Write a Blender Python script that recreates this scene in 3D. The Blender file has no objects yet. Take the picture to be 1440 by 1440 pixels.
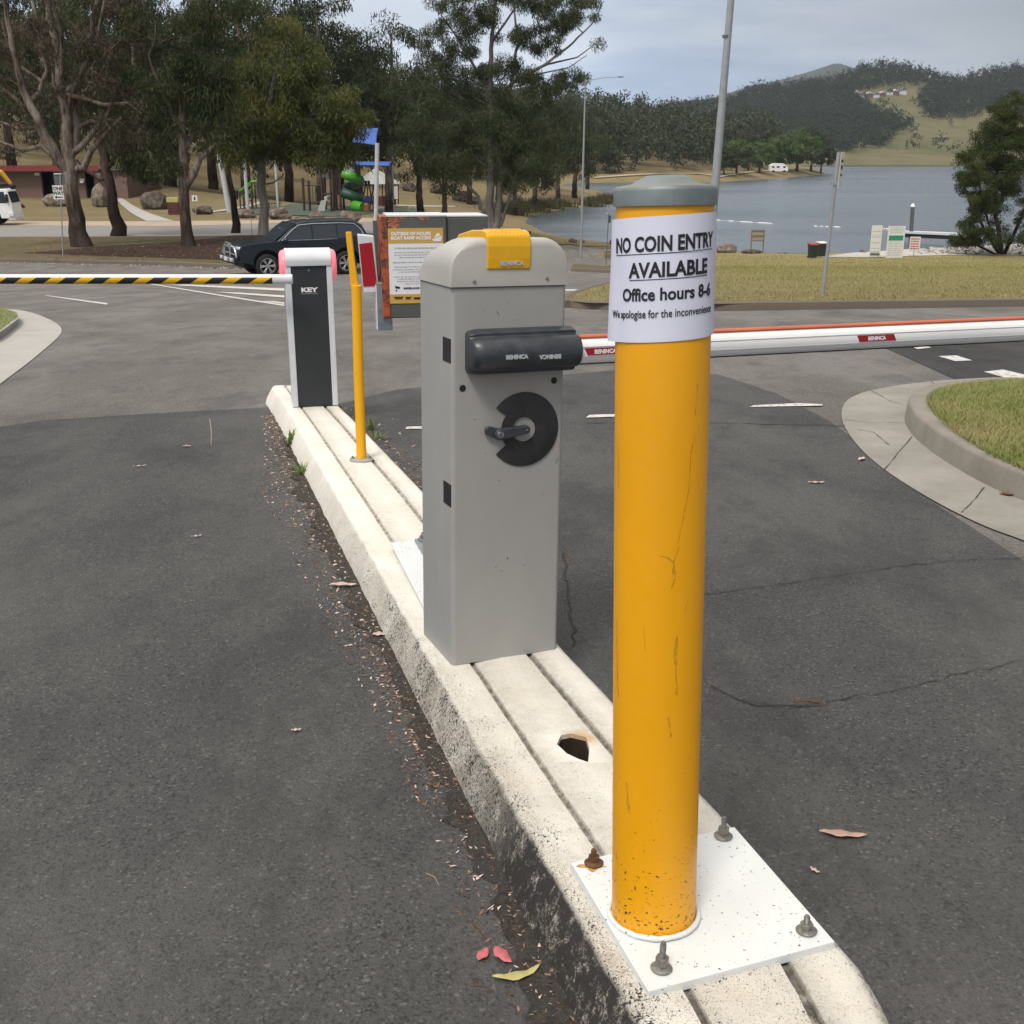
import bpy, bmesh, math, random
import numpy as np
from mathutils import Vector, Matrix, noise as mnoise
from math import radians as R, sin, cos, pi, sqrt
sc = bpy.context.scene
col = sc.collection
random.seed(7); RS = np.random.RandomState(7)
# ------------------------------------------------------------------ camera model
F = 1600.0; PITCH = R(17.61); SP, CP = sin(PITCH), cos(PITCH); CZ = 1.58
CAM = Vector((0, 0, CZ))
cam = bpy.data.cameras.new('camera'); co = bpy.data.objects.new('camera', cam); col.objects.link(co)
cam.sensor_width = 36; cam.lens = F / 1440 * 36; cam.clip_start = 0.05; cam.clip_end = 12000
co.location = CAM; co.rotation_euler = (pi / 2 - PITCH, 0, 0); sc.camera = co
def ray(u, v):
    a = (u - 720) / F; b = (v - 720) / F
    return Vector((a, CP - b * SP, -(SP + b * CP)))
def at(u, v, Y):
    d = ray(u, v); return CAM + d * (Y / d.y)
def onz(u, v, z):
    d = ray(u, v); return CAM + d * ((z - CZ) / d.z)
# ------------------------------------------------------------------ terrain
LK = CZ - 9.5
def lk(u, v):
    p = onz(u, v, LK); return (p.x, p.y)
WPX = [(2600, 350), (1700, 347), (1440, 346), (1340, 352), (1200, 358), (1130, 360), (1010, 357), (960, 353), (900, 347), (860, 343),
       (800, 336), (765, 326), (738, 313), (748, 303), (800, 293), (845, 290), (862, 283), (864, 277), (845, 269), (800, 265.5),
       (780, 262), (800, 258.5), (836, 256.8), (900, 256.6), (960, 256.5), (1013, 255.8), (1080, 252), (1130, 248), (1158, 245), (1166, 242.5),
       (1150, 239), (1100, 235.5), (1040, 233), (1040, 231.5), (1150, 231.6), (1440, 232.6), (1800, 234), (2600, 238)]
WP = np.array([lk(u, v) for u, v in WPX])
def sdw(x, y):
    x = np.asarray(x, float); y = np.asarray(y, float)
    d2 = np.full(x.shape, 1e18); ins = np.zeros(x.shape, bool)
    n = len(WP)
    for i in range(n):
        ax, ay = WP[i]; bx, by = WP[(i + 1) % n]
        ex, ey = bx - ax, by - ay
        t = np.clip(((x - ax) * ex + (y - ay) * ey) / (ex * ex + ey * ey), 0, 1)
        d2 = np.minimum(d2, (x - ax - t * ex) ** 2 + (y - ay - t * ey) ** 2)
        c = ((ay > y) != (by > y)) & (x < ex * (y - ay) / (ey if ey else 1e-9) + ax)
        ins ^= c
    return np.where(ins, -1, 1) * np.sqrt(d2)
PR = [(-60, 1.2), (0, 1.55), (2, 1.58), (7, 1.69), (12, 1.97), (23, 2.85), (43, 4.4), (60, 5.9), (89, 8.6), (100, 8.95), (115, 8.8), (150, 7.5), (300, 6), (5000, 5)]
PL = [(-60, 1.2), (0, 1.55), (2, 1.58), (7, 1.69), (12, 1.97), (23, 2.85), (40, 4.15), (48, 4.5), (70, 4.6), (95, 4.7), (108, 4.2), (130, 2.0), (160, -2.0), (200, -6), (260, -12), (350, -18), (5000, -20)]
def smooth_interp(y, pts):
    xs = [p[0] for p in pts]; zs = [p[1] for p in pts]
    w = np.clip(np.abs(y) * 0.06, 0.4, 6)
    return (np.interp(y - w, xs, zs) + np.interp(y, xs, zs) * 2 + np.interp(y + w, xs, zs)) / 4
def G(x, y):
    x = np.asarray(x, float); y = np.asarray(y, float)
    r = smooth_interp(y, PR); l = smooth_interp(y, PL)
    w = np.clip((x + 12) / 20, 0, 1); w = w * w * (3 - 2 * w)
    z = CZ - (r * w + l * (1 - w))
    far = y > 80
    if np.any(far):
        sd = sdw(x, y)
        cap = LK + 0.03 + 0.14 * np.maximum(sd, 0)
        zf = np.minimum(z, np.maximum(cap, LK + 0.03))
        hill = LK + np.minimum(0.25 * np.maximum(sd, 0), 2.2) + 0.13 * np.clip(sd - 25, 0, 170)
        zf = np.where(y > 330, np.minimum(hill, CZ + 18), zf)
        zf = np.where(sd < 0, LK + np.maximum(sd * 0.3, -3), zf)
        z = np.where(far, zf, z)
    return z
def g(x, y): return float(G(np.array([x]), np.array([y]))[0])
def gnd(u, v, off=0.0):
    d = ray(u, v)
    t = np.geomspace(0.8, 3000, 1500)
    X = d.x * t; Y = d.y * t; Z = CZ + d.z * t
    h = Z - (G(X, Y) + off)
    i = int(np.argmax(h < 0))
    if i == 0: i = len(t) - 1
    k = h[i - 1] / (h[i - 1] - h[i] + 1e-12)
    tt = t[i - 1] + (t[i] - t[i - 1]) * k
    return Vector((d.x * tt, d.y * tt, CZ + d.z * tt))
# ------------------------------------------------------------------ objects
def tag(o, label=None, cat=None, group=None, kind=None):
    if label: o['label'] = label
    if cat: o['category'] = cat
    if group: o['group'] = group
    if kind: o['kind'] = kind
    return o
def thing(name, label, cat, loc=(0, 0, 0), rz=0, group=None, mat4=None, scale=None):
    o = bpy.data.objects.new(name, None); col.objects.link(o); o.empty_display_size = 0.2
    if mat4 is not None: o.matrix_basis = mat4
    else:
        o.location = loc; o.rotation_euler = (0, 0, rz)
        if scale: o.scale = (scale,) * 3
    return tag(o, label, cat, group)
def link(name, me, mat, parent=None, smooth=None, bevel=0, seg=2):
    o = bpy.data.objects.new(name, me); col.objects.link(o)
    if mat is not None:
        for m in (mat if isinstance(mat, (list, tuple)) else [mat]): me.materials.append(m)
    if parent is not None: o.parent = parent
    if smooth is not None:
        me.shade_smooth()
        if smooth < 180: me.set_sharp_from_angle(angle=R(smooth))
    if bevel:
        b = o.modifiers.new('bevel', 'BEVEL'); b.width = bevel; b.segments = seg; b.limit_method = 'ANGLE'; b.angle_limit = R(35)
        b.harden_normals = False
    return o
class MB:
    def __init__(s): s.v = []; s.f = []; s.m = []
    def add(s, vs, fs, mi=0):
        n = len(s.v); s.v += [tuple(v) for v in vs]; s.f += [tuple(i + n for i in f) for f in fs]; s.m += [mi] * len(fs); return s
    def box(s, x0, x1, y0, y1, z0, z1, mi=0, M=None):
        vs = [Vector((x, y, z)) for z in (z0, z1) for x, y in ((x0, y0), (x1, y0), (x1, y1), (x0, y1))]
        if M is not None: vs = [M @ v for v in vs]
        return s.add(vs, [(0, 3, 2, 1), (4, 5, 6, 7), (0, 1, 5, 4), (1, 2, 6, 5), (2, 3, 7, 6), (3, 0, 4, 7)], mi)
    def tube(s, pts, rad, n=12, cap=True, mi=0, ell=None):
        pts = [Vector(p) for p in pts]
        if not isinstance(rad, (list, tuple)): rad = [rad] * len(pts)
        N = len(s.v); up = None
        for i, p in enumerate(pts):
            t = (pts[min(i + 1, len(pts) - 1)] - pts[max(i - 1, 0)]).normalized()
            if up is None:
                up = Vector((0, 0, 1)) if abs(t.z) < .95 else Vector((0, 1, 0))
            a = t.cross(up)
            if a.length < 1e-4: a = t.orthogonal()
            a.normalize(); b = a.cross(t).normalized(); up = b
            for k in range(n):
                q = 2 * pi * k / n
                ea, eb = ell if ell else (1, 1)
                s.v.append(tuple(p + (a * cos(q) * ea + b * sin(q) * eb) * rad[i]))
        for i in range(len(pts) - 1):
            for k in range(n):
                k2 = (k + 1) % n
                s.f.append((N + i * n + k, N + i * n + k2, N + (i + 1) * n + k2, N + (i + 1) * n + k)); s.m.append(mi)
        if cap:
            s.f.append(tuple(N + k for k in range(n))[::-1]); s.m.append(mi)
            L = N + (len(pts) - 1) * n
            s.f.append(tuple(L + k for k in range(n))); s.m.append(mi)
        return s
    def lathe(s, prof, n=32, mi=0, M=None, a0=0, a1=2 * pi):
        N = len(s.v); full = abs(a1 - a0 - 2 * pi) < 1e-6; c = n if full else n + 1
        for r, z in prof:
            for k in range(c):
                q = a0 + (a1 - a0) * k / n; p = Vector((r * cos(q), r * sin(q), z))
                s.v.append(tuple(M @ p if M is not None else p))
        for i in range(len(prof) - 1):
            for k in range(n):
                k2 = (k + 1) % c
                s.f.append((N + i * c + k, N + i * c + k2, N + (i + 1) * c + k2, N + (i + 1) * c + k)); s.m.append(mi)
        return s
    def prism(s, poly, d0, d1, axis='y', mi=0, M=None):
        n = len(poly)
        def mk(a, b, d):
            v = {'y': Vector((a, d, b)), 'x': Vector((d, a, b)), 'z': Vector((a, b, d))}[axis]
            return M @ v if M is not None else v
        vs = [mk(a, b, d0) for a, b in poly] + [mk(a, b, d1) for a, b in poly]
        fs = [tuple(range(n)), tuple(range(n, 2 * n))[::-1]] + [(i, n + i, n + (i + 1) % n, (i + 1) % n) for i in range(n)]
        return s.add(vs, fs, mi)
    def ball(s, c, r, n=16, sq=(1, 1, 1), mi=0):
        c = Vector(c); prof = [(r * sin(pi * i / (n // 2)), -r * cos(pi * i / (n // 2))) for i in range(n // 2 + 1)]
        N = len(s.v); s.lathe(prof, n, mi)
        for i in range(N, len(s.v)):
            v = s.v[i]; s.v[i] = (v[0] * sq[0] + c.x, v[1] * sq[1] + c.y, v[2] * sq[2] + c.z)
        return s
    def mesh(s, name):
        me = bpy.data.meshes.new(name); me.from_pydata(s.v, [], s.f)
        if any(s.m): me.polygons.foreach_set('material_index', s.m)
        bm = bmesh.new(); bm.from_mesh(me); bmesh.ops.remove_doubles(bm, verts=bm.verts, dist=1e-6)
        bmesh.ops.recalc_face_normals(bm, faces=bm.faces); bm.to_mesh(me); bm.free(); return me
    def build(s, name, mat, parent=None, smooth=None, bevel=0, seg=2):
        return link(name, s.mesh(name), mat, parent, smooth, bevel, seg)
def npmesh(name, V, Q, mat=None, parent=None, smooth=False, matidx=None):
    V = np.asarray(V, np.float32); Q = np.asarray(Q, np.int32); k = Q.shape[1]
    me = bpy.data.meshes.new(name); me.vertices.add(len(V)); me.vertices.foreach_set('co', V.ravel())
    me.loops.add(Q.size); me.loops.foreach_set('vertex_index', Q.ravel())
    me.polygons.add(len(Q)); me.polygons.foreach_set('loop_start', np.arange(0, Q.size, k, dtype=np.int32))
    if matidx is not None: me.polygons.foreach_set('material_index', np.asarray(matidx, np.int32))
    me.update(calc_edges=True); me.validate()
    if smooth: me.shade_smooth()
    o = bpy.data.objects.new(name, me); col.objects.link(o)
    if mat is not None:
        for m in (mat if isinstance(mat, (list, tuple)) else [mat]): me.materials.append(m)
    if parent is not None: o.parent = parent
    return o
def copy_tree(o, parent=None):
    c = o.copy(); col.objects.link(c)
    if parent is not None: c.parent = parent
    for ch in list(o.children): copy_tree(ch, c)
    return c
def sheet(name, poly, mat, off=0.0, step=1.0, kind='structure', zfun=None, parent=None):
    """flat-laid polygon (world xy) cut by a grid and draped on the terrain"""
    bm = bmesh.new(); vs = [bm.verts.new((p[0], p[1], 0)) for p in poly]; bm.faces.new(vs)
    bmesh.ops.triangulate(bm, faces=bm.faces[:])
    xs = [p[0] for p in poly]; ys = [p[1] for p in poly]
    for ax, lo, hi in ((0, min(xs), max(xs)), (1, min(ys), max(ys))):
        k = math.ceil(lo / step) * step
        while k < hi:
            pc = (k, 0, 0) if ax == 0 else (0, k, 0); no = (1, 0, 0) if ax == 0 else (0, 1, 0)
            bmesh.ops.bisect_plane(bm, geom=bm.verts[:] + bm.edges[:] + bm.faces[:], plane_co=pc, plane_no=no, dist=1e-5)
            k += step * (1 if ax == 0 or k < 60 else 2)
    bm.verts.ensure_lookup_table()
    X = np.array([v.co.x for v in bm.verts]); Y = np.array([v.co.y for v in bm.verts]); Z = G(X, Y) + off
    for v, z in zip(bm.verts, Z): v.co.z = z
    bmesh.ops.recalc_face_normals(bm, faces=bm.faces)
    me = bpy.data.meshes.new(name); bm.to_mesh(me); bm.free()
    if len(me.polygons) and me.polygons[0].normal.z < 0: me.flip_normals()
    o = link(name, me, mat, parent)
    if kind: o['kind'] = kind
    return o
def onpl(T, u, v, yl):
    """point of the picture ray on the local plane y=yl of thing matrix T -> local (x,z)"""
    I = T.inverted(); c = I @ CAM; d = I.to_3x3() @ ray(u, v); t = (yl - c.y) / d.y; p = c + d * t; return p
def smo(P, it=3, closed=False):
    for _ in range(it):
        Q = [] if closed else [P[0]]
        for a, b in (zip(P, P[1:] + P[:1]) if closed else zip(P[:-1], P[1:])):
            Q += [tuple(x * .75 + y * .25 for x, y in zip(a, b)), tuple(x * .25 + y * .75 for x, y in zip(a, b))]
        P = Q if closed else Q + [P[-1]]
    return P
def text(body, size, parent, T, mat, name='lettering', bold=0.0, align='CENTER', depth=0.0006, wrap=None, shear=0, spacing=1.0):
    """T maps text plane (x right, y up, z out) to the parent's space; wrap(x,y)->Vector bends it"""
    cu = bpy.data.curves.new(name, 'FONT'); cu.body = body; cu.size = size; cu.align_x = align; cu.offset = bold; cu.extrude = depth
    cu.shear = shear; cu.space_character = spacing; cu.resolution_u = 3
    to = bpy.data.objects.new('tmp', cu); col.objects.link(to)
    bpy.context.view_layer.update()
    me = bpy.data.meshes.new_from_object(to.evaluated_get(bpy.context.evaluated_depsgraph_get()))
    bpy.data.objects.remove(to); bpy.data.curves.remove(cu)
    if wrap:
        bm = bmesh.new(); bm.from_mesh(me); bmesh.ops.subdivide_edges(bm, edges=[e for e in bm.edges if e.calc_length() > size * .1], cuts=2)
        for v in bm.verts: v.co = wrap(v.co.x, v.co.y, v.co.z)
        bm.to_mesh(me); bm.free()
    else: me.transform(T)
    me.name = name
    return link(name, me, mat, parent)
# ------------------------------------------------------------------ materials
def nd(nt, t, **kw):
    n = nt.nodes.new(t)
    for k, v in kw.items():
        if k in n.inputs: n.inputs[k].default_value = v
        else: setattr(n, k, v)
    return n
class Mt:
    def __init__(s, name, rough=.6, metal=0, spec=.5):
        s.m = bpy.data.materials.new(name); s.m.use_nodes = True; s.nt = s.m.node_tree
        s.b = s.nt.nodes['Principled BSDF']; s.b.inputs['Roughness'].default_value = rough; s.b.inputs['Metallic'].default_value = metal
        s.b.inputs['Specular IOR Level'].default_value = spec
        s.tc = s.nt.nodes.new('ShaderNodeTexCoord'); s.L = s.nt.links.new
    def noise(s, scale, detail=3, rough=.5, vec=None, stretch=None):
        n = nd(s.nt, 'ShaderNodeTexNoise', Scale=scale, Detail=detail, Roughness=rough)
        src = vec or s.tc.outputs['Object']
        if stretch:
            mp = s.nt.nodes.new('ShaderNodeMapping'); mp.inputs['Scale'].default_value = stretch; s.L(src, mp.inputs[0]); src = mp.outputs[0]
        s.L(src, n.inputs['Vector']); return n.outputs['Fac']
    def vor(s, scale, out='Distance', feature='F1', stretch=None):
        n = nd(s.nt, 'ShaderNodeTexVoronoi', Scale=scale); n.feature = feature
        src = s.tc.outputs['Object']
        if stretch:
            mp = s.nt.nodes.new('ShaderNodeMapping'); mp.inputs['Scale'].default_value = stretch; s.L(src, mp.inputs[0]); src = mp.outputs[0]
        s.L(src, n.inputs['Vector']); return n.outputs[out]
    def ramp(s, x, a, b, ya=0.0, yb=1.0):
        n = nd(s.nt, 'ShaderNodeMapRange'); n.clamp = True
        for k, v in (('From Min', a), ('From Max', b), ('To Min', ya), ('To Max', yb)): n.inputs[k].default_value = v
        s.L(x, n.inputs['Value']); return n.outputs[0]
    def math(s, op, a, b=None, c=None):
        n = nd(s.nt, 'ShaderNodeMath'); n.operation = op
        for i, x in enumerate((a, b, c)):
            if x is None: continue
            if isinstance(x, (int, float)): n.inputs[i].default_value = x
            else: s.L(x, n.inputs[i])
        return n.outputs[0]
    def mix(s, f, a, b):
        n = nd(s.nt, 'ShaderNodeMix'); n.data_type = 'RGBA'
        for i, x in ((0, f), (6, a), (7, b)):
            if isinstance(x, (int, float)): n.inputs[i].default_value = x
            elif isinstance(x, tuple): n.inputs[i].default_value = (x + (1,))[:4]
            else: s.L(x, n.inputs[i])
        return n.outputs[2]
    def sep(s, src=None):
        n = nd(s.nt, 'ShaderNodeSeparateXYZ'); s.L(src or s.tc.outputs['Object'], n.inputs[0]); return n.outputs
    def attr(s, name):
        n = nd(s.nt, 'ShaderNodeAttribute'); n.attribute_name = name; return n.outputs['Fac']
    def rnd(s):
        n = nd(s.nt, 'ShaderNodeNewGeometry'); return n.outputs['Random Per Island']
    def col(s, c):
        if isinstance(c, tuple): s.b.inputs['Base Color'].default_value = (c + (1,))[:4]
        else: s.L(c, s.b.inputs['Base Color'])
        return s
    def rough(s, x): s.L(x, s.b.inputs['Roughness']); return s
    def bump(s, h, dist=.002, strength=1.0):
        n = nd(s.nt, 'ShaderNodeBump', Strength=strength, Distance=dist); s.L(h, n.inputs['Height']); s.L(n.outputs[0], s.b.inputs['Normal']); return s
def simple(name, c, rough=.5, metal=0, var=.12, scale=6, bump=0, bs=80, spec=.5):
    m = Mt(name, rough, metal, spec); n = m.noise(scale, 5, .6)
    a = tuple(x * (1 - var) for x in c); b = tuple(min(1, x * (1 + var)) for x in c)
    m.col(m.mix(m.ramp(n, .3, .7), a, b)); m.rough(m.ramp(n, .3, .7, max(0, rough - .07), min(1, rough + .07)))
    if bump: m.bump(m.noise(bs, 4, .6), bump)
    return m.m
def flat(name, c, rough=.5): return simple(name, c, rough, var=.03)
K = {}
# ------------------------------------------------------------------ surface materials
def asphalt(name, dark, light, tint=(1, .97, .94), scale=1.0, big=.35, crackw=.0):
    m = Mt(name, .9, 0, .15)
    f = m.noise(130 * scale, 6, .85); v = m.vor(140 * scale, 'Color'); vs = m.sep(v)
    c = m.mix(m.ramp(f, .40, .62), tuple(dark * t for t in tint), tuple(light * t for t in tint))
    c = m.mix(m.math('MULTIPLY', m.math('GREATER_THAN', vs[0], .955), .4), c, (light * 2.1, light * 2.05, light * 1.95))
    c = m.mix(m.math('MULTIPLY', m.math('LESS_THAN', vs[1], .15), .55), c, (dark * .4, dark * .4, dark * .4))
    b1 = m.noise(.8, 6, .65, stretch=(1.3, .55, 1)); c = m.mix(m.ramp(b1, .42, .6, 0, big), c, (light * 1.4, light * 1.35, light * 1.27)); b5 = m.noise(1.7, 5, .7, stretch=(1.2, .6, 1)); c = m.mix(m.ramp(b5, .5, .62, 0, .4), c, (dark * .7, dark * .7, dark * .7))
    b2 = m.noise(3.1, 6, .75, stretch=(1, .7, 1)); c = m.mix(m.ramp(b2, .5, .75, 0, .4), c, (dark * .62, dark * .62, dark * .62))
    b4 = m.noise(26, 5, .8); c = m.mix(m.ramp(b4, .55, .72, 0, .5), c, (dark * .55, dark * .55, dark * .55))
    b3 = m.noise(9, 4, .8); c = m.mix(m.ramp(b3, .66, .78, 0, .3), c, (light * 1.7, light * 1.6, light * 1.45))
    m.col(c); m.rough(m.ramp(b2, .3, .7, .9, .68))
    h = m.math('ADD', m.math('MULTIPLY', m.vor(130 * scale), -.6), m.noise(300 * scale, 3, .6)); m.bump(h, .006); return m.m
K['asph_old'] = asphalt('old_asphalt', .10, .215, (1.06, .97, .88))
K['asph'] = asphalt('asphalt', .062, .118, (1.0, .985, .97))
K['asph_dark'] = asphalt('fresh_asphalt', .038, .08, (1, 1, 1.02))
def grass(name, a, b, c3, s=1.0):
    m = Mt(name, .9, 0, .2)
    n = m.noise(.25 * s, 6, .65); n2 = m.noise(2.2 * s, 5, .7); n3 = m.noise(24 * s, 4, .8)
    c = m.mix(m.ramp(n, .38, .62), a, b); c = m.mix(m.ramp(n2, .45, .7, 0, .75), c, c3)
    c = m.mix(m.ramp(n3, .4, .75, 0, .5), c, tuple(x * .45 for x in a)); m.col(c)
    m.bump(m.math('ADD', n3, m.noise(90 * s, 3, .7)), .03); return m.m
K['grass'] = grass('dry_grass', (.21, .165, .08), (.27, .21, .115), (.13, .12, .05))
K['grass_verge'] = grass('verge_grass', (.29, .24, .10), (.37, .30, .15), (.19, .19, .065), 1.6)
K['grass_green'] = grass('green_grass', (.2, .21, .055), (.3, .27, .1), (.38, .29, .17), 3)
K['grass_shade'] = grass('shaded_park_grass', (.15, .125, .06), (.21, .165, .09), (.075, .06, .035), 1.0)  # dry grass darkened, the shade under the trees put into its colour
K['leaf_litter_ground'] = grass('litter_soil', (.055, .032, .022), (.085, .052, .034), (.03, .018, .013), 2)
def concrete(name, c, dirt=.35, s=1.0):
    m = Mt(name, .85, 0, .3); n = m.noise(1.5 * s, 6, .65); n2 = m.noise(40 * s, 4, .7); n3 = m.noise(300, 3, .7)
    x = m.mix(m.ramp(n, .35, .7, 0, dirt), c, tuple(k * .55 for k in c)); x = m.mix(m.ramp(n2, .5, .75, 0, .3), x, tuple(k * .5 for k in c))
    x = m.mix(m.ramp(n3, .6, .75, 0, .5), x, tuple(min(1, k * 1.4) for k in c)); m.col(x); m.bump(m.math('ADD', n2, n3), .002); return m.m
K['conc'] = concrete('concrete', (.34, .29, .22)); K['conc_near'] = concrete('weathered_kerb', (.27, .245, .205), .75, 1.6); K['conc_dark'] = concrete('dirty_kerb', (.15, .125, .1)); K['conc_light'] = concrete('pale_concrete', (.42, .4, .37)); K['apron'] = concrete('worn_apron', (.31, .29, .255), .75, 1.3); K['backroad'] = concrete('pale_asphalt', (.25, .235, .225), .3); K['conc_far'] = concrete('ramp_concrete', (.5, .47, .42))
K['dirt'] = concrete('pale_dirt', (.42, .33, .25), .4)
K['white_line'] = None
m = Mt('line_paint', .7); n = m.noise(30, 6, .8); m.col(m.mix(m.ramp(n, .5, .62), (.62, .6, .56), (.14, .13, .125))); K['line'] = m.m
# painted concrete of the island: cream paint, black lichen specks whose density is the wear attribute
m = Mt('painted_concrete', .75, 0, .35)
w = m.attr('wear')
base = m.mix(m.ramp(m.noise(4, 5, .6), .35, .68), (.74, .715, .65), (.68, .635, .55))
base = m.mix(m.ramp(m.noise(18, 5, .7), .5, .8, 0, .4), base, (.5, .45, .36))
gro = m.attr('groove'); base = m.mix(m.math('MULTIPLY', gro, m.ramp(m.noise(45, 5, .7), .25, .6)), base, (.17, .145, .11))
sn = m.noise(180, 5, .75, stretch=(1, .6, .6)); big = m.noise(9, 4, .7)
th = m.math('ADD', m.math('MULTIPLY', w, -.20), m.math('ADD', .835, m.math('MULTIPLY', m.ramp(m.noise(11, 6, .7), .3, .7), -.165)))
sp = m.math('GREATER_THAN', sn, th)
sn2 = m.noise(420, 3, .6); sp2 = m.math('GREATER_THAN', sn2, m.math('ADD', m.math('MULTIPLY', w, -.17), .735))
both = m.math('MAXIMUM', sp, sp2)
base = m.mix(m.math('MULTIPLY', m.ramp(w, .25, 1.0), m.ramp(m.noise(7, 6, .7), .3, .62, .1, .75)), base, (.26, .225, .17))
blk = m.math('MULTIPLY', m.ramp(m.attr('black'), .1, .7), m.ramp(m.noise(20, 8, .85), .36, .48, 0, 1))
base = m.mix(blk, base, (.035, .03, .027))
vd = nd(m.nt, 'ShaderNodeVectorMath'); vd.operation = 'DISTANCE'; m.L(m.tc.outputs['Object'], vd.inputs[0]); hq = onz(815, 1036, CZ - 1.47); vd.inputs[1].default_value = tuple(hq)
st_ = m.math('MULTIPLY', m.ramp(m.math('ADD', vd.outputs['Value'], m.math('MULTIPLY', m.noise(30, 4, .7), .05)), .05, .085, 1, 0), .75)
base = m.mix(st_, base, (.5, .3, .13))
m.col(m.mix(both, base, (.03, .025, .022)))
m.bump(m.math('ADD', m.math('MULTIPLY', both, -1.0), m.noise(70, 5, .7)), .003)
K['kerb_paint'] = m.m
def speckle_paint(name, c, amount, zfade=None, rough=.45, scuff=None):
    m = Mt(name, rough, 0, .5); z = m.sep()[2]
    x = m.mix(m.ramp(m.noise(3, 4, .6, stretch=(1, 1, .5)), .3, .7), tuple(k * .93 for k in c), tuple(min(1, k * 1.04) for k in c))
    if scuff:
        for seed, st, (t0, t1), sc_ in scuff:
            q = m.noise(seed, 6, .75, stretch=st); x = m.mix(m.math('MULTIPLY', m.ramp(q, t0, t1), .6), x, sc_)
    fade = m.ramp(z, *zfade) if zfade else None
    n = m.noise(170, 3, .6, stretch=(.7, .7, 1)); th = .735 if fade is None else m.math('ADD', .80, m.math('MULTIPLY', fade, -.14 * amount))
    if fade is None: th = .735 - .06 * amount
    k = m.math('GREATER_THAN', n, th); m.col(m.mix(k, x, (.035, .022, .015)))
    m.rough(m.ramp(m.noise(12, 5, .6), .3, .7, rough - .08, rough + .12))
    m.bump(m.math('ADD', m.math('MULTIPLY', k, .5), m.noise(35, 3, .5)), .0006); return m.m
K['yellow'] = speckle_paint('yellow_paint', (.82, .37, .002), 1.35, (.5, 0.0), .38,
    [(9, (1, 1, .35), (.66, .74), (.4, .22, .02)), (60, (1, 1, .12), (.70, .76), (.3, .2, .05))])
K['yellow2'] = speckle_paint('post_yellow', (.86, .42, .004), .4, None, .42)
K['plate_white'] = speckle_paint('plate_white_paint', (.66, .68, .67), 1.0, None, .5)
K['cab'] = speckle_paint('cabinet_powder_coat', (.325, .32, .305), .05, (.5, .0), .55)
K['cablid'] = simple('lid_plastic', (.40, .385, .355), .45, var=.06, scale=4, bump=.0003, bs=200)
K['galv'] = simple('galvanised', (.3, .33, .35), .42, .75, var=.2, scale=30, bump=.0004, bs=60)
K['capm'] = simple('cap_metal', (.17, .2, .2), .5, .3, var=.2, scale=14, bump=.0006, bs=40)
K['steel'] = simple('steel', (.4, .4, .4), .35, .9, var=.2, scale=60)
K['rust'] = simple('rusty_steel', (.12, .06, .03), .8, .3, var=.5, scale=80, bump=.0006, bs=150)
K['bolt'] = simple('weathered_bolt', (.22, .215, .19), .5, .6, var=.4, scale=120, bump=.0003, bs=300)
K['paper'] = simple('paper', (.66, .66, .77), .7, var=.03, scale=8)
K['ink'] = flat('ink', (.012, .012, .016), .6)
K['black'] = flat('black', (.008, .008, .009), .6)
K['darkpl'] = simple('dark_plastic', (.035, .04, .047), .38, var=.3, scale=25, bump=.0003, bs=150)
K['darkflat'] = simple('dark_metal_panel', (.022, .026, .028), .5, var=.15, scale=10)
K['disc'] = simple('worn_disc', (.022, .022, .024), .6, var=.35, scale=40, bump=.0003, bs=200)
K['beacon'] = simple('amber_plastic', (.78, .42, .01), .25, var=.08, scale=8); K['beacon'].node_tree.nodes['Principled BSDF'].inputs['Transmission Weight'].default_value = .12
K['grtext'] = flat('grey_print', (.42, .43, .44), .5); K['whtext'] = flat('white_print', (.75, .75, .76), .5)
K['white'] = simple('white_paint', (.82, .82, .81), .4, var=.05, scale=3); K['offw'] = simple('offwhite_metal', (.62, .63, .65), .4, var=.06)
K['orange'] = simple('orange_rubber', (.52, .13, .06), .6, var=.15); K['red'] = simple('red_sticker', (.32, .012, .02), .4, var=.1)
K['redref'] = simple('red_reflector', (.34, .004, .012), .35, var=.1)
m = Mt('grey_machine_paint', .55); n = m.noise(11, 7, .8); x = m.mix(m.ramp(m.noise(5, 4), .3, .7), (.075, .078, .07), (.1, .1, .092))
m.col(m.mix(m.math('GREATER_THAN', n, .665), x, (.42, .13, .06))); m.bump(n, .001); K['mach'] = m.m
m = Mt('orange_primer', .6); n = m.noise(24, 6, .75); m.col(m.mix(m.ramp(n, .44, .56), (.42, .085, .02), (.05, .03, .028))); K['primer'] = m.m
K['gold'] = flat('gold_print', (.55, .34, .07), .5); K['darkgrey'] = simple('dark_grey_metal', (.13, .135, .14), .5, .4)
K['pink'] = simple('pink_lens', (.85, .2, .25), .3, var=.15); K['pink'].node_tree.nodes['Principled BSDF'].inputs['Emission Color'].default_value = (1, .22, .3, 1); K['pink'].node_tree.nodes['Principled BSDF'].inputs['Emission Strength'].default_value = .35
m = Mt('striped_boom', .4); s_ = m.sep(); q = m.math('FRACT', m.math('DIVIDE', m.math('SUBTRACT', s_[0], m.math('MULTIPLY', s_[2], 1.6)), .178))
x = m.mix(m.math('GREATER_THAN', q, .47), (.78, .45, .01), (.02, .02, .02)); x = m.mix(m.math('GREATER_THAN', s_[2], .012), x, (.72, .73, .74)); m.col(x); K['stripes'] = m.m
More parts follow.
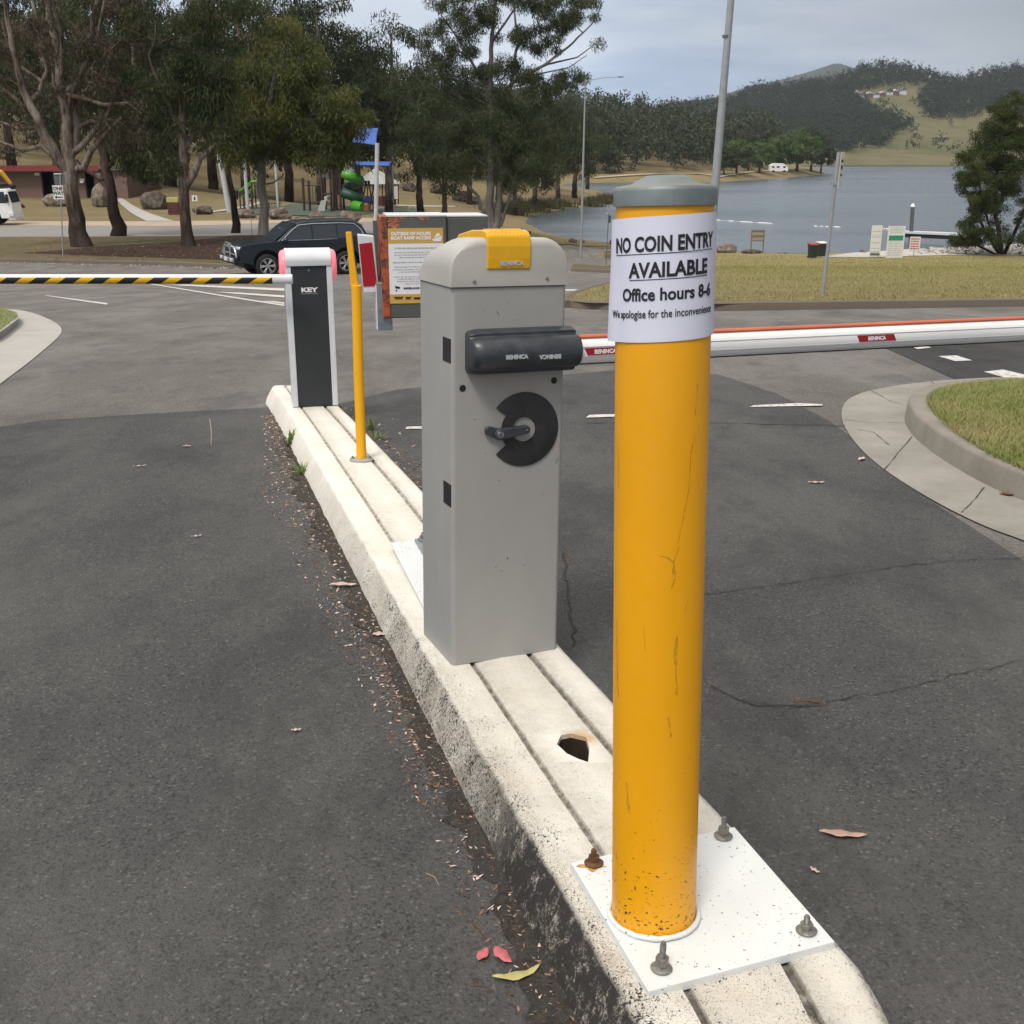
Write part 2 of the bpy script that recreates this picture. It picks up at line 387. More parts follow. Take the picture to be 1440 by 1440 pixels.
def leafmat(name, cols, rough=.55, spec=.4, trans=.25):
    m = Mt(name, rough, 0, spec); r = m.rnd(); n = m.noise(.5, 3, .6)
    x = m.mix(r, cols[0], cols[1]); x = m.mix(m.ramp(n, .5, .7, 0, .7), x, cols[2])
    m.col(x)
    tr = nd(m.nt, 'ShaderNodeBsdfTranslucent'); m.L(x, tr.inputs['Color'])
    ms = nd(m.nt, 'ShaderNodeMixShader'); ms.inputs[0].default_value = trans
    m.L(m.b.outputs[0], ms.inputs[1]); m.L(tr.outputs[0], ms.inputs[2]); m.L(ms.outputs[0], m.nt.nodes['Material Output'].inputs['Surface']); return m.m
K['blade'] = leafmat('grass_blade', ((.15, .2, .045), (.3, .33, .1), (.42, .34, .17)), .6, .3)
K['blade_dry'] = leafmat('dry_blade', ((.19, .2, .06), (.36, .33, .13), (.46, .38, .2)), .7, .2)
K['weed'] = leafmat('weed_leaf', ((.13, .2, .05), (.25, .32, .1), (.2, .25, .1)), .6, .3)
K['dryleaf'] = leafmat('dry_leaf', ((.16, .08, .05), (.4, .28, .2), (.5, .38, .3)), .75, .2, .1)
# ------------------------------------------------------------------ ground, lake, roads
GO = -0.10
ys = np.concatenate([np.linspace(-12, 0, 7)[:-1], np.linspace(0, 20, 21)[:-1], np.geomspace(20, 820, 330)])
# fan grid so that far cells stay fine in the picture
us = np.concatenate([np.linspace(-2.2, -.55, 40)[:-1], np.linspace(-.55, .55, 260)[:-1], np.linspace(.55, 2.2, 40)])
YY, UU = np.meshgrid(ys, us, indexing='ij'); XX = UU * (np.abs(YY) + 14); ZZ = G(XX, YY) + GO * np.clip(1 - (YY - 60) / 40, 0, 1)
nr, nc = YY.shape
idx = np.arange(nr * nc).reshape(nr, nc)
Q = np.stack([idx[:-1, :-1], idx[:-1, 1:], idx[1:, 1:], idx[1:, :-1]], -1).reshape(-1, 4)
tag(npmesh('ground', np.stack([XX, YY, ZZ], -1).reshape(-1, 3), Q, K['grass'], smooth=True), kind='structure')
m = Mt('lake_water', .12, 0, .6); m.col((.085, .105, .125))
w1 = m.noise(1.1, 5, .65, stretch=(.55, 1, 1)); w2 = m.noise(.16, 4, .6, stretch=(.5, 1, 1)); w3 = m.noise(.02, 3, .6, stretch=(.3, 1.5, 1))
m.bump(m.math('ADD', w1, m.math('MULTIPLY', w2, 2.2)), .16, 1.0); m.rough(m.ramp(w3, .35, .65, .16, .3)); K['water'] = m.m
tag(MB().add([(-60, 95, LK), (900, 95, LK), (1500, 1400, LK), (-400, 1400, LK)], [(0, 1, 2, 3)]).build('lake', K['water']), kind='structure')
def px(pts, off=0.0): return [tuple(gnd(u, v, off))[:2] for u, v in pts]
def line_px(*pts): return px(pts)
far_left = px([(-500, 364), (0, 369), (120, 371), (240, 374), (330, 378), (420, 381), (520, 383)])
far_mid = px([(600, 372), (650, 358), (700, 346), (745, 343), (800, 345), (860, 349), (930, 356), (960, 365)])
main = [(-14, -10), (-14, 8)] + far_left + far_mid + px([(1000, 400), (1440, 420), (1900, 430)]) + [(22, 12), (16, -10)]
sheet('road', main, K['asph_old'], 0.0, 1.0)
# darker newer asphalt, right and left of the island
near = [(-9, -10)] + px([(-420, 650), (0, 601), (60, 592), (200, 583), (380, 573)]) + px([(470, 570), (560, 548), (700, 535), (880, 520), (1010, 527), (1090, 553), (1165, 592)]) + px([(1300, 700), (1440, 790), (1800, 1000)]) + [(6, -10)]
sheet('asphalt_patch', near, K['asph'], 0.004, 1.0)
sheet('asphalt_lane', px([(1200, 473), (1290, 510), (1372, 547), (1440, 560), (1800, 600), (1900, 480), (1440, 445), (1240, 460)]), K['asph_dark'], 0.004, 1.0)
# second road beyond the tree verge, and its pale shoulder
sheet('back_road', px([(-500, 316), (0, 317), (240, 318), (560, 316), (640, 318), (640, 335), (560, 330), (400, 331), (240, 333), (0, 334), (-500, 333)]), K['backroad'], -.01, 2.0)
sheet('dirt_shoulder', px([(-500, 310), (0, 311), (240, 311), (400, 309), (560, 309), (560, 316), (240, 318), (0, 317), (-500, 316)]), K['dirt'], 0.0, 2.0)
sheet('footpath', px([(163, 279), (172, 279), (245, 311), (205, 311)]), K['conc_light'], 0.02, 2.0)
# markings
def stripe(pts): 
    P = px(pts); sheet('road_marking', P, K['line'], 0.009, 1.0)
for q in ([(62, 416), (68, 416), (152, 427), (150, 429)], [(205, 399), (212, 399), (400, 429), (400, 431)], [(235, 401), (262, 400.5), (400, 406), (400, 409.5)],
          [(305, 411.5), (330, 411.5), (400, 416), (400, 419)], [(368, 424), (385, 424), (400, 426), (400, 428)],
          [(1053, 574), (1060, 571.5), (1120, 568.5), (1157, 570), (1156, 572), (1100, 573)], [(824, 589), (829, 585), (880, 583.5), (880, 587)], [(570, 605), (572, 602), (600, 601), (600, 604.5)],
          [(1271, 484), (1295, 483.5), (1309, 490), (1290, 492)], [(1319, 502), (1345, 501), (1367, 508), (1343, 509)], [(1383, 524), (1410, 521), (1440, 528), (1440, 533), (1412, 532)],
          [(795, 407.5), (860, 406), (860, 408), (795, 409.5)], [(1700, 620), (1500, 560), (1520, 555), (1730, 610)]):
    stripe(q)
# kerbs: strip along a world polyline; top at +h, face to the left side of travel
def kerb(name, pts, w, h, mat, step=.25, rnd=.02, h0=-.06):
    P = [Vector((p[0], p[1], 0)) for p in pts]; S = []
    for a, b in zip(P[:-1], P[1:]):
        n = max(1, int((b - a).length / step))
        S += [a.lerp(b, i / n) for i in range(n)]
    S.append(P[-1])
    for _ in range(3): S = [S[0]] + [(S[i - 1] + S[i] * 2 + S[i + 1]) / 4 for i in range(1, len(S) - 1)] + [S[-1]]
    prof = [(-.02, h0), (0, h - rnd), (rnd * .4, h - rnd * .3), (rnd, h), (w - rnd, h), (w, h - rnd), (w, h0)]
    mb = MB(); k = len(prof)
    for i, p in enumerate(S):
        t = (S[min(i + 1, len(S) - 1)] - S[max(i - 1, 0)]).normalized(); n = Vector((-t.y, t.x, 0)); z = g(p.x, p.y)
        for a, b in prof:
            q = p + n * a; mb.v.append((q.x, q.y, z + b))
    for i in range(len(S) - 1):
        for j in range(k - 1): mb.f.append((i * k + j, i * k + j + 1, (i + 1) * k + j + 1, (i + 1) * k + j)); mb.m.append(0)
    mb.f.append(tuple(range(k))); mb.f.append(tuple((len(S) - 1) * k + j for j in range(k))[::-1]); mb.m += [0, 0]
    o = mb.build(name, mat, None, smooth=40); o['kind'] = 'structure'; return S
# right verge by the lake (raised), with its kerb
vB = px([(1900, 424), (1440, 431), (1300, 433), (1100, 436), (1003, 437.5), (900, 437), (830, 435.5), (803, 433)])
tip = px([(797, 429), (806, 422), (835, 410), (862, 404), (930, 390), (985, 372)])
tip = smo([vB[-1]] + tip)[1:]
kerb('kerb', vB[::-1], .17, .13, K['conc_dark']); kerb('kerb', [vB[-1]] + tip, .17, .13, K['conc_dark'])
poly = vB + tip + px([(1003, 356.5)]) + [(x, y) for x, y in px([(1130, 359.5), (1200, 357), (1440, 348), (1900, 345)])]
sheet('lakeside_verge', poly, K['grass_verge'], .115, 1.0)
mA = px([(803, 381.5), (860, 384), (930, 386), (985, 382), (985, 370), (930, 373), (860, 373), (806, 374)])
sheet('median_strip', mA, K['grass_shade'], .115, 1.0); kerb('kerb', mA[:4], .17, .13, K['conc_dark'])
mK = px([(700, 345), (745, 342), (800, 344), (860, 348), (930, 355)]); kerb('kerb', mK, .2, .12, K['conc_dark'])
# left verge with the big trees
lv = px([(-500, 364), (0, 368), (120, 370.5), (240, 373), (330, 377), (420, 380), (520, 382)])
lvb = px([(520, 333), (400, 333), (240, 335), (0, 336), (-500, 335)])
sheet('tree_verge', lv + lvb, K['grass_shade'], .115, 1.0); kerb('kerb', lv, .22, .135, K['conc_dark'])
sheet('mulch_bed', px([(30, 359.5), (90, 355), (150, 349), (250, 344), (330, 334), (440, 334), (520, 340), (520, 370), (400, 372), (300, 369), (150, 364)]), K['leaf_litter_ground'], .125, 1.0)
# left near island with grass
lo = px([(-300, 425), (-100, 428), (0, 433.5), (40, 438), (72, 450), (90, 463), (80, 478), (52, 502), (0, 541), (-200, 640)])
lo = lo[:1] + smo(lo[1:9]) + lo[9:]
sheet('gutter_apron', lo, K['conc_light'], .007, .5)
li = px([(-300, 436), (-100, 438), (0, 442), (12, 445), (24, 450), (27, 456), (20, 463), (0, 479), (-200, 590)])
K['kl'] = kerb('kerb', li, -.2, .10, K['conc_light'], .2)
sheet('island_grass', li[2:] + [li[0], li[1]], K['grass_green'], .09, .5)
# right near island: wide apron, kerb and grass
ro = px([(1600, 533), (1440, 531), (1365, 533), (1290, 539), (1225, 549), (1190, 562), (1181, 583), (1190, 610), (1225, 650), (1300, 700), (1380, 741), (1440, 762), (1700, 860)])
ri = px([(1700, 560), (1440, 556), (1345, 559), (1300, 566), (1278, 577), (1272, 592), (1285, 615), (1320, 643), (1380, 680), (1440, 706), (1700, 800)])
sheet('gutter_apron', smo(ro), K['apron'], .008, .5)
kerb('kerb', ri, .13, .14, K['conc_near'], .12)
RI = [Vector((p[0], p[1], 0)) for p in ri]
cen = Vector((sum(p.x for p in RI) / len(RI), sum(p.y for p in RI) / len(RI), 0))
inner = px([(1700, 552), (1440, 534), (1380, 538), (1330, 545), (1308, 557), (1306, 572), (1330, 600), (1390, 640), (1440, 662), (1700, 760)], .14)
inner = smo(inner); INNER = inner
sheet('island_grass', inner, K['grass_green'], .12, .25)
# dirt gathered in the channel along the island
m = Mt('channel_dirt', .95, 0, .1); n = m.noise(60, 6, .8); x = m.mix(m.ramp(n, .38, .6), (.035, .03, .027), (.085, .075, .066)); n2 = m.noise(7, 5, .7); x = m.mix(m.ramp(n2, .45, .62, 0, .8), x, (.058, .056, .054)); n3 = m.noise(140, 4, .8); x = m.mix(m.ramp(n3, .62, .68, 0, .7), x, (.33, .28, .23)); m.col(x); m.bump(n, .01); K['chan'] = m.m
rr = random.Random(9); E1 = []; E2 = []
for y in np.arange(1.2, 6.9, .03):
    w_ = float(np.interp(y, [1.2, 2.2, 3.2, 4.2, 5.5, 6.5, 6.9], [.17, .13, .1, .16, .17, .08, .03])); w_ *= .5 + .5 * mnoise.noise(Vector((y * 3, 0, 0))) + .35 * mnoise.noise(Vector((y * 14, 0, 0)))
    xl = .713 - .3 * y - .055; E1.append((xl, y)); E2.append((xl - max(.015, w_), y))
sheet('gutter_dirt', E1 + E2[::-1], K['chan'], .0075, .5)
# ------------------------------------------------------------------ traffic island
def isl_w(y): return float(np.interp(y, [1.2, 1.32, 1.45, 1.6, 1.7, 1.8, 2.17, 3.3, 5.1, 7.2, 8.4], [.14, .26, .355, .425, .455, .474, .472, .43, .415, .35, .33]))
Y0, Y1 = 1.22, 8.35
st = list(np.arange(Y0, Y1 + .001, .025))
prof = [(-.06, -.16, 0), (-.055, -.125, 0), (-.03, -.07, 0), (-.012, -.03, 0), (.0, -.012, 0), (.012, -.002, 0), (.03, 0, 0)]
def isl_prof(w):
    a, b = .27 * w, .72 * w
    P = [(-.072, -.17, 0), (-.066, -.125, 0), (-.052, -.09, 0), (-.034, -.052, 0), (-.012, -.014, 0), (-.004, -.004, 0), (.008, 0, 0), (a * .6, .001, 0)]
    P += [(a - .012, 0, .1), (a - .006, -.010, .9), (a + .003, -.011, 1), (a + .008, -.001, .3), (w * .5, .002, 0)]
    P += [(b - .013, 0, .2), (b - .007, -.013, 1), (b + .006, -.014, 1), (b + .011, -.001, .4), (w * .87, .0, 0)]
    P += [(w - .02, 0, 0), (w - .004, -.007, 0), (w + .01, -.022, 0), (w + .028, -.06, 0), (w + .045, -.125, 0), (w + .05, -.17, 0)]
    return P
mb = MB(); wear = []; groove = []; black = []
for i, y in enumerate(st):
    w = isl_w(y); xl = .713 - .3 * y; c = xl + w / 2
    e = min(1, (y - Y0) / .28) ; e2 = min(1, (Y1 - y) / .2)
    k = sqrt(max(0, 1 - (1 - e) ** 2)) * sqrt(max(0, 1 - (1 - e2) ** 2)); k = max(k, .02)
    gz = g(c, y) + .12
    P = isl_prof(w)
    for j, (a, z, gr) in enumerate(P):
        x = c + (xl + a - c) * k; yy = y - (a - w / 2) * -.3 * .0
        nz = mnoise.noise(Vector((x * 9, yy * 9, z * 9))) * .003 + mnoise.noise(Vector((x * 30, yy * 30, z * 30))) * .0015
        if j < 7: x += mnoise.noise(Vector((yy * 12, z * 20, 3))) * .006
        zz = gz + z * (1) + nz - (1 - k) * .03 * (1 if z > -.05 else 0)
        mb.v.append((x, yy, zz))
        side = 1 if j <= 4 else (.45 if j <= 6 else 0)
        near_ = np.interp(y, [1.2, 2.4, 3.4, 5, 7], [1, .9, .75, .5, .15])
        wv = side * near_ * .95 + (0.12 if side == 0 else 0) * near_ + np.interp(y, [1.2, 2.0, 2.7, 4, 6], [.52, .42, .34, .12, .02]) * (1 if j < 14 else .8)
        if j >= 19: wv += .3
        wear.append(min(1, wv)); groove.append(gr)
        black.append((1 if j <= 4 else .35 if j == 5 else 0) * float(np.interp(y, [1.2, 2.0, 2.35, 2.8], [1, 1, .55, 0])) + gr * float(np.interp(y, [1.2, 2, 3.6, 4.2], [.9, .3, .35, .0])))
n = len(P)
for i in range(len(st) - 1):
    for j in range(n - 1): mb.f.append((i * n + j, i * n + j + 1, (i + 1) * n + j + 1, (i + 1) * n + j)); mb.m.append(0)
mb.f.append(tuple(range(n))); mb.m.append(0); mb.f.append(tuple((len(st) - 1) * n + j for j in range(n))[::-1]); mb.m.append(0)
me = bpy.data.meshes.new('traffic_island'); me.from_pydata(mb.v, [], mb.f)
for nm, vals in (('wear', wear), ('groove', groove), ('black', black)):
    a = me.attributes.new(nm, 'FLOAT', 'POINT'); a.data.foreach_set('value', vals)
# the broken hole in the middle strip
hc = onz(806, 1052, g(.15, 2.6) + .12)
bm = bmesh.new(); bm.from_mesh(me)
hp = [onz(u, v, g(.15, 2.6) + .12) for u, v in ((783, 1046), (789, 1034), (803, 1031), (824, 1036), (829, 1052), (827, 1073), (815, 1069), (797, 1060))]
bm.free()
cut = MB(); cut.prism([(p.x, p.y) for p in hp], hc.z - .3, hc.z + .1, 'z'); cme = cut.mesh('c'); cme.materials.append(None)
io = link('traffic_island', me, K['kerb_paint'], None, smooth=50)
bm = bmesh.new(); bm.from_mesh(me); bmesh.ops.recalc_face_normals(bm, faces=bm.faces); bm.to_mesh(me); bm.free()
# bottom cap makes it closed so that the hole can be cut
cobj = bpy.data.objects.new('c', cme); col.objects.link(cobj)
bm = bmesh.new(); bm.from_mesh(me); be = [e for e in bm.edges if e.is_boundary]; bmesh.ops.holes_fill(bm, edges=be, sides=0); bmesh.ops.recalc_face_normals(bm, faces=bm.faces); bm.to_mesh(me); bm.free()
bo = io.modifiers.new('b', 'BOOLEAN'); bo.object = cobj; bo.operation = 'DIFFERENCE'; bo.solver = 'EXACT'
bpy.context.view_layer.update()
me2 = bpy.data.meshes.new_from_object(io.evaluated_get(bpy.context.evaluated_depsgraph_get()))
io.modifiers.clear(); io.data = me2; me2.name = 'traffic_island'; bpy.data.objects.remove(cobj)
io['kind'] = 'structure'
IZ = lambda x, y: g(x, y) + .12
# dark brown lining just inside the hole, its colour deepening the shade there
mb = MB(); 
for a, b in zip(hp, hp[1:] + hp[:1]):
    c0 = sum(hp, Vector()) / len(hp); s = lambda p, k: c0.lerp(p, k)
    A, B = s(a, .97), s(b, .97)
    mb.add([(A.x, A.y, hc.z - .012), (B.x, B.y, hc.z - .012), (B.x, B.y, hc.z - .2), (A.x, A.y, hc.z - .2)], [(0, 1, 2, 3)])
mb.add([(s(p, .97).x, s(p, .97).y, hc.z - .13) for p in hp], [tuple(range(len(hp)))])
K['holem'] = simple('hole_dark', (.03, .018, .011), .9, var=.5, scale=60)
o = mb.build('hole_lining', K['holem']); o['kind'] = 'structure'
def frame(loc, lean_x=0.0, lean_y=0.0, yaw=0.0):
    ax = Vector((math.tan(R(lean_x)), math.tan(R(lean_y)), 1)).normalized()
    q = Vector((0, 0, 1)).rotation_difference(ax)
    return Matrix.Translation(loc) @ q.to_matrix().to_4x4() @ Matrix.Rotation(yaw, 4, 'Z')
def localize(o, T): o.data.transform(T.inverted()); return o
def hexa(r): return [(r * cos(pi / 3 * k), r * sin(pi / 3 * k)) for k in range(6)]
def bolt(parent, p, r=.013, h=.045, ang=0, mat='bolt', tilt=(0, 0)):
    M = Matrix.Translation(p) @ Matrix.Rotation(ang, 4, 'Z') @ Matrix.Rotation(tilt[0], 4, 'X') @ Matrix.Rotation(tilt[1], 4, 'Y')
    mb = MB(); prof = [(0, 0), (r * .55, 0)]
    for i in range(9):
        z = h * .35 + h * .6 * i / 9; prof += [(r * .55, z), (r * .47, z + h * .033)]
    prof += [(r * .4, h), (0, h)]; mb.lathe(prof, 12, 0, M)
    o = mb.build('anchor_bolt', K[mat], parent, smooth=40)
    MB().lathe([(0, 0), (r * 1.75, 0), (r * 1.8, .0025), (r * 1.2, .007), (0, .007)], 18, 0, M).build('washer', K[mat], o, smooth=40)
    MB().prism(hexa(r * 1.12), .007, .007 + h * .33, 'z', 0, M).build('nut', K[mat], o, bevel=.0012)
    return o
# ================================================================== big yellow bollard
zp = IZ(.28, 1.94) + .018
B = onz(919, 1283, zp); top = at(935.5, 262, B.y + .075)
ax = (top - B); LEN = ax.length
T = Matrix.Translation(B) @ Vector((0, 0, 1)).rotation_difference(ax.normalized()).to_matrix().to_4x4()
RB = .0825
bol = thing('bollard', 'thick round yellow bollard with grey cap, bolted to a white plate', 'bollard', mat4=T)
mb = MB(); mb.lathe([(RB, -.01), (RB, .02)] + [(RB, LEN * k / 12) for k in range(1, 13)], 72); mb.build('pipe', K['yellow'], bol, smooth=60)
mb = MB(); cr = RB + .0045
I = T.inverted(); RP = RB + .0015
def onb(u, v):
    c = I @ CAM; d = I.to_3x3() @ ray(u, v); A = d.x ** 2 + d.y ** 2; Bq = 2 * (c.x * d.x + c.y * d.y); C = c.x ** 2 + c.y ** 2 - RP ** 2
    D = Bq * Bq - 4 * A * C; t = (-Bq - sqrt(max(D, 0))) / (2 * A); p = c + d * t
    a_ = math.atan2(p.y, p.x); return (a_ - 2 * pi if a_ > pi / 2 else a_), p.z
ch = LEN - onb(935, 289)[1]; print('cap side', ch)
mb.lathe([(cr - .003, -ch), (cr, -ch), (cr, -.008), (cr - .0012, -.003), (cr - .005, 0), (cr - .016, .0015), (cr - .03, .004), (.043, .012), (.03, .0175), (.015, .018), (0, .018)], 72, 0, Matrix.Translation((0, 0, LEN)))
cap = mb.build('cap', K['capm'], bol, smooth=50)
a = R(-88); M0 = Matrix.Translation((0, 0, LEN)) @ Matrix.Rotation(a, 4, 'Z')
MB().box(cr - .0005, cr + .0006, -.0008, .0008, -ch + .001, -.008, 0, M0).build('weld_seam', K['galv'], cap)
mb = MB()
for k in range(64):
    q = 2 * pi * k / 64; rr = RB + .006 + .002 * mnoise.noise(Vector((cos(q) * 3, sin(q) * 3, 1)))
    mb.v.append((rr * cos(q) + 0, rr * sin(q), 0)); 
mb = MB(); mb.tube([(cos(2 * pi * k / 48) * (RB + .006 + .0025 * mnoise.noise(Vector((k * .7, 0, 2)))), sin(2 * pi * k / 48) * (RB + .006 + .0025 * mnoise.noise(Vector((k * .7, 5, 2)))), .002) for k in range(49)], [.0055 + .002 * mnoise.noise(Vector((k * .9, 1, 1))) for k in range(49)], 8, cap=False)
mb.build('weld_ring', K['plate_white'], bol, smooth=60)
pc = [onz(u, v, zp) for u, v in ((803, 1213), (912, 1394), (1174, 1324), (1026, 1158))]
# square it up: rectangle from front-left corner
fl, bl, fr = pc[1], pc[0], pc[2]
xdir = (fr - fl); wx = xdir.length; xdir.normalize(); ydir = Vector((-xdir.y, xdir.x, 0)); hy = (bl - fl).dot(ydir)
mb = MB(); Mp = Matrix(((xdir.x, ydir.x, 0, fl.x), (xdir.y, ydir.y, 0, fl.y), (0, 0, 1, zp), (0, 0, 0, 1)))
sh = (bl - fl).dot(xdir)
vs = [Mp @ Vector(p) for p in ((0, 0, -.02), (wx, 0, -.02), (wx + sh, hy, -.02), (sh, hy, -.02), (0, 0, 0), (wx, 0, 0), (wx + sh, hy, 0), (sh, hy, 0))]
mb.add(vs, [(0, 3, 2, 1), (4, 5, 6, 7), (0, 1, 5, 4), (1, 2, 6, 5), (2, 3, 7, 6), (3, 0, 4, 7)])
pl = mb.build('base_plate', K['plate_white'], bol, bevel=.0015); localize(pl, T)
for (u, v), hh, mt, tl in (((835, 1214), .022, 'rust', (0, 0)), ((1017, 1176), .036, 'bolt', (.05, 0)), ((1134, 1309), .022, 'bolt', (0, 0)), ((930, 1362), .044, 'bolt', (0, .06))):
    p = T.inverted() @ onz(u, v, zp + .001); bolt(bol, p, .0115, hh + .012, random.random(), mt, tl)
rs_ = onz(832, 1219, zp); rr = random.Random(2); st2 = MB().prism([(rs_.x + .023 * (1 + .5 * rr.uniform(-1, 1)) * cos(2 * pi * k / 16), rs_.y + .014 * (1 + .5 * rr.uniform(-1, 1)) * sin(2 * pi * k / 16)) for k in range(16)], zp - .001, zp + .0006, 'z').build('rust_stain', simple('rust_stain', (.45, .25, .09), .8, var=.4, scale=90), bol); localize(st2, T)
# ================================================================== paper notice round the bollard
I = T.inverted(); RP = RB + .0015
I_b = T.inverted()
def onb(u, v, I=I_b):   # point of the pixel on the pipe surface, local angle and height
    c = I @ CAM; d = I.to_3x3() @ ray(u, v); A = d.x ** 2 + d.y ** 2; Bq = 2 * (c.x * d.x + c.y * d.y); C = c.x ** 2 + c.y ** 2 - RP ** 2
    D = Bq * Bq - 4 * A * C; t = (-Bq - sqrt(max(D, 0))) / (2 * A); p = c + d * t
    a_ = math.atan2(p.y, p.x); return (a_ - 2 * pi if a_ > pi / 2 else a_), p.z
PT = thing('paper_notice', 'white printed paper notice wrapped round the top of the thick yellow bollard', 'notice', mat4=T)
a_c, zt = onb(935, 303); _, zb = onb(930, 481)
aL, aR = a_c - 1.75, a_c + 1.85
nx, nz = 60, 14; V = []
tilt = .004
for j in range(nz + 1):
    for i in range(nx + 1):
        a = aL + (aR - aL) * i / nx; z = zb + (zt - zb) * j / nz + (a - a_c) * tilt
        r = RP + .0006 + .0003 * sin(j * .5 + i * .15)
        fl_ = max(0, (a_c - 1.08 - a)); r += fl_ * (.008 + .012 * (1 - j / nz)) + max(0, a - a_c - 1.25) * .006
        V.append((r * cos(a), r * sin(a), z))
Q = [(j * (nx + 1) + i, j * (nx + 1) + i + 1, (j + 1) * (nx + 1) + i + 1, (j + 1) * (nx + 1) + i) for j in range(nz) for i in range(nx)]
pp = npmesh('sheet_of_paper', V, Q, K['paper'], PT, smooth=True)
def wrapf(ac, zc, rr=RP + .0014):
    def f(x, y, z):
        a = ac + x / RP; fl_ = max(0, (a_c - 1.08 - a)); r = rr + fl_ * .0205 + z * 1.0
        return Vector((r * cos(a), r * sin(a), zc + y + (a - a_c) * tilt))
    return f
def notice(body, uv, width_px, bold, under=False, size=None):
    (u0, u1), v = uv
    a0, z0 = onb(u0, v); a1, z1 = onb(u1, v); um = (u0 + u1) / 2; ac, zc = onb(um, v)
    ac = (a0 + a1) / 2; arc = (a1 - a0) * RP
    cu = bpy.data.curves.new('t', 'FONT'); cu.body = body; cu.size = 1; to = bpy.data.objects.new('tmp', cu); col.objects.link(to); bpy.context.view_layer.update(); wd = to.dimensions.x; bpy.data.objects.remove(to)
    s = arc / wd; hs = size if size else s
    w = wrapf(ac, zc)
    f = lambda x, y, z: w(x * s / hs, y, z)
    o = text(body, hs, PT, None, K['ink'], 'printed_line', bold * hs, wrap=f, depth=.0002)
    if under:
        mb = MB(); n = 40
        for i in range(n + 1):
            x = -arc / 2 + arc * i / n
            for yy in (-.0050, -.0037): p = w(x, yy, 0); mb.v.append(tuple(p))
        for i in range(n): mb.f.append((2 * i, 2 * i + 2, 2 * i + 3, 2 * i + 1)); mb.m.append(0)
        me = bpy.data.meshes.new('underline'); me.from_pydata(mb.v, [], mb.f); link('underline', me, K['ink'], o)
    return o
notice('NO COIN ENTRY', ((869, 1000), 352), 0, .03, True, .0335)
notice('AVAILABLE', ((886, 993), 388.5), 0, .03, True, .0335)
notice('Office hours 8-6', ((877, 997), 421.5), 0, .026, False, .0285)
notice('We apologise for the inconvenience', ((866, 998), 446), 0, .008, False, .0185)
# ================================================================== grey barrier cabinet
zc = IZ(-.15, 3.25)
c1 = onz(636, 938, zc); c2 = onz(784, 912, zc)
xd = (c2 - c1); CW = xd.length; yaw = math.atan2(xd.y, xd.x); CD = .285
ctr = (c1 + c2) / 2 + Vector((-sin(yaw), cos(yaw), 0)) * CD / 2
T = frame(ctr, .7, 1.5, yaw)
cab = thing('boom_barrier', 'grey beige barrier cabinet with yellow beacon, dark lock disc and white boom', 'boom barrier', mat4=T)
fy = -CD / 2
def rrect(w, d, r, n=4):
    P = []
    for cx, cy, a0 in ((w / 2 - r, d / 2 - r, 0), (-w / 2 + r, d / 2 - r, pi / 2), (-w / 2 + r, -d / 2 + r, pi), (w / 2 - r, -d / 2 + r, 1.5 * pi)):
        P += [(cx + r * cos(a0 + pi / 2 * k / n), cy + r * sin(a0 + pi / 2 * k / n)) for k in range(n + 1)]
    return P
bt = onpl(T, 636, 404, fy).z; print('cab body height', bt, 'w', CW)
MB().prism(rrect(CW, CD, .014, 6), -.002, bt + .01, 'z').build('body', K['cab'], cab, smooth=30)
# lid: profile across the width, rounded shoulders, extruded in depth
lt = onpl(T, 715, 334, fy + .02).z
W2 = CW / 2 + .004
prof = [(-W2, bt), (-W2, bt + .05)]
for k in range(9):
    q = pi - pi / 2 * k / 8; prof.append((-W2 + .095 + .095 * cos(q), bt + .05 + (lt - bt - .05) * sin(q)))
for k in range(9):
    q = pi / 2 - pi / 2 * k / 8; prof.append((W2 - .075 + .075 * cos(q), bt + .05 + (lt - bt - .05) * sin(q)))
prof.append((W2, bt))
mb = MB(); n = len(prof)
# loft in depth with a rolled front edge
ysl = [(fy - .005, .0, 0), (fy - .005, 0, .03), (fy - .001, .004, .016), (fy + .006, .003, .006), (fy + .018, 0, 0), (CD / 2 - .02, 0, -.02), (CD / 2 + .004, 0, -.045)]
ysl = [(fy - .005, .022), (fy - .0035, .013), (fy + .002, .006), (fy + .01, .0015), (fy + .022, 0), (0, .004), (CD / 2 - .03, .03), (CD / 2, .05), (CD / 2 + .005, .075)]
for y, dz in ysl:
    for x, z in prof:
        k = (z - bt) / (lt - bt); sx = 1 - dz * 1.2 * (k > .3)
        mb.v.append((x * sx, y, z - dz * max(0, k)))
for i in range(len(ysl) - 1):
    for j in range(n): mb.f.append((i * n + j, i * n + (j + 1) % n, (i + 1) * n + (j + 1) % n, (i + 1) * n + j)); mb.m.append(0)
mb.f.append(tuple(range(n))); mb.m.append(0); mb.f.append(tuple((len(ysl) - 1) * n + j for j in range(n))[::-1]); mb.m.append(0)
lid = mb.build('lid', K['cablid'], cab, smooth=50, bevel=.003)
MB().prism(rrect(CW + .001, CD + .001, .014, 6), bt - .004, bt, 'z').build('seal', K['darkgrey'], lid)
for u, v in ((667, 396), (769.5, 391.5)):
    p = onpl(T, u, v, fy - .005); MB().lathe([(0, .003), (.004, .003), (.0055, 0)], 14, 0, Matrix.Translation((p.x, fy - .005, p.z)) @ Matrix.Rotation(pi / 2, 4, 'X')).build('screw', K['steel'], lid, smooth=40)
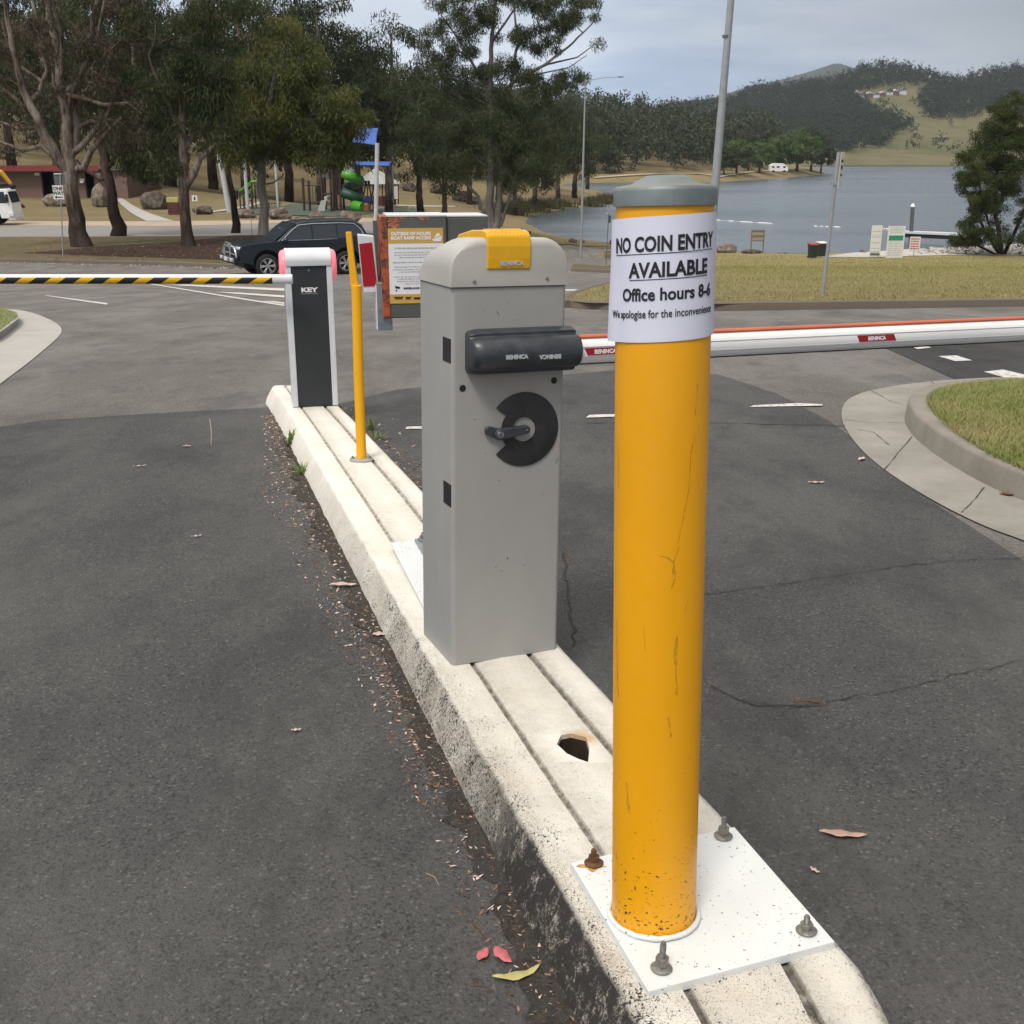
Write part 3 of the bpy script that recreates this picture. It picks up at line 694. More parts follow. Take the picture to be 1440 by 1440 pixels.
# yellow beacon: saddle over the front edge of the lid
pL = onpl(T, 685, 380, fy - .008); pR = onpl(T, 746, 378, fy - .008); bx0, bx1, bz = pL.x, pR.x, (pL.z + pR.z) / 2
tb = onpl(T, 716, 323, fy + .03).z
path = [(fy - .007, bz), (fy - .009, bz + .004), (fy - .011, bz + .03), (fy - .011, bz + (tb - bz) * .6), (fy - .006, bz + (tb - bz) * .85), (fy + .006, bz + (tb - bz) * .96), (fy + .03, tb), (fy + .12, tb - .004), (CD / 2 - .06, tb - .02), (CD / 2 + .0, tb - .055), (CD / 2 + .012, tb - .10)]
inn = [(CD / 2 - .0, tb - .11), (fy + .03, bt + .02), (fy + .01, bz)]
bc = MB().prism(path + inn, bx0, bx1, 'x').build('beacon', K['beacon'], cab, bevel=.004, seg=3)
for k in range(9):
    x = bx0 + .022 + (bx1 - bx0 - .03) * k / 9
    MB().add([], []).tube([(x, fy - .0045, bz + (tb - bz) * .86), (x, fy + .006, bz + (tb - bz) * .97), (x, fy + .03, tb + .0012), (x, fy + .08, tb - .001)], .0018, 6).build('rib', K['beacon'], bc, smooth=60)
p = onpl(T, 720, 371, fy - .011)
text('BENINCA', .0165, bc, Matrix.Translation((p.x, fy - .0112, p.z - .004)) @ Matrix.Rotation(pi / 2, 4, 'X'), K['grtext'], bold=.0008, depth=.001)
# boom bracket: dark cover with cylindrical nose
a0 = onpl(T, 661, 500, fy - .04); a1 = onpl(T, 813, 492, fy - .05)
xa, xb, zm = a0.x, a1.x, (a0.z + a1.z) / 2 + .001; hh = .061
pr = [(fy + .002, zm + hh + .004), (fy - .012, zm + hh + .004), (fy - .022, zm + hh), (fy - .036, zm + hh - .004), (fy - .036, zm + hh - .013), (fy - .04, zm + hh - .017)]
for k in range(1, 12):
    q = pi / 2 - pi * k / 12; pr.append((fy - .046 - .042 * cos(q), zm + (hh - .014) * sin(q)))
pr += [(fy - .04, zm - hh + .017), (fy - .036, zm - hh + .013), (fy - .036, zm - hh + .004), (fy - .022, zm - hh), (fy + .002, zm - hh)]
mb = MB(); n = len(pr)
secs = [(xa, .72), (xa + .004, .86), (xa + .014, .95), (xa + .03, 1), (xb - .006, 1), (xb, .94)]
for x, k in secs:
    for y, z in pr: mb.v.append((x, fy + (y - fy) * k, zm + (z - zm) * (k if k > .9 else k + .06)))
for i in range(len(secs) - 1):
    for j in range(n - 1): mb.f.append((i * n + j, i * n + j + 1, (i + 1) * n + j + 1, (i + 1) * n + j)); mb.m.append(0)
mb.f.append(tuple(range(n))); mb.m.append(0); mb.f.append(tuple((len(secs) - 1) * n + j for j in range(n))[::-1]); mb.m.append(0)
br = mb.build('boom_bracket', K['darkpl'], cab, smooth=38, bevel=.0015)
for dx in (.04, .16): MB().lathe([(0, .002), (.005, .002), (.006, 0)], 12, 0, Matrix.Translation((xa + dx + .04, fy - .03, zm + hh - .005))).build('screw', K['black'], br)
for (u, v), rot in (((727, 503), 0), ((774, 501.5), pi)):
    p = onpl(T, u, v, fy - .088)
    Mx = Matrix.Translation((p.x, fy - .0886, p.z + .001)) @ Matrix.Rotation(pi / 2, 4, 'X') @ Matrix.Rotation(rot, 4, 'Z') @ Matrix.Translation((0, -.004, 0))
    text('BENINCA', .0155, br, Mx, K['grtext'], bold=.0009, depth=.0008)
# boom
bxs = xb - .01; Lb = 4.4; rz_ = .037; zb2 = zm - .003; yb = fy - .046
mb = MB(); mb.tube([(bxs, yb, zb2), (bxs + Lb, yb, zb2)], 1, 28, ell=(.026, rz_)); bo = mb.build('boom', K['white'], cab, smooth=50)
MB().prism([(yb - .010, zb2 + .035), (yb - .013, zb2 + .0405), (yb - .009, zb2 + .0455), (yb + .009, zb2 + .0455), (yb + .013, zb2 + .0405), (yb + .01, zb2 + .035)], bxs + .01, bxs + Lb - .02, 'x').build('rubber_strip', K['orange'], bo, bevel=.001)
MB().box(bxs + .01, bxs + Lb - .02, yb - .006, yb + .006, zb2 - .0395, zb2 - .034).build('lower_seal', K['black'], bo)
for gx in (-.014, .014):
    MB().box(bxs + .01, bxs + Lb - .02, yb - .0262, yb - .0258 + .003, zb2 + gx - .0004, zb2 + gx + .0004).build('groove', K['grtext'], bo)
def sticker(xc, w_):
    h = .0105; yy = yb - .0275; P = [(-w_ / 2, h), (w_ / 2 - .012, h), (w_ / 2, -h), (-w_ / 2 + .012, -h)]
    P = [(xc + a, zb2 + b) for a, b in P]
    st_ = MB().prism(P, yb - .0266, yb - .023, 'y').build('sticker', K['red'], bo)
    text('BENINCA', .0165, st_, Matrix.Translation((xc, yb - .0269, zb2 - .006)) @ Matrix.Rotation(pi / 2, 4, 'X'), K['whtext'], bold=.0008, depth=.0002)
def onboom(u, v): return onpl(T, u, v, yb - .027).x
xs1 = onboom(822, 496); sticker(xs1 + .067, .135); xs2 = onboom(1206, 468); xs3 = onboom(1262, 465); sticker((xs2 + xs3) / 2, xs3 - xs2)
# disc with sector cut out, lock lever, cylinder
c = onpl(T, 737, 604, fy - .004); c2_ = onpl(T, 737, 654, fy - .004); rd = (c.z - c2_.z) * 1.03; ri_ = .037
P = []; a0, a1 = R(218), R(502)
for k in range(49): q = a0 + (a1 - a0) * k / 48; P.append((c.x + rd * cos(q), c.z + rd * sin(q)))
for k in range(17): q = R(502 + 360 * 0) + (R(578) - R(502)) * 0; 
inner = [(c.x - .058, c.z + .058), (c.x - .058, c.z + .0), (c.x - .058, c.z - .05)]
mb = MB()
n0 = 48
for k in range(n0 + 1):
    q = a0 + (a1 - a0) * k / n0
    for rr, yy in ((.036, -.001), (.038, -.0055), (rd - .004, -.0055), (rd, -.003), (rd, 0)):
        mb.v.append((c.x + rr * cos(q), fy + yy, c.z + rr * sin(q)))
for k in range(n0):
    for j in range(4): mb.f.append((k * 5 + j, k * 5 + j + 1, k * 5 + 5 + j + 1, k * 5 + 5 + j)); mb.m.append(0)
mb.f.append((0, 1, 2, 3, 4)); mb.m.append(0); mb.f.append(tuple(n0 * 5 + j for j in range(5))[::-1]); mb.m.append(0)
# bridge across the cut sector
q0 = [(c.x - .064, c.z + .052), (c.x - .064, c.z - .045)]
q1_, q2_ = R(140), R(220)
mb.prism([(c.x + .071 * cos(q1_ + (q2_ - q1_) * k / 14), c.z + .071 * sin(q1_ + (q2_ - q1_) * k / 14)) for k in range(15)] + [(c.x + .037 * cos(q2_ + (q1_ - q2_) * k / 10), c.z + .037 * sin(q2_ + (q1_ - q2_) * k / 10)) for k in range(11)], fy - .0052, fy, 'y')
di = mb.build('lock_disc', K['disc'], cab, smooth=35)
mb = MB(); cx, cz_ = c.x - .004, c.z + .004
l0 = onpl(T, 703, 611, fy - .02); l1 = onpl(T, 740, 604, fy - .02); l2 = onpl(T, 688, 606, fy - .01)
def caps(p, q, r0, r1, n=10):
    d = math.atan2(q[1] - p[1], q[0] - p[0]); P = []
    for k in range(n + 1): a = d + pi / 2 + pi * k / n; P.append((p[0] + r0 * cos(a), p[1] + r0 * sin(a)))
    for k in range(n + 1): a = d - pi / 2 + pi * k / n; P.append((q[0] + r1 * cos(a), q[1] + r1 * sin(a)))
    return P
lv_ = MB().prism(caps((l0.x, l0.z), (l1.x, l1.z), .0165, .0115), fy - .027, fy - .005, 'y').build('lock_lever', K['darkpl'], cab, smooth=40, bevel=.003)
MB().prism(caps((l2.x, l2.z), (l0.x, l0.z), .0135, .014), fy - .015, fy - .004, 'y').build('lock_boss', K['darkpl'], lv_, smooth=40, bevel=.002)
Mc = Matrix.Translation((l0.x, fy - .027, l0.z)) @ Matrix.Rotation(pi / 2, 4, 'X')
MB().lathe([(0, .002), (.0095, .002), (.0105, 0)], 24, 0, Mc).build('key_cylinder', K['steel'], lv_, smooth=40)
MB().box(l0.x - .0014, l0.x + .0014, fy - .0294, fy - .0285, l0.z - .006, l0.z + .003).build('keyhole', K['black'], lv_)
MB().lathe([(0, .0015), (.0025, .0015), (.003, 0)], 10, 0, Matrix.Translation((l1.x, fy - .027, l1.z)) @ Matrix.Rotation(pi / 2, 4, 'X')).build('rivet', K['steel'], lv_)
for u, v in ((650.5, 546), (779, 535)):
    p = onpl(T, u, v, fy); MB().lathe([(0, .0006), (.0098, .0006), (.0098, 0)], 24, 0, Matrix.Translation((p.x, fy - .0004, p.z)) @ Matrix.Rotation(pi / 2, 4, 'X')).build('plug_hole', K['black'], cab)
p = onpl(T, 713.5, 785, fy); MB().lathe([(0, .0006), (.0024, .0006), (.0024, 0)], 12, 0, Matrix.Translation((p.x, fy - .0004, p.z)) @ Matrix.Rotation(pi / 2, 4, 'X')).build('plug_hole', K['black'], cab)
# slots in the left side
I = T.inverted(); xl_ = -CW / 2
def onside(u, v):
    c = I @ CAM; d = I.to_3x3() @ ray(u, v); t = (xl_ - c.x) / d.x; return c + d * t
for (u0, v0), (u1, v1) in (((623, 473), (633.5, 515)), ((624, 675), (634, 717))):
    p, q = onside(u0, v0), onside(u1, v1)
    s_ = MB().box(xl_ - .0012, xl_ + .002, min(p.y, q.y), max(p.y, q.y), min(p.z, q.z) + .008, max(p.z, q.z)).build('side_slot', K['black'], cab)
# scratches on the front: a few thin marks
for (u, v), L_, a_, mt in (((706, 446), .022, -1.1, 'grtext'), ((723, 447), .03, -.25, 'grtext'), ((700, 440), .012, .9, 'disc'), ((668, 590), .008, .2, 'disc'), ((683, 638), .006, 1.2, 'disc'), ((783, 648), .02, -1.1, 'disc'), ((702, 676), .009, .4, 'disc'), ((763, 695), .006, 1, 'disc'), ((697, 797), .006, 0, 'disc'), ((737, 795), .005, 0, 'disc'), ((705, 803), .006, .3, 'disc'), ((680, 437), .003, .3, 'disc'), ((714, 425), .004, .3, 'disc')):
    p = onpl(T, u, v, fy); Ms = Matrix.Translation((p.x, fy - .0002, p.z)) @ Matrix.Rotation(a_, 4, 'Y')
    MB().box(-L_ / 2, L_ / 2, -.0004, .0003, -.0005, .0005, 0, Ms).build('scratch', K[mt], cab)
# ================================================================== base plate of the machine, lying on the island
zz = IZ(-.3, 3.9) + .022
Pp = [onz(u, v, zz) for u, v in ((603, 868), (549, 763), (588, 758), (660, 850))]
yaxis = (Pp[1] - Pp[0]).normalized(); xaxis = Vector((yaxis.y, -yaxis.x, 0)); Lp = (Pp[1] - Pp[0]).length
Mq = Matrix(((xaxis.x, yaxis.x, 0, Pp[0].x), (xaxis.y, yaxis.y, 0, Pp[0].y), (0, 0, 1, zz), (0, 0, 0, 1)))
mo = Mq @ Vector((.17, Lp * .55, 0)); 
# ================================================================== ticket machine on a pole behind the cabinet
Ym = 3.92
TM = frame(Vector((mo.x, mo.y, IZ(mo.x, mo.y))), 0, .5, R(10))
mac = thing('ticket_machine', 'weathered grey ticket machine with poster, behind the grey barrier cabinet', 'ticket machine', mat4=TM)
o = MB().box(0, .34, 0, Lp, -.006, 0, 0, Mq).build('base_plate', K['plate_white'], mac, bevel=.001); localize(o, TM)
o = MB().box(.012, .05, Lp - .02, Lp - .002, -.03, -.006, 0, Mq).build('plate_shim', K['conc'], mac); localize(o, TM)
o = MB().box(.095, .30, Lp * .2, Lp - .012, .0005, .012, 0, Mq).build('foot_plate', K['galv'], mac, bevel=.001); localize(o, TM)
p = TM.inverted() @ (Mq @ Vector((.125, Lp - .03, .012))); bolt(mac, p, .012, .03)
# cabinet box: front plane through pixels
fyl = (TM.inverted() @ at(570, 380, Ym)).y
def mp(u, v, d=0): return onpl(TM, u, v, fyl + d)
A = mp(545, 305); Bm = mp(545, 448); C = mp(627, 303); D = mp(686, 303)
zt_, zb_ = A.z, Bm.z
mbx = MB().box(A.x, C.x + .002, fyl, fyl + .20, zb_, zt_).build('front_box', K['mach'], mac, bevel=.004)
MB().box(A.x - .003, C.x, fyl - .002, fyl + .201, zt_, zt_ + .006).build('box_rim', K['offw'], mbx, bevel=.001)
E_ = mp(534, 306)
o = MB().box(E_.x, A.x - .0005, fyl - .003, fyl + .17, zb_ - .0, zt_ + .002).build('side_flange', K['primer'], mac, bevel=.002)
MB().box(C.x + .004, D.x, fyl + .01, fyl + .22, zb_ + .0, zt_ - .002).build('rear_box', K['mach'], mac, bevel=.005)
MB().box(C.x + .004, D.x, fyl + .009, fyl + .221, zt_ - .002, zt_ + .003).build('box_rim', K['offw'], mbx, bevel=.001)
cxm = (A.x + D.x) / 2
MB().box(cxm + .02, cxm + .12, fyl + .05, fyl + .15, .006, zb_).build('post', K['darkgrey'], mac, bevel=.003)
# patches of orange primer showing through the paint
def patch(u0, v0, u1, v1, n, seed):
    rr = random.Random(seed); mb = MB(); a, b_ = mp(u0, v0), mp(u1, v1)
    for _ in range(n):
        x = rr.uniform(a.x, b_.x); z = rr.uniform(min(a.z, b_.z), max(a.z, b_.z)); r = rr.uniform(.001, .0045); e = rr.uniform(1, 3.5)
        mb.prism([(x + r * e * cos(q) * rr.uniform(.6, 1.2), z + r * sin(q) * rr.uniform(.6, 1.2)) for q in [2 * pi * k / 8 for k in range(8)]], fyl - .0009, fyl + .001, 'y')
    mb.build('bare_patch', simple('bare_primer', (.5, .17, .08), .7, var=.25, scale=60), mbx)
patch(556, 303.5, 600, 308, 38, 1); patch(542, 310, 562, 320, 30, 2); patch(546, 304, 552, 311, 8, 3)
# poster
q0, q1 = mp(548, 427), mp(623, 320.5)
po = MB().box(q0.x, q1.x, fyl - .0015, fyl - .0002, q0.z, q1.z).build('poster', K['whtext'], mac)
hz = q1.z - (q1.z - q0.z) * .195; fz = q0.z + (q1.z - q0.z) * .125
MB().box(q0.x, q1.x, fyl - .0022, fyl - .0016, hz, q1.z).build('poster_header', K['gold'], po); MB().box(q0.x, q1.x, fyl - .0022, fyl - .0016, q0.z, fz).build('poster_footer', K['gold'], po)
PW = q1.x - q0.x; PH = q1.z - q0.z
def ptxt(s, x, z, size, mat='ink', al='CENTER', bold=.0):
    return text(s, size, po, Matrix.Translation((q0.x + PW * x, fyl - .0026, q0.z + PH * z)) @ Matrix.Rotation(pi / 2, 4, 'X'), K[mat], 'poster_lettering', bold, al, .0002)
ptxt('OUTSIDE OF HOURS', .06, .91, .0145, 'whtext', 'LEFT', .0007); ptxt('BOAT RAMP ACCESS', .06, .853, .0145, 'whtext', 'LEFT', .0007)
# boat emblem in the header: hull and cabin
bx_ = q0.x + PW * .89; bz_ = q0.z + PH * .885
MB().prism([(bx_ - .018, bz_ - .008), (bx_ - .012, bz_ - .015), (bx_ + .012, bz_ - .015), (bx_ + .017, bz_ + .002)], fyl - .0028, fyl - .0023, 'y').build('boat_emblem', K['whtext'], po)
MB().prism([(bx_ - .012, bz_ - .004), (bx_ + .012, bz_ + .003), (bx_ + .006, bz_ + .014), (bx_ - .002, bz_ + .010)], fyl - .0028, fyl - .0023, 'y').build('boat_emblem', K['whtext'], po)
# small print: rows of dashes where the words cannot be read
mb = MB(); rr_ = random.Random(3)
for z, x0, x1, h in ((.74, .12, .88, .0052), (.685, .11, .85, .0034), (.652, .11, .74, .0034), (.618, .2, .82, .0034), (.552, .08, .8, .0042), (.492, .11, .86, .0034), (.457, .08, .88, .0034), (.425, .18, .8, .0034), (.36, .1, .86, .0034), (.33, .16, .84, .0034), (.298, .14, .86, .0034), (.266, .3, .8, .0034)):
    x = x0
    while x < x1:
        w_ = rr_.uniform(.02, .075); x2 = min(x + w_, x1)
        k = x
        while k < x2:
            dw = rr_.uniform(.008, .014); mb.box(q0.x + PW * k, q0.x + PW * min(k + dw, x2), fyl - .0024, fyl - .0017, q0.z + PH * z - h * rr_.uniform(.35, .5), q0.z + PH * z + h * rr_.uniform(.3, .6)); k += dw + .004
        x = x2 + .016
mb.build('small_print', K['grtext'], po)
ptxt('SURVEILLANCE CAMERAS', .26, .195, .0078, 'ink', 'LEFT', .0004)
mb = MB(); cx_, cz2 = q0.x + PW * .15, q0.z + PH * .21
mb.prism([(cx_ - .009, cz2 + .007), (cx_ + .008, cz2 + .004), (cx_ + .007, cz2 - .003), (cx_ - .007, cz2 - .001)], fyl - .0026, fyl - .002, 'y'); mb.prism([(cx_ - .006, cz2 - .006), (cx_ - .002, cz2 - .006), (cx_ - .002, cz2 - .011), (cx_ - .006, cz2 - .011)], fyl - .0026, fyl - .002, 'y'); mb.build('camera_symbol', K['ink'], po)
mb = MB()
for x0, x1, dz in ((.08, .25, .004), (.1, .23, -.001), (.29, .4, .003), (.29, .38, -.002), (.44, .7, .001), (.44, .66, -.0025)): mb.box(q0.x + PW * x0, q0.x + PW * x1, fyl - .0029, fyl - .0023, q0.z + PH * .062 + dz, q0.z + PH * .062 + dz + .0035)
mb.build('footer_logos', K['ink'], po)
# lower grey box with sticker, upper reader with red reflector, both on the left of the post
r0 = mp(529, 400, .02); r1 = mp(552, 464, .02)
lb = MB().box(r0.x, r1.x, fyl + .01, fyl + .09, r1.z, zb_ + .12).build('cable_box', K['galv'], mac, bevel=.002)
p0 = mp(523, 384, .1); P4 = [mp(523, 406, .1), mp(528.5, 410, .01), mp(528.5, 464, .01), mp(523, 458, .1)]
MB().prism([(fyl + .012, r1.z + .002), (fyl + .085, r1.z + .002), (fyl + .085, zb_ + .11), (fyl + .012, zb_ + .11)], r0.x - .002, r0.x, 'x').build('label_sticker', K['whtext'], lb)
mb = MB()
for k in range(15):
    z = r1.z + .01 + k * .009; mb.box(r0.x - .0026, r0.x - .002, fyl + .03, fyl + .03 + rr_.uniform(.02, .045), z, z + .0025)
mb.build('label_print', K['ink'], lb)
RD = mp(504, 331, .06); RE = mp(527, 345, .06)
qd = [mp(503, 330, .05), mp(526, 332, .05), mp(533, 411, .05), mp(512, 412, .05)]
rb = MB().prism([(q.x, q.z) for q in qd], fyl + .05, fyl + .11, 'y').build('reader_box', K['offw'], mac, bevel=.003)
q2 = [mp(505, 343, .047), mp(523, 341, .047), mp(530.5, 402, .047), mp(511, 403, .047)]
MB().prism([(q.x, q.z) for q in q2], fyl + .0475, fyl + .0498, 'y').build('red_panel', K['redref'], rb)
MB().box(qd[1].x - .004, E_.x, fyl + .07, fyl + .1, zb_ + .08, zb_ + .14).build('reader_bracket', K['darkgrey'], rb)
MB().box(r1.x - .045, r1.x - .012, fyl + .171, fyl + .2, r1.z, zt_ - .02).build('rear_strut', K['darkgrey'], mac)
# ================================================================== thin yellow post
zt2 = IZ(-.9, 5.6); b0 = onz(508.5, 646, zt2)
TP = frame(b0, .2, .8, 0)
tp = thing('bollard', 'slim yellow post with flattened top, standing on the white island', 'post', mat4=TP)
tpz = onpl(TP, 492, 398, 0).z; tpt = onpl(TP, 490, 326, 0)
zz1 = onpl(TP, 501, 399, 0); rp = .0255
MB().tube([(0, 0, .006), (0, 0, tpz * .5), (zz1.x + .001, 0, tpz - .01)], rp, 28).build('pipe', K['yellow2'], tp, smooth=50, bevel=.003)
mb = MB(); k0, k1 = zz1.x - .007, tpt.x + .001
for i in range(9):
    t = i / 8; x = k0 + (k1 - k0) * t; z = tpz - .03 + (tpt.z - tpz + .03) * t; w_ = .019 - .006 * t + .001 * sin(t * 9)
    mb.v += [(x - w_, -.012, z), (x + w_ * .9, -.008, z), (x + w_, .012, z), (x - w_ * .9, .010, z)]
for i in range(8):
    for k in range(4): mb.f.append((i * 4 + k, i * 4 + (k + 1) % 4, i * 4 + 4 + (k + 1) % 4, i * 4 + 4 + k)); mb.m.append(0)
mb.f += [(3, 2, 1, 0), (32, 33, 34, 35)]; mb.m += [0, 0]
mb.build('crushed_sleeve', K['yellow2'], tp, smooth=40, bevel=.002)
MB().lathe([(0, 0), (.062, 0), (.063, .005), (.03, .008), (0, .008)], 32, 0, Matrix.Translation((0, -.005, 0))).build('base_flange', K['painted'] if 'painted' in K else K['conc_light'], tp, smooth=40)
for dx in (-.045, .046): bolt(tp, Vector((dx, -.01, .006)), .006, .016)
# ================================================================== dark barrier with silver frame
zk = IZ(-1.25, 7.15); k1 = onz(412, 573, zk); k2 = onz(476, 570, zk); xd = k2 - k1; KW = xd.length; KD = .2
yaw = math.atan2(xd.y, xd.x); ctr = (k1 + k2) / 2 + Vector((-sin(yaw), cos(yaw), 0)) * KD / 2
TK = frame(ctr, 0, .3, yaw); ky = -KD / 2
kb = thing('boom_barrier', 'slim silver barrier with dark front panel, pink lights and a yellow and black striped boom', 'boom barrier', mat4=TK)
kt = onpl(TK, 435, 374, ky).z; kht = onpl(TK, 435, 350, ky).z; hw = KW / 2; print('key', KW, kt, kht)
for s in (-1, 1): MB().prism([(s * hw, ky), (s * (hw - .036), ky), (s * (hw - .036), -ky), (s * hw, -ky)], 0, kt, 'z').build('side_frame', K['offw'], kb, bevel=.004)
MB().box(-hw + .037, hw - .037, ky + .008, -ky - .01, 0, kt - .003).build('front_panel', K['darkflat'], kb)
# hood, curved in profile
pr = [(ky - .006, kt), (ky - .012, kt + .03)]
for k in range(9):
    q = pi - pi * k / 8; pr.append((0 + (KD / 2 + .012) * cos(q), kt + .04 + (kht - kt - .04) * sin(q)))
pr += [(-ky + .006, kt)]
hd = MB().prism(pr, -hw + .004, hw - .004, 'x').build('hood', K['offw'], kb, smooth=40, bevel=.003)
for s in (-1, 1):
    Mr = Matrix.Translation((s * (hw - .003), 0, kt - .005)) @ Matrix.Rotation(s * pi / 2, 4, 'Y')
    MB().lathe([(0, .034), (.075, .034), (.092, .026), (.101, .006), (.1, 0), (0, 0)], 40, 0, Mr).build('light_ring', K['pink'], kb, smooth=50)
p = onpl(TK, 434, 380, ky + .008); MB().lathe([(0, .002), (.006, .002), (.007, 0)], 12, 0, Matrix.Translation((p.x, ky + .008, p.z)) @ Matrix.Rotation(pi / 2, 4, 'X')).build('panel_lock', K['steel'], kb)
p = onpl(TK, 435, 411, ky + .008); Mx = Matrix.Translation((p.x, ky + .0072, p.z + .003)) @ Matrix.Rotation(pi / 2, 4, 'X')
text('KEY', .046, kb, Mx @ Matrix.Diagonal((1.25, .8, 1, 1)), K['whtext'], bold=.0022); text('AUTOMATION', .0135, kb, Matrix.Translation((p.x, ky + .0072, p.z - .012)) @ Matrix.Rotation(pi / 2, 4, 'X'), K['grtext'], spacing=1.15)
# boom towards the left
e0 = TK.inverted() @ at(400, 392.5, 7.1); e1 = TK.inverted() @ at(0, 392.5, 7.05); dv = (e1 - e0).normalized(); e2 = e0 + dv * 3.4
Mb_ = TK @ Matrix.Translation(e0)
def along(q): return e0 + dv * q
# the boom mesh runs along its own x axis so that the stripes follow it
dw = (TK.to_3x3() @ dv).normalized(); zax = Vector((0, 0, 1)); xax = -dw; yax = zax.cross(xax).normalized(); zax = xax.cross(yax)
Wm = Matrix(((xax.x, yax.x, zax.x, 0), (xax.y, yax.y, zax.y, 0), (xax.z, yax.z, zax.z, 0), (0, 0, 0, 1))); w0 = TK @ e0; Wm.translation = w0
bm_ = MB().tube([(-.07, 0, 0), (-3.5, 0, 0)], 1, 20, ell=(.022, .029)).build('boom', K['stripes'], None, smooth=50)
bm_.parent = kb; bm_.matrix_parent_inverse = TK.inverted(); bm_.matrix_basis = Wm
o = MB().tube([(.05, 0, 0), (-.071, 0, 0)], 1, 20, ell=(.0225, .0295)).build('boom_sleeve', K['offw'], None, smooth=50)
o.parent = kb; o.matrix_parent_inverse = TK.inverted(); o.matrix_basis = Wm
MB().box(e0.x + .0, -hw, -.04, .04, e0.z - .035, e0.z + .035).build('boom_mount', K['offw'], kb, bevel=.004)
# ------------------------------------------------------------------ leaves, twigs, weeds, litter
def leaf(label, u, v, L, W, ang, mat, curl=.15, z=None, bend=.1):
    p = gnd(u, v) if z is None else onz(u, v, z); me = MB(); n = 9
    for i in range(n + 1):
        t = i / n; w_ = W / 2 * (sin(pi * t ** .8) ** .8 if 0 < t < 1 else .02); x = (t - .5) * L; yb_ = bend * L * (t - .5) ** 2 * 2
        for s in (-1, 0, 1):
            me.v.append((x, yb_ + s * w_, .006 + curl * w_ * (abs(s)) + .25 * curl * L * (t - .5) ** 2 + .002 * sin(i * 1.7 + s)))
    for i in range(n):
        for j in (0, 1): me.f.append((i * 3 + j, i * 3 + j + 1, i * 3 + 4 + j, i * 3 + 3 + j)); me.m.append(0)
    m_ = bpy.data.meshes.new('fallen_leaf'); m_.from_pydata(me.v, [], me.f)
    o = link('fallen_leaf', m_, mat, smooth=180); s = o.modifiers.new('t', 'SOLIDIFY'); s.thickness = .0006
    o.location = (p.x, p.y, p.z + .004); o.rotation_euler = (0, 0, ang); tag(o, label, 'leaf', 'leaves fallen on the asphalt'); return o
lf = {k: simple('leaf_' + k, c, .6, var=.2, scale=40) for k, c in (('pink', (.42, .27, .2)), ('rose', (.5, .13, .14)), ('lime', (.42, .38, .15)), ('pale', (.55, .42, .36)), ('brown', (.16, .09, .05)))}
leaf('long pinkish dry leaf lying alone on the asphalt right of the thick bollard', 1186, 1179, .115, .026, -.16, lf['pink'], .3)
leaf('yellow green gum leaf at the foot of the dirty kerb face, near the bottom edge', 731, 1379, .105, .022, .35, lf['lime'], .3, bend=.35)
leaf('bright rose leaf next to the paler rose leaf and twig', 706, 1350, .06, .026, -.95, lf['rose'], .3)
leaf('small dull rose leaf left of the brighter rose leaf', 680, 1348, .042, .022, 1.1, lf['rose'], .3)
leaf('pale pink curled leaf lying left of the grooved kerb, level with the cabinet slot', 483, 828, .11, .03, .05, lf['pale'], .8)
leaf('small pink leaf in the kerb litter beside the base of the grey cabinet', 534, 896, .05, .03, .1, lf['pale'], .3)
leaf('tiny pale leaf on the dark asphalt left of the island', 277, 757, .05, .012, .5, lf['pale'], .5)
leaf('tiny pale leaf on the left lane by itself, lower down', 417, 1031, .03, .012, .2, lf['pale'], .4)
leaf('small leaf on the left lane near the light scratch', 197, 658, .07, .012, .4, lf['pale'], .6)
leaf('small leaf left of the scratch mark on the left lane', 263, 630, .05, .02, .1, lf['pale'], .6)
leaf('small pale leaf right of the thick bollard, above the long pink leaf', 1145, 1229, .028, .01, -.9, lf['pale'], .3)
leaf('leaf fallen on the concrete apron near the curved kerb', 1212, 648, .08, .03, .9, lf['pale'], .5)
leaf('leaf lying below the apron on the right lane', 1148, 681, .09, .02, .0, lf['pale'], .3)
leaf('brown leaf in the gutter at the foot of the curved kerb', 1420, 699, .1, .04, -.3, lf['brown'], .5)
for (a_, b_), lab, mt, r_ in ((((640, 1278), (697, 1342)), 'thin grey brown twig lying at the kerb foot above the rose leaves', 'rust', .0016), (((598, 1229), (618, 1248)), 'short pale straw on the asphalt near the kerb', 'dirt', .001), (((295, 590), (297, 627)), 'straight pale straw on the dark asphalt', 'dirt', .003),
                              (((658, 1386), (700, 1402)), 'fine brown twig left of the yellow green leaf', 'rust', .001), (((1112, 986), (1166, 994)), 'short dark twig on the right lane beside a crack', 'rust', .003), (((792, 774), (806, 796)), 'dark twig in the gap right of the grey cabinet', 'rust', .003)):
    p, q = gnd(*a_), gnd(*b_); mid = p.lerp(q, .55) + Vector((.004, .006, .004))
    o = MB().tube([p + Vector((0, 0, .003)), mid + Vector((0, 0, .003)), q + Vector((0, 0, .003))], [r_, r_ * .9, r_ * .5], 6).build('twig', K[mt]); tag(o, lab, 'twig')
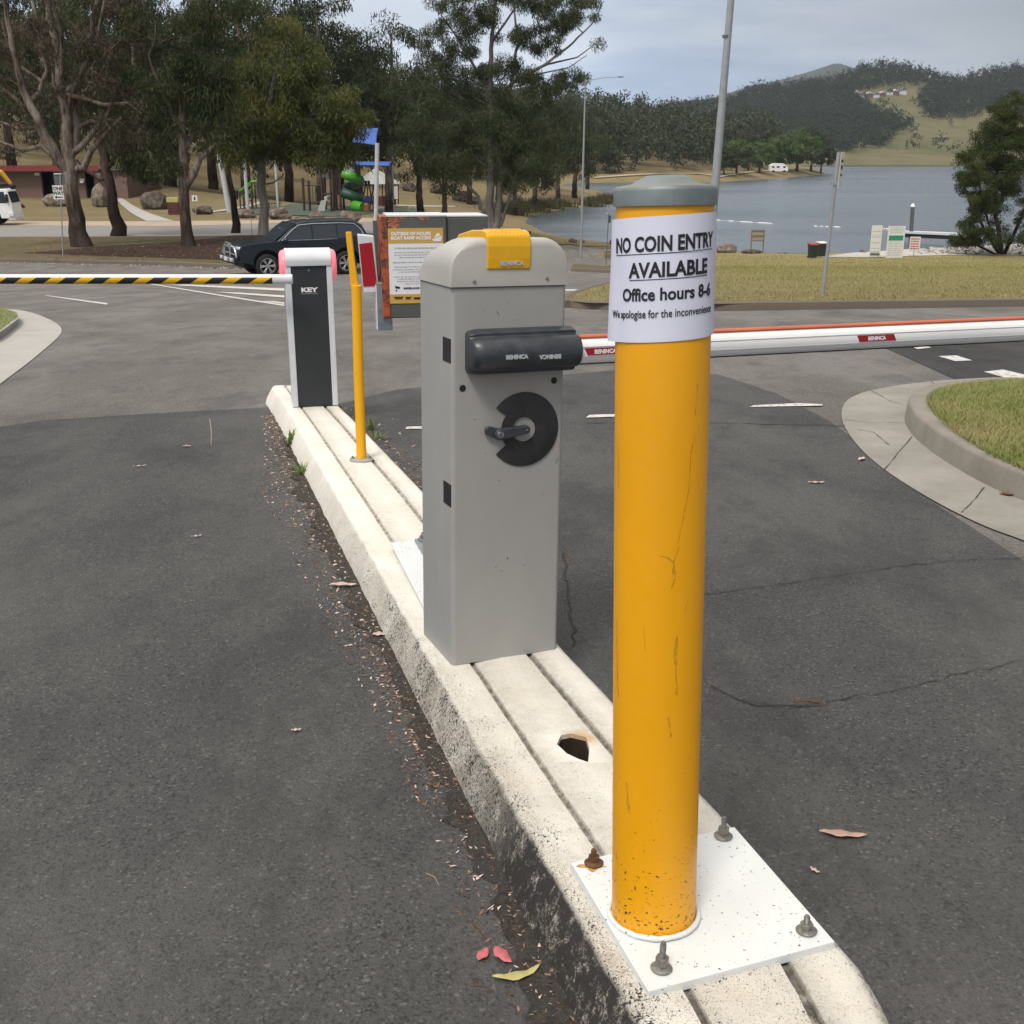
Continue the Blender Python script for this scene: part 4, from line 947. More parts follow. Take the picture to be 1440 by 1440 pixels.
# scratches and grease marks on the thick bollard
def scr(pts, w, mat):
    rr = random.Random(int(pts[0][0])); S = []
    for (u0, v0), (u1, v1) in zip(pts[:-1], pts[1:]):
        for k in range(8): t = k / 8; S.append((u0 + (u1 - u0) * t + rr.gauss(0, .22), v0 + (v1 - v0) * t))
    mb = MB()
    for i, (u, v) in enumerate(S):
        a_, z_ = onb(u, v); r_ = RB + .0004; ww = w * rr.uniform(.2, 1.2) / RB / 2
        for s_ in (-1, 1): mb.v.append((r_ * cos(a_ + s_ * ww), r_ * sin(a_ + s_ * ww), z_ + s_ * w * .2))
    for i in range(len(S) - 1): mb.f.append((2 * i, 2 * i + 2, 2 * i + 3, 2 * i + 1)); mb.m.append(0)
    me = bpy.data.meshes.new('scratch'); me.from_pydata(mb.v, [], mb.f); link('scratch', me, mat, bol)
K['greasy'] = simple('greasy_mark', (.56, .27, .006), .5, var=.3, scale=90); K['scrd'] = flat('scratch_dark', (.42, .2, .01), .6)
for q_, w_, m_ in (([(978, 610), (972, 640), (969, 690), (960, 735), (952, 770)], .0018, 'scrd'), ([(928, 782), (940, 785), (948, 792), (950, 812), (944, 830)], .0022, 'scrd'), ([(955, 770), (948, 790), (946, 815)], .006, 'greasy'), ([(866, 870), (867, 930), (869, 988)], .0028, 'scrd'), ([(905, 880), (907, 920)], .0008, 'scrd'), ([(952, 895), (950, 930), (953, 985)], .008, 'greasy'),
                   ([(968, 840), (962, 868)], .0008, 'scrd'), ([(889, 483), (880, 485), (872, 488)], .002, 'greasy'), ([(982, 540), (978, 590)], .004, 'greasy'), ([(868, 620), (869, 700)], .003, 'greasy'), ([(940, 1010), (945, 1040)], .005, 'greasy'), ([(880, 1100), (884, 1150)], .006, 'greasy')): scr(q_, w_, K[m_])
# cracks
K['crackm'] = flat('crack_dark', (.025, .022, .02), .9)
def crack(pts, w=.004, name='crack', dz=.0085, jit=.006):
    P = px(pts); V = []; rr = random.Random(len(pts))
    S = []
    for a, b in zip(P[:-1], P[1:]):
        n = max(2, int(math.dist(a, b) / .05))
        for i in range(n): t = i / n; S.append((a[0] + (b[0] - a[0]) * t + rr.gauss(0, jit), a[1] + (b[1] - a[1]) * t + rr.gauss(0, jit)))
    S.append(P[-1]); mb = MB()
    for i, p in enumerate(S):
        a = S[max(i - 1, 0)]; b = S[min(i + 1, len(S) - 1)]; d = Vector((b[0] - a[0], b[1] - a[1], 0)).normalized(); n = Vector((-d.y, d.x, 0)) * w / 2 * rr.uniform(.3, 1.3)
        z = g(p[0], p[1]) + dz; mb.v += [(p[0] + n.x, p[1] + n.y, z), (p[0] - n.x, p[1] - n.y, z)]
    for i in range(len(S) - 1): mb.f.append((2 * i, 2 * i + 2, 2 * i + 3, 2 * i + 1)); mb.m.append(0)
    o = mb.build(name, K['crackm']); o['kind'] = 'structure'
K['crackm'] = K['crackm'] if 'crackm' in K else flat('crack_dark', (.02, .018, .017), .9)
crack([(988, 836), (1100, 824), (1210, 806), (1320, 792), (1440, 786)], .0045); crack([(986, 963), (1040, 984), (1100, 1000), (1250, 975), (1440, 930)], .004); [crack(q_, .005, 'joint', .0125, .0015) for q_ in ([(1186, 592), (1230, 597), (1273, 596)], [(1243, 664), (1262, 640), (1282, 617)], [(1352, 724), (1370, 705), (1384, 688)], [(1225, 551), (1252, 566), (1282, 574)], [(1310, 538), (1318, 548), (1325, 558)], [(1205, 606), (1228, 610), (1250, 628)])]; crack([(1000, 968), (1060, 996), (1165, 994)], .006)
crack([(792, 780), (797, 830), (805, 880), (806, 912)], .009); crack([(800, 596), (1010, 596), (1190, 600)], .012)
# litter along the kerb: thousands of small chips, one stuff object
def chips(name, N, fpos, size, mats, label, flatk=.25):
    V = []; Q = []; MI = []
    for k in range(N):
        x, y, z = fpos(); s = size * random.uniform(.3, 1.0) ** 1.5; a = random.uniform(0, pi); e = random.uniform(.3, 1)
        c_, s_ = cos(a), sin(a); tx, ty = random.gauss(0, .3), random.gauss(0, .3)
        q = [(s, 0), (s * .1, s * e * .6), (-s, s * .1), (-s * .2, -s * e * .5)]
        n = len(V)
        for px_, py_ in q:
            X, Y_ = px_ * c_ - py_ * s_, px_ * s_ + py_ * c_; V.append((x + X, y + Y_, z + s * flatk + X * tx + Y_ * ty))
        Q.append((n, n + 1, n + 2, n + 3)); MI.append(random.randrange(len(mats)))
    o = npmesh(name, V, Q, mats, None, False, MI); return tag(o, label, 'litter', kind='stuff')
def kpos():
    y = random.uniform(1.4, 7.6); k = min(1, abs(random.gauss(0, .5))); wmax = np.interp(y, [1.4, 3, 4.2, 5.6, 6.6, 7.6], [.09, .14, .2, .26, .14, .08])
    if y < 2.6 and random.random() < .5: y = random.uniform(2.6, 6.2)
    x = .713 - .3 * y - .06 - k * wmax; return x, y, g(x, y) + .005
chips('leaf_litter', 5600, kpos, .0105, [K['dryleaf'], lf['pale'], K['dryleaf'], lf['brown'], lf['pale'], lf['brown'], lf['brown'], K['rust']], 'brown and pink leaf litter and grit gathered along the left kerb face')
def kpos2():
    y = random.uniform(1.3, 4.6); x = .713 - .3 * y - .062 - abs(random.gauss(0, .012)); 
    if y < 2.8: x -= random.choice((0, .0, .035)) * random.random()
    return x, y, g(x, y) + .004
chips('paint_flakes', 1500, kpos2, .006, [K['plate_white'], K['dirt']], 'pale grit and paint flakes at the foot of the left kerb face')
def kpos3():
    y = random.uniform(4, 8); x = .713 - .3 * y + isl_w(y) + .06 + abs(random.gauss(0, .1)); return x, y, g(x, y) + .005
chips('leaf_litter', 900, kpos3, .016, [K['dryleaf'], lf['brown'], K['dirt']], 'leaf litter strewn behind the slim yellow post')
def kpos4():
    while 1:
        y = random.uniform(1.2, 8); x = random.uniform(-.5, .45) * y - 0
        if not (.713 - .3 * y - .07 < x < .713 - .3 * y + isl_w(y) + .07): return x, y, g(x, y) + .006
chips('grit', 500, kpos4, .004, [K['dirt'], K['conc'], K['conc_light']], 'scattered grit on the asphalt')
def kpos5():
    p = LV[random.randrange(len(LV))]; return p[0] + random.gauss(0, .3), p[1] - .35 - abs(random.gauss(0, .25)), g(p[0], p[1] - .4) + .01
LV = [Vector(a).lerp(Vector(b), t) for a, b in zip(lv[:-1], lv[1:]) for t in np.linspace(0, 1, 30)]
chips('leaf_litter', 1600, kpos5, .06, [K['dryleaf'], lf['pale'], K['dirt']], 'pale fallen leaves lying along the far kerb')
def mpos():
    u, v = random.uniform(40, 520), random.uniform(338, 371); p = gnd(u, v); return p.x, p.y, p.z + .14
chips('leaf_litter', 2600, mpos, .07, [K['dryleaf'], lf['brown'], lf['brown']], 'brown leaf litter and bark under the verge trees')
def tuft(label, u, v, n, h, spread, mat, side=0, wd=.008):
    p = gnd(u, v); V = []; Q = []
    for k in range(n):
        a = random.uniform(0, 2 * pi); hh_ = h * random.uniform(.4, 1); r = spread * random.uniform(.15, 1); w_ = wd * random.uniform(.6, 1.2)
        bx, by = random.gauss(0, .014), random.gauss(0, .014)
        for i in range(5):
            t = i / 4; x = bx + cos(a) * r * t ** 1.4; y = by + sin(a) * r * t ** 1.4; z = hh_ * (t - .25 * t * t); ww = w_ * (1 - t) ** .6 * .5 + .0003
            V += [(x - sin(a) * ww, y + cos(a) * ww, z), (x + sin(a) * ww, y - cos(a) * ww, z)]
        n0 = len(V) - 10
        for i in range(4): Q.append((n0 + 2 * i, n0 + 2 * i + 1, n0 + 2 * i + 3, n0 + 2 * i + 2))
    o = npmesh('weed_tuft', V, Q, mat, smooth=True); o.location = p; return tag(o, label, 'weed', 'weeds growing at the island kerb')
tuft('broad leaved green weed growing against the kerb near the dark barrier', 411, 628, 34, .16, .09, K['weed'], wd=.016)
tuft('low grassy weed at the kerb foot, nearer than the broad leaved one', 427, 668, 60, .10, .07, K['weed'], wd=.006)
tuft('green weed tuft behind the slim yellow post', 521, 606, 40, .13, .06, K['weed'], wd=.008)
tuft('sparse dry weed right of the slim yellow post', 533, 618, 30, .07, .09, K['weed'], wd=.006)
# grass blades on the two near islands (stuff)
def blades(name, poly, N, h, off, label, wd=.008, mat='blade'):
    P = np.array(poly); x0, y0 = P.min(0); x1, y1 = P.max(0); X = RS.uniform(x0, x1, N * 4); Y = RS.uniform(y0, y1, N * 4); ins = np.zeros(len(X), bool)
    for i in range(len(P)):
        ax_, ay_ = P[i]; bx_2, by_2 = P[(i + 1) % len(P)]
        if ay_ == by_2: continue
        ins ^= ((ay_ > Y) != (by_2 > Y)) & (X < (bx_2 - ax_) * (Y - ay_) / (by_2 - ay_) + ax_)
    X, Y = X[ins][:N], Y[ins][:N]; n = len(X); Z = G(X, Y) + off; A = RS.uniform(0, 2 * pi, n); H = h * RS.uniform(.35, 1.1, n); Rr = H * RS.uniform(.2, 1.3, n); W_ = wd * RS.uniform(.5, 1.2, n)
    ca, sa = np.cos(A), np.sin(A); V = np.zeros((n, 5, 3))
    for j, (t, ww) in enumerate(((0, 1), (0, -1), (.55, -.8), (.55, .8), (1, 0))):
        V[:, j, 0] = X + ca * Rr * t * t + sa * W_ * ww * .5; V[:, j, 1] = Y + sa * Rr * t * t - ca * W_ * ww * .5; V[:, j, 2] = Z + H * t
    b = np.arange(n)[:, None] * 5
    Q = np.concatenate([b + np.array([0, 1, 2, 3]), b + np.array([3, 2, 4, 4])]); 
    tri = np.concatenate([b + np.array([0, 1, 2]), b + np.array([0, 2, 3]), b + np.array([3, 2, 4])])
    o = npmesh(name, V.reshape(-1, 3), tri, K[mat]); return tag(o, label, 'grass', kind='stuff')
blades('grass_blades', INNER, 170000, .055, .118, 'short green grass on the kerbed island at right', .0055)
blades('grass_blades', [(p[0], p[1]) for p in li], 60000, .05, .085, 'short grass on the kerbed island at left', .006)
vp = px([(800, 430), (840, 412), (1003, 380), (1440, 378), (1700, 380), (1700, 425), (1440, 428), (1200, 433), (1003, 435), (830, 433)])
blades('grass_blades', vp, 70000, .07, .11, 'mown dry grass on the lakeside verge', .014, 'blade_dry')
vp2 = px([(1003, 381), (1003, 360), (1130, 361), (1280, 364), (1440, 362), (1700, 360), (1700, 382), (1440, 380)])
blades('grass_blades', vp2, 60000, .11, .11, 'dry grass of the verge nearer the water', .03, 'blade_dry')
# ================================================================== middle ground
def barkm(name, a, b, c3, rough_base=True):
    m = Mt(name, .95, 0, .1); n = m.noise(7, 6, .7, stretch=(1, 1, .16)); x = m.mix(m.ramp(n, .38, .6), a, b); n2 = m.noise(1.2, 4, .6, stretch=(1, 1, .5)); x = m.mix(m.ramp(n2, .5, .66, 0, .8), x, c3); zz = m.math('ADD', m.sep()[2], m.math('MULTIPLY', m.noise(1.1, 5, .7), -3.0)); x = m.mix(m.ramp(zz, -.2, 1.2, .85, 0), x, tuple(k * .55 for k in a)) if rough_base else x; m.col(x); m.bump(n, .05); return m.m
K['bark'] = barkm('bark', (.055, .038, .03), (.22, .17, .14), (.36, .31, .26))
K['bark_dark'] = barkm('dark_bark', (.03, .02, .016), (.10, .07, .055), (.14, .1, .08))
K['bark_smooth'] = barkm('smooth_bark', (.12, .11, .1), (.2, .185, .17), (.27, .25, .23), False)
def rockm(name, a, b):
    m = Mt(name, .9, 0, .15); n = m.noise(2.2, 7, .7); x = m.mix(m.ramp(n, .4, .6), a, b); n2 = m.noise(9, 5, .75); x = m.mix(m.ramp(n2, .5, .66, 0, .75), x, tuple(k * .35 for k in a)); m.col(x); m.bump(m.math('ADD', n, n2), .12); return m.m
K['rock'] = rockm('rock', (.15, .105, .08), (.34, .29, .24)); K['rock2'] = rockm('dark_rock', (.075, .06, .05), (.2, .165, .135))
K['brick'] = simple('brown_brick', (.17, .105, .085), .85, var=.15, scale=9, bump=.01, bs=20)
K['fascia'] = simple('red_fascia', (.2, .03, .03), .5); K['roofm'] = simple('grey_roof_sheet', (.36, .36, .34), .5, var=.1); K['maroon'] = simple('maroon_panel', (.12, .03, .03), .6)
K['polem'] = simple('galvanised_pole', (.33, .345, .35), .5, .3, var=.12, scale=8); K['polew'] = simple('pale_post', (.5, .52, .55), .5, .1)
K['car'] = simple('car_paint', (.028, .036, .05), .2, .4, var=.05); K['glass'] = simple('car_glass', (.03, .04, .05), .05, 0, var=.05); K['tyre'] = simple('tyre_rubber', (.014, .014, .014), .85); K['alloy'] = simple('alloy', (.5, .5, .52), .3, .8); K['chrome'] = simple('chrome', (.6, .62, .64), .18, .95)
K['lampglass'] = simple('headlamp', (.75, .78, .8), .1, .2); K['blue'] = simple('blue_shade_cloth', (.025, .09, .38), .7, var=.15); K['tgreen'] = simple('dark_green_panel', (.015, .07, .04), .5); K['lime'] = simple('lime_plastic', (.08, .33, .025), .35); K['slgrey'] = simple('grey_plastic', (.16, .2, .22), .4); K['slpale'] = simple('pale_plastic', (.42, .46, .42), .4)
K['brownp'] = simple('brown_post', (.05, .025, .02), .6); K['cream'] = simple('cream_paint', (.6, .55, .38), .5); K['sign'] = simple('sign_face', (.68, .68, .65), .5, var=.06); K['signgreen'] = flat('sign_green', (.02, .25, .14), .5); K['signred'] = flat('sign_red', (.45, .04, .04), .5); K['wood'] = simple('old_timber', (.2, .17, .12), .8, var=.3)
K['tankyel'] = simple('machine_yellow', (.55, .28, .01), .5); K['binbody'] = simple('bin_plastic', (.02, .03, .025), .5); K['redlid'] = simple('bin_lid_red', (.3, .015, .02), .5); K['creamlid'] = simple('bin_lid_pale', (.7, .66, .55), .5)
def pxm(p): return F / ((p - CAM).dot(Vector((0, CP, -SP))))      # picture pixels per metre at that point
# ---------------- one way sign
def post_between(name, label, cat, ub, vb, ut, vt, r, mat, group=None, off=0.0, r2=None):
    b = gnd(ub, vb, off); t_ = at(ut, vt, b.y); T_ = Matrix.Translation(b); o = thing(name, label, cat, mat4=T_, group=group)
    MB().tube([(0, 0, -.1), tuple((t_ - b) * .5), tuple(t_ - b)], [r, (r + (r2 or r)) / 2, r2 or r], 14).build('pole', mat, o, smooth=50); return o, b, t_ - b
ow, b, tv = post_between('one_way_sign', 'white ONE WAY sign with left arrow on a thin post by the kerb', 'sign', 88.3, 361, 84.6, 243, .027, K['polem'], off=.11)
s = pxm(b)
def spx(u, v): p = at(u, v, b.y) - b; return p
p = spx(82.3, 270.5); face = MB().box(p.x - .225, p.x + .225, -.045, -.035, p.z - .29, p.z + .29).build('sign_face', K['sign'], ow, bevel=.01)
Mx = lambda x, z, y=-.0465: Matrix.Translation((x, y, z)) @ Matrix.Rotation(pi / 2, 4, 'X')
text('ONE', .2, face, Mx(p.x, p.z + .09), K['black'], bold=.008, depth=.001); text('WAY', .2, face, Mx(p.x, p.z - .095), K['black'], bold=.008, depth=.001)
MB().prism([(p.x - .17, p.z - .2), (p.x - .08, p.z - .13), (p.x - .08, p.z - .18), (p.x + .17, p.z - .18), (p.x + .17, p.z - .22), (p.x - .08, p.z - .22), (p.x - .08, p.z - .27)], -.049, -.046, 'y').build('arrow', K['black'], face)
q = spx(83.5, 252); MB().box(q.x - .24, q.x + .24, .03, .045, q.z - .23, q.z + .23, 0).build('sign_back', K['darkgrey'], ow, bevel=.01)
MB().box(q.x - .2, q.x + .12, -.02, .028, q.z + .2, q.z + .245).build('sign_clamp', K['sign'], ow)
# ---------------- lamp posts
lp, b, tv = post_between('street_lamp', 'tall grey street lamp with one arm, standing left of the thick bollard before the cove', 'street lamp', 816.5, 366, 823.2, 112, .115, K['polem'], off=.05, r2=.055)
hd_ = at(876, 108, b.y) - b; MB().tube([tv - Vector((0, 0, .08)), tv.lerp(hd_, .5) + Vector((0, 0, .04)), hd_ - Vector((.25, 0, .0))], .028, 8).build('arm', K['polem'], lp, smooth=60)
MB().box(hd_.x - .4, hd_.x + .05, -.1, .1, hd_.z - .05, hd_.z + .03).build('lamp_head', K['darkgrey'], lp, bevel=.03)
q = at(827, 138, b.y) - b; MB().box(q.x - .1, q.x + .16, -.1, .1, q.z - .25, q.z + .25).build('control_box', K['darkgrey'], lp, bevel=.02)
q = at(820, 106, b.y) - b; MB().box(-.2, .2, -.1, .1, -.02, .02, 0, Matrix.Translation(q) @ Matrix.Rotation(R(55), 4, 'Y')).build('solar_panel', K['black'], lp); MB().tube([tv, q], .02, 6).build('panel_bracket', K['polem'], lp)
lp2, b, tv = post_between('lamp_post', 'tall plain grey steel pole rising out of the frame behind the thick yellow bollard', 'pole', 991.5, 424, 1036.5, -100, .082, K['polem'], off=.115, r2=.05)
q = at(1021.3, 51.5, b.y) - b; MB().tube([q + Vector((0, 0, -.02)), q + Vector((0, 0, .025))], .064, 14).build('pole_joint', K['darkgrey'], lp2)
MB().lathe([(.0, .03), (.14, .03), (.15, .0), (.15, -.05)], 20).build('pole_base', K['polem'], lp2, smooth=50)
# ---------------- leaning sign pole on the verge
sp_, b, tv = post_between('leaning_sign', 'leaning grey pole with a narrow white sign seen nearly edge on, on the lakeside grass', 'sign', 1156.5, 416, 1179.5, 214, .034, K['polem'], off=.115)
q0_ = at(1181, 214, b.y) - b; q1_ = at(1176.5, 262, b.y) - b; ax = (q0_ - q1_)
Ml = Matrix.Translation(q1_) @ Matrix.Rotation(math.atan2(ax.x, ax.z), 4, 'Y') @ Matrix.Rotation(R(66), 4, 'Z'); Ls = ax.length
sf = MB().prism([(-.20, -.02), (.17, Ls * .0), (.22, Ls), (-.22, Ls)], -.045, -.038, 'y', 0, Ml @ Matrix.Translation((.12, 0, 0))).build('sign_face', K['sign'], sp_, bevel=.003)
Mt_ = Ml @ Matrix.Translation((.12, -.0465, 0)) @ Matrix.Rotation(pi / 2, 4, 'X')
mb = MB(); mb.box(-.12, .12, Ls * .7, Ls * .78, 0, .002, 0, Mt_); mb.box(-.1, .1, Ls * .5, Ls * .62, 0, .002, 0, Mt_); mb.box(-.12, .1, Ls * .3, Ls * .36, 0, .002, 0, Mt_); mb.build('sign_symbols', K['black'], sf)
q = at(1172.6, 258, b.y) - b; MB().box(q.x - .05, q.x + .05, -.045, .045, q.z - .03, q.z + .03).build('clamp', K['polem'], sp_)
ss, b, tv = post_between('small_sign', 'small dark roadside sign on a thin post just left of the thick bollard', 'sign', 852, 372, 856, 301, .03, K['darkgrey'], off=.1)
q = at(857.5, 308, b.y) - b; MB().box(-.14, .14, -.008, .008, -.27, .27, 0, Matrix.Translation(q) @ Matrix.Rotation(R(50), 4, 'Z')).build('sign_face', K['darkgrey'], ss)
q = at(853.5, 300, b.y) - b; MB().box(q.x - .1, q.x + .08, -.02, .02, q.z - .02, q.z + .02).build('cap_bracket', K['offw'], ss)
# ---------------- wheelie bins
def bin_(u, v, lid, label, sc_):
    b = gnd(u, v, .115); T_ = thing('wheelie_bin', label, 'bin', loc=b, rz=R(10), group='bins at the lake edge'); 
    mb = MB(); P0, P1 = rrect(.46, .55, .05), rrect(.57, .68, .06); n = len(P0); mb.add([(x, y, .06) for x, y in P0] + [(x, y, .95) for x, y in P1], [(i, (i + 1) % n, n + (i + 1) % n, n + i) for i in range(n)] + [tuple(range(n))[::-1]]); mb.build('bin_body', K['binbody'], T_, smooth=40)
    o = MB().prism([(-.36, .95), (-.36, .99), (-.2, 1.05), (.28, 1.07), (.36, 1.02), (.36, .95)], -.31, .31, 'x').build('lid', lid, T_, bevel=.02)
    for x in (-.2, .2): MB().tube([(x - .03, .27, .1), (x + .03, .27, .1)], .1, 14).build('wheel', K['tyre'], T_, smooth=40)
    MB().tube([(-.2, .37, .98), (.2, .37, .98)], .018, 8).build('handle', K['binbody'], T_)
    T_.scale = (sc_,) * 3; return T_
bin_(1142, 363, K['redlid'], 'dark wheelie bin with a red lid, left one of the two on the grass', 1.15)
bin_(1154, 361, K['creamlid'], 'dark wheelie bin with a pale cream lid, half behind the leaning pole', 1.2)
# ---------------- rocks
def rock(u, v, wpx, hpx, label, mat, seed, rz=0, peak=0, group='boulders round the park', off=0.0):
    b = gnd(u, v, off); s = pxm(b); W = wpx / s; H = hpx / s
    bm = bmesh.new(); bmesh.ops.create_icosphere(bm, subdivisions=4, radius=1)
    rr = random.Random(seed); planes = [(Vector((rr.gauss(0, 1), rr.gauss(0, 1), rr.gauss(.3, .8))).normalized(), rr.uniform(.62, .9)) for _ in range(14)]
    for vtx in bm.verts:
        p = vtx.co.copy()
        for nrm, d in planes:
            k = p.dot(nrm)
            if k > d: p -= nrm * (k - d) * .92
        p += p.normalized() * (mnoise.noise(p * 2.3 + Vector((seed, 0, 0))) * .09 + mnoise.noise(p * 5 + Vector((seed, 3, 0))) * .07 + mnoise.noise(p * 14 + Vector((seed, 3, 0))) * .03)
        if peak: p.x *= 1 - .35 * max(0, p.z); p.y *= 1 - .35 * max(0, p.z)
        vtx.co = (p.x * W / 1.75, p.y * W * .38, p.z * H * .62 + H * .42)
    me = bpy.data.meshes.new('boulder'); bm.to_mesh(me); bm.free(); o = link('boulder', me, mat, smooth=30); o.location = b; o.rotation_euler = (0, 0, rz); return tag(o, label, 'boulder', group)
for a in ((81, 290, 34, 17, 'low flat boulder on the lawn behind the one way sign', 'rock', 1, 0), (142, 291, 26, 30, 'pointed upright boulder beside the second tree trunk', 'rock', 2, 1), (219, 294, 38, 25, 'large grey boulder right of the pale footpath', 'rock2', 3, 0),
          (285, 301, 30, 12, 'long low boulder behind the third tree trunk', 'rock2', 4, 0), (347, 306, 27, 13, 'grey boulder between the two thin trunks', 'rock', 5, 0), (393, 308, 33, 17, 'speckled boulder right of the smooth grey trunk', 'rock', 6, 0),
          (445, 309.5, 22, 14, 'small pale peaked boulder before the play tower', 'rock', 7, 1), (491, 314, 33, 18, 'brown boulder above the rear of the car', 'rock', 8, 0), (576, 269, 18, 14, 'dark boulder on the brown slope, left of the others', 'rock2', 9, 0),
          (614, 272, 18, 11, 'dark boulder on the brown slope, middle of three', 'rock2', 10, 0), (650, 283, 26, 14, 'broken rock heap lying left of the big forked tree', 'rock2', 11, 0), (664, 286, 22, 10, 'low rock beside the broken rock heap', 'rock', 12, 0),
          (727, 284, 18, 10, 'flat brown boulder right of the big forked tree', 'rock', 13, 0), (756, 284, 17, 10, 'flat brown boulder further right near the cove', 'rock', 14, 0), (25, 292, 20, 8, 'small boulder on the lawn beside the truck', 'rock2', 15, 0)):
    rock(a[0], a[1], a[2], a[3], a[4], K[a[5]], a[6], 0, a[7])
rock(1020, 357, 28, 15, 'reddish brown rock at the water edge right of the thick bollard', K['rock'], 21, group='rocks at the lake edge'); rock(1057, 358, 26, 8, 'brown rock under the timber notice frame', K['rock2'], 22, group='rocks at the lake edge')
for i, (u, v, w_) in enumerate(((1096, 358, 7), (1104, 357, 5), (1213, 357, 12), (806, 341, 12), (818, 341, 8), (588 + 275, 343, 14), (735, 325, 9), (744, 328, 7))):
    rock(u, v, w_, w_ * .5, ['small stone on the shore left of the bins', 'tiny stone nearest the red lidded bin', 'stone on the pale ramp edge', 'stone at the cove edge left of the lamp', 'small stone at the cove edge by the lamp', 'stone at the cove edge beside the small sign', 'stone at the tip of the cove beach', 'pale stone on the cove beach', 'shore stone hidden near the thick bollard'][i], K['rock'], 30 + i, group='stones on the shore')
# ---------------- timber notice frame, ramp signs, pile, gangway
b = gnd(1064, 357); s = pxm(b); nf = thing('notice_frame', 'small empty timber notice frame on two posts at the water edge', 'notice board', loc=b)
h = 33 / s; w2 = 8.5 / s
for x in (-w2, w2): MB().box(x - .05, x + .05, -.05, .05, -.1, h).build('post', K['wood'], nf)
for z in (h * .55, h * .76, h * .97): MB().box(-w2 * 1.12, w2 * 1.12, -.08, -.052, z - .07, z + .05).build('rail', K['wood'], nf)
MB().box(-w2 + .06, w2 - .06, -.045, -.03, h * .56, h * .96).build('panel', K['conc'], nf)
def board(name, label, u0, u1, v0, v1, vb, posts=True):
    b = gnd((u0 + u1) / 2, vb, .05); s = pxm(b); w_ = (u1 - u0) / s; zt = at(u0, v0, b.y).z - b.z; zb = at(u0, v1, b.y).z - b.z
    o = thing(name, label, 'sign', loc=b, group='signs beside the boat ramp'); f = MB().box(-w_ / 2, w_ / 2, -.03, 0, zb, zt).build('sign_face', K['sign'], o, bevel=.01)
    for x in ((-w_ * .3, w_ * .3) if posts else (0,)): MB().tube([(x, .04, -.2), (x, .04, zt)], .035, 8).build('post', K['polem'], o)
    return o, f, w_, zb, zt
def lines(parent, w_, rows, mat, y=-.033, seed=1, nm='sign_text'):
    mb = MB(); rr = random.Random(seed)
    for z, h in rows:
        x = -w_ * .4
        while x < w_ * .36:
            x2 = min(w_ * .4, x + rr.uniform(.08, .3) * w_); mb.box(x, x2, y, y + .003, z - h / 2, z + h / 2); x = x2 + .04 * w_
    mb.build(nm, K[mat], parent)
o, f, w_, zb, zt = board('ramp_sign', 'tall narrow white sign, leftmost of the three by the boat ramp', 1222, 1237, 317, 361, 363)
lines(f, w_, [(zt - .5, .1), (zt - .8, .06), (zb + (zt - zb) * .45, .1), (zb + .7, .07), (zb + .4, .12)], 'grtext'); MB().box(-w_ * .45, w_ * .45, -.034, -.031, zb + (zt - zb) * .62, zb + (zt - zb) * .645).build('divider', K['grtext'], f); MB().box(-w_ * .45, w_ * .45, -.034, -.031, zb + .1, zb + .3).build('divider', K['darkgrey'], f)
o, f, w_, zb, zt = board('ramp_sign', 'largest white ramp sign with a green band, middle of the three', 1245, 1269, 318, 363, 364)
MB().box(-w_ * .42, w_ * .42, -.035, -.031, zb + (zt - zb) * .55, zb + (zt - zb) * .71).build('green_band', K['signgreen'], f); lines(f, w_, [(zb + (zt - zb) * q, .07) for q in (.95, .9, .85, .8, .45, .38, .31, .24, .17, .1)], 'grtext', seed=4); MB().box(-w_ * .5, w_ * .5, -.033, -.0305, zb + (zt - zb) * .5, zb + (zt - zb) * .515).build('divider', K['grtext'], f)
o, f, w_, zb, zt = board('ramp_sign', 'small square white sign with red writing, rightmost of the three', 1277, 1292, 333, 353, 362, False)
lines(f, w_, [(zb + (zt - zb) * q, .1) for q in (.85, .68, .5, .33, .17)], 'signred', seed=6)
pb = onz(1281.5, 344, LK); pt = at(1283.5, 291, pb.y); pi_ = thing('mooring_pile', 'dark round mooring pile with a white cap standing in the lake', 'pile', loc=pb)
MB().tube([(0, 0, -2), tuple(pt - pb)], .2, 16).build('pile', K['darkgrey'], pi_, smooth=50); d_ = pt - pb; MB().lathe([(.23, 0), (.23, .12), (.12, .3), (0, .38)], 16, 0, Matrix.Translation(d_)).build('cap', K['white'], pi_, smooth=40)
g0 = at(1266, 326, pb.y + 1); g1 = at(1352, 329, pb.y - 3); gw = thing('gangway', 'long pale topped gangway reaching from the pile towards the dark bush', 'gangway', loc=g0)
d_ = g1 - g0; M_ = Matrix.Rotation(math.atan2(d_.y, d_.x), 4, 'Z'); Lg = sqrt(d_.x ** 2 + d_.y ** 2)
MB().box(0, Lg, -.7, .7, -.1, .12, 0, M_).build('deck', K['offw'], gw); MB().box(0.05, Lg, -.62, .62, -.5, -.101, 0, M_).build('beam', K['black'], gw)
for x in (.4, Lg - .3): MB().tube([M_ @ Vector((x, 0, -.5)), M_ @ Vector((x, 0, -3.4))], .14, 10).build('leg', K['darkgrey'], gw)
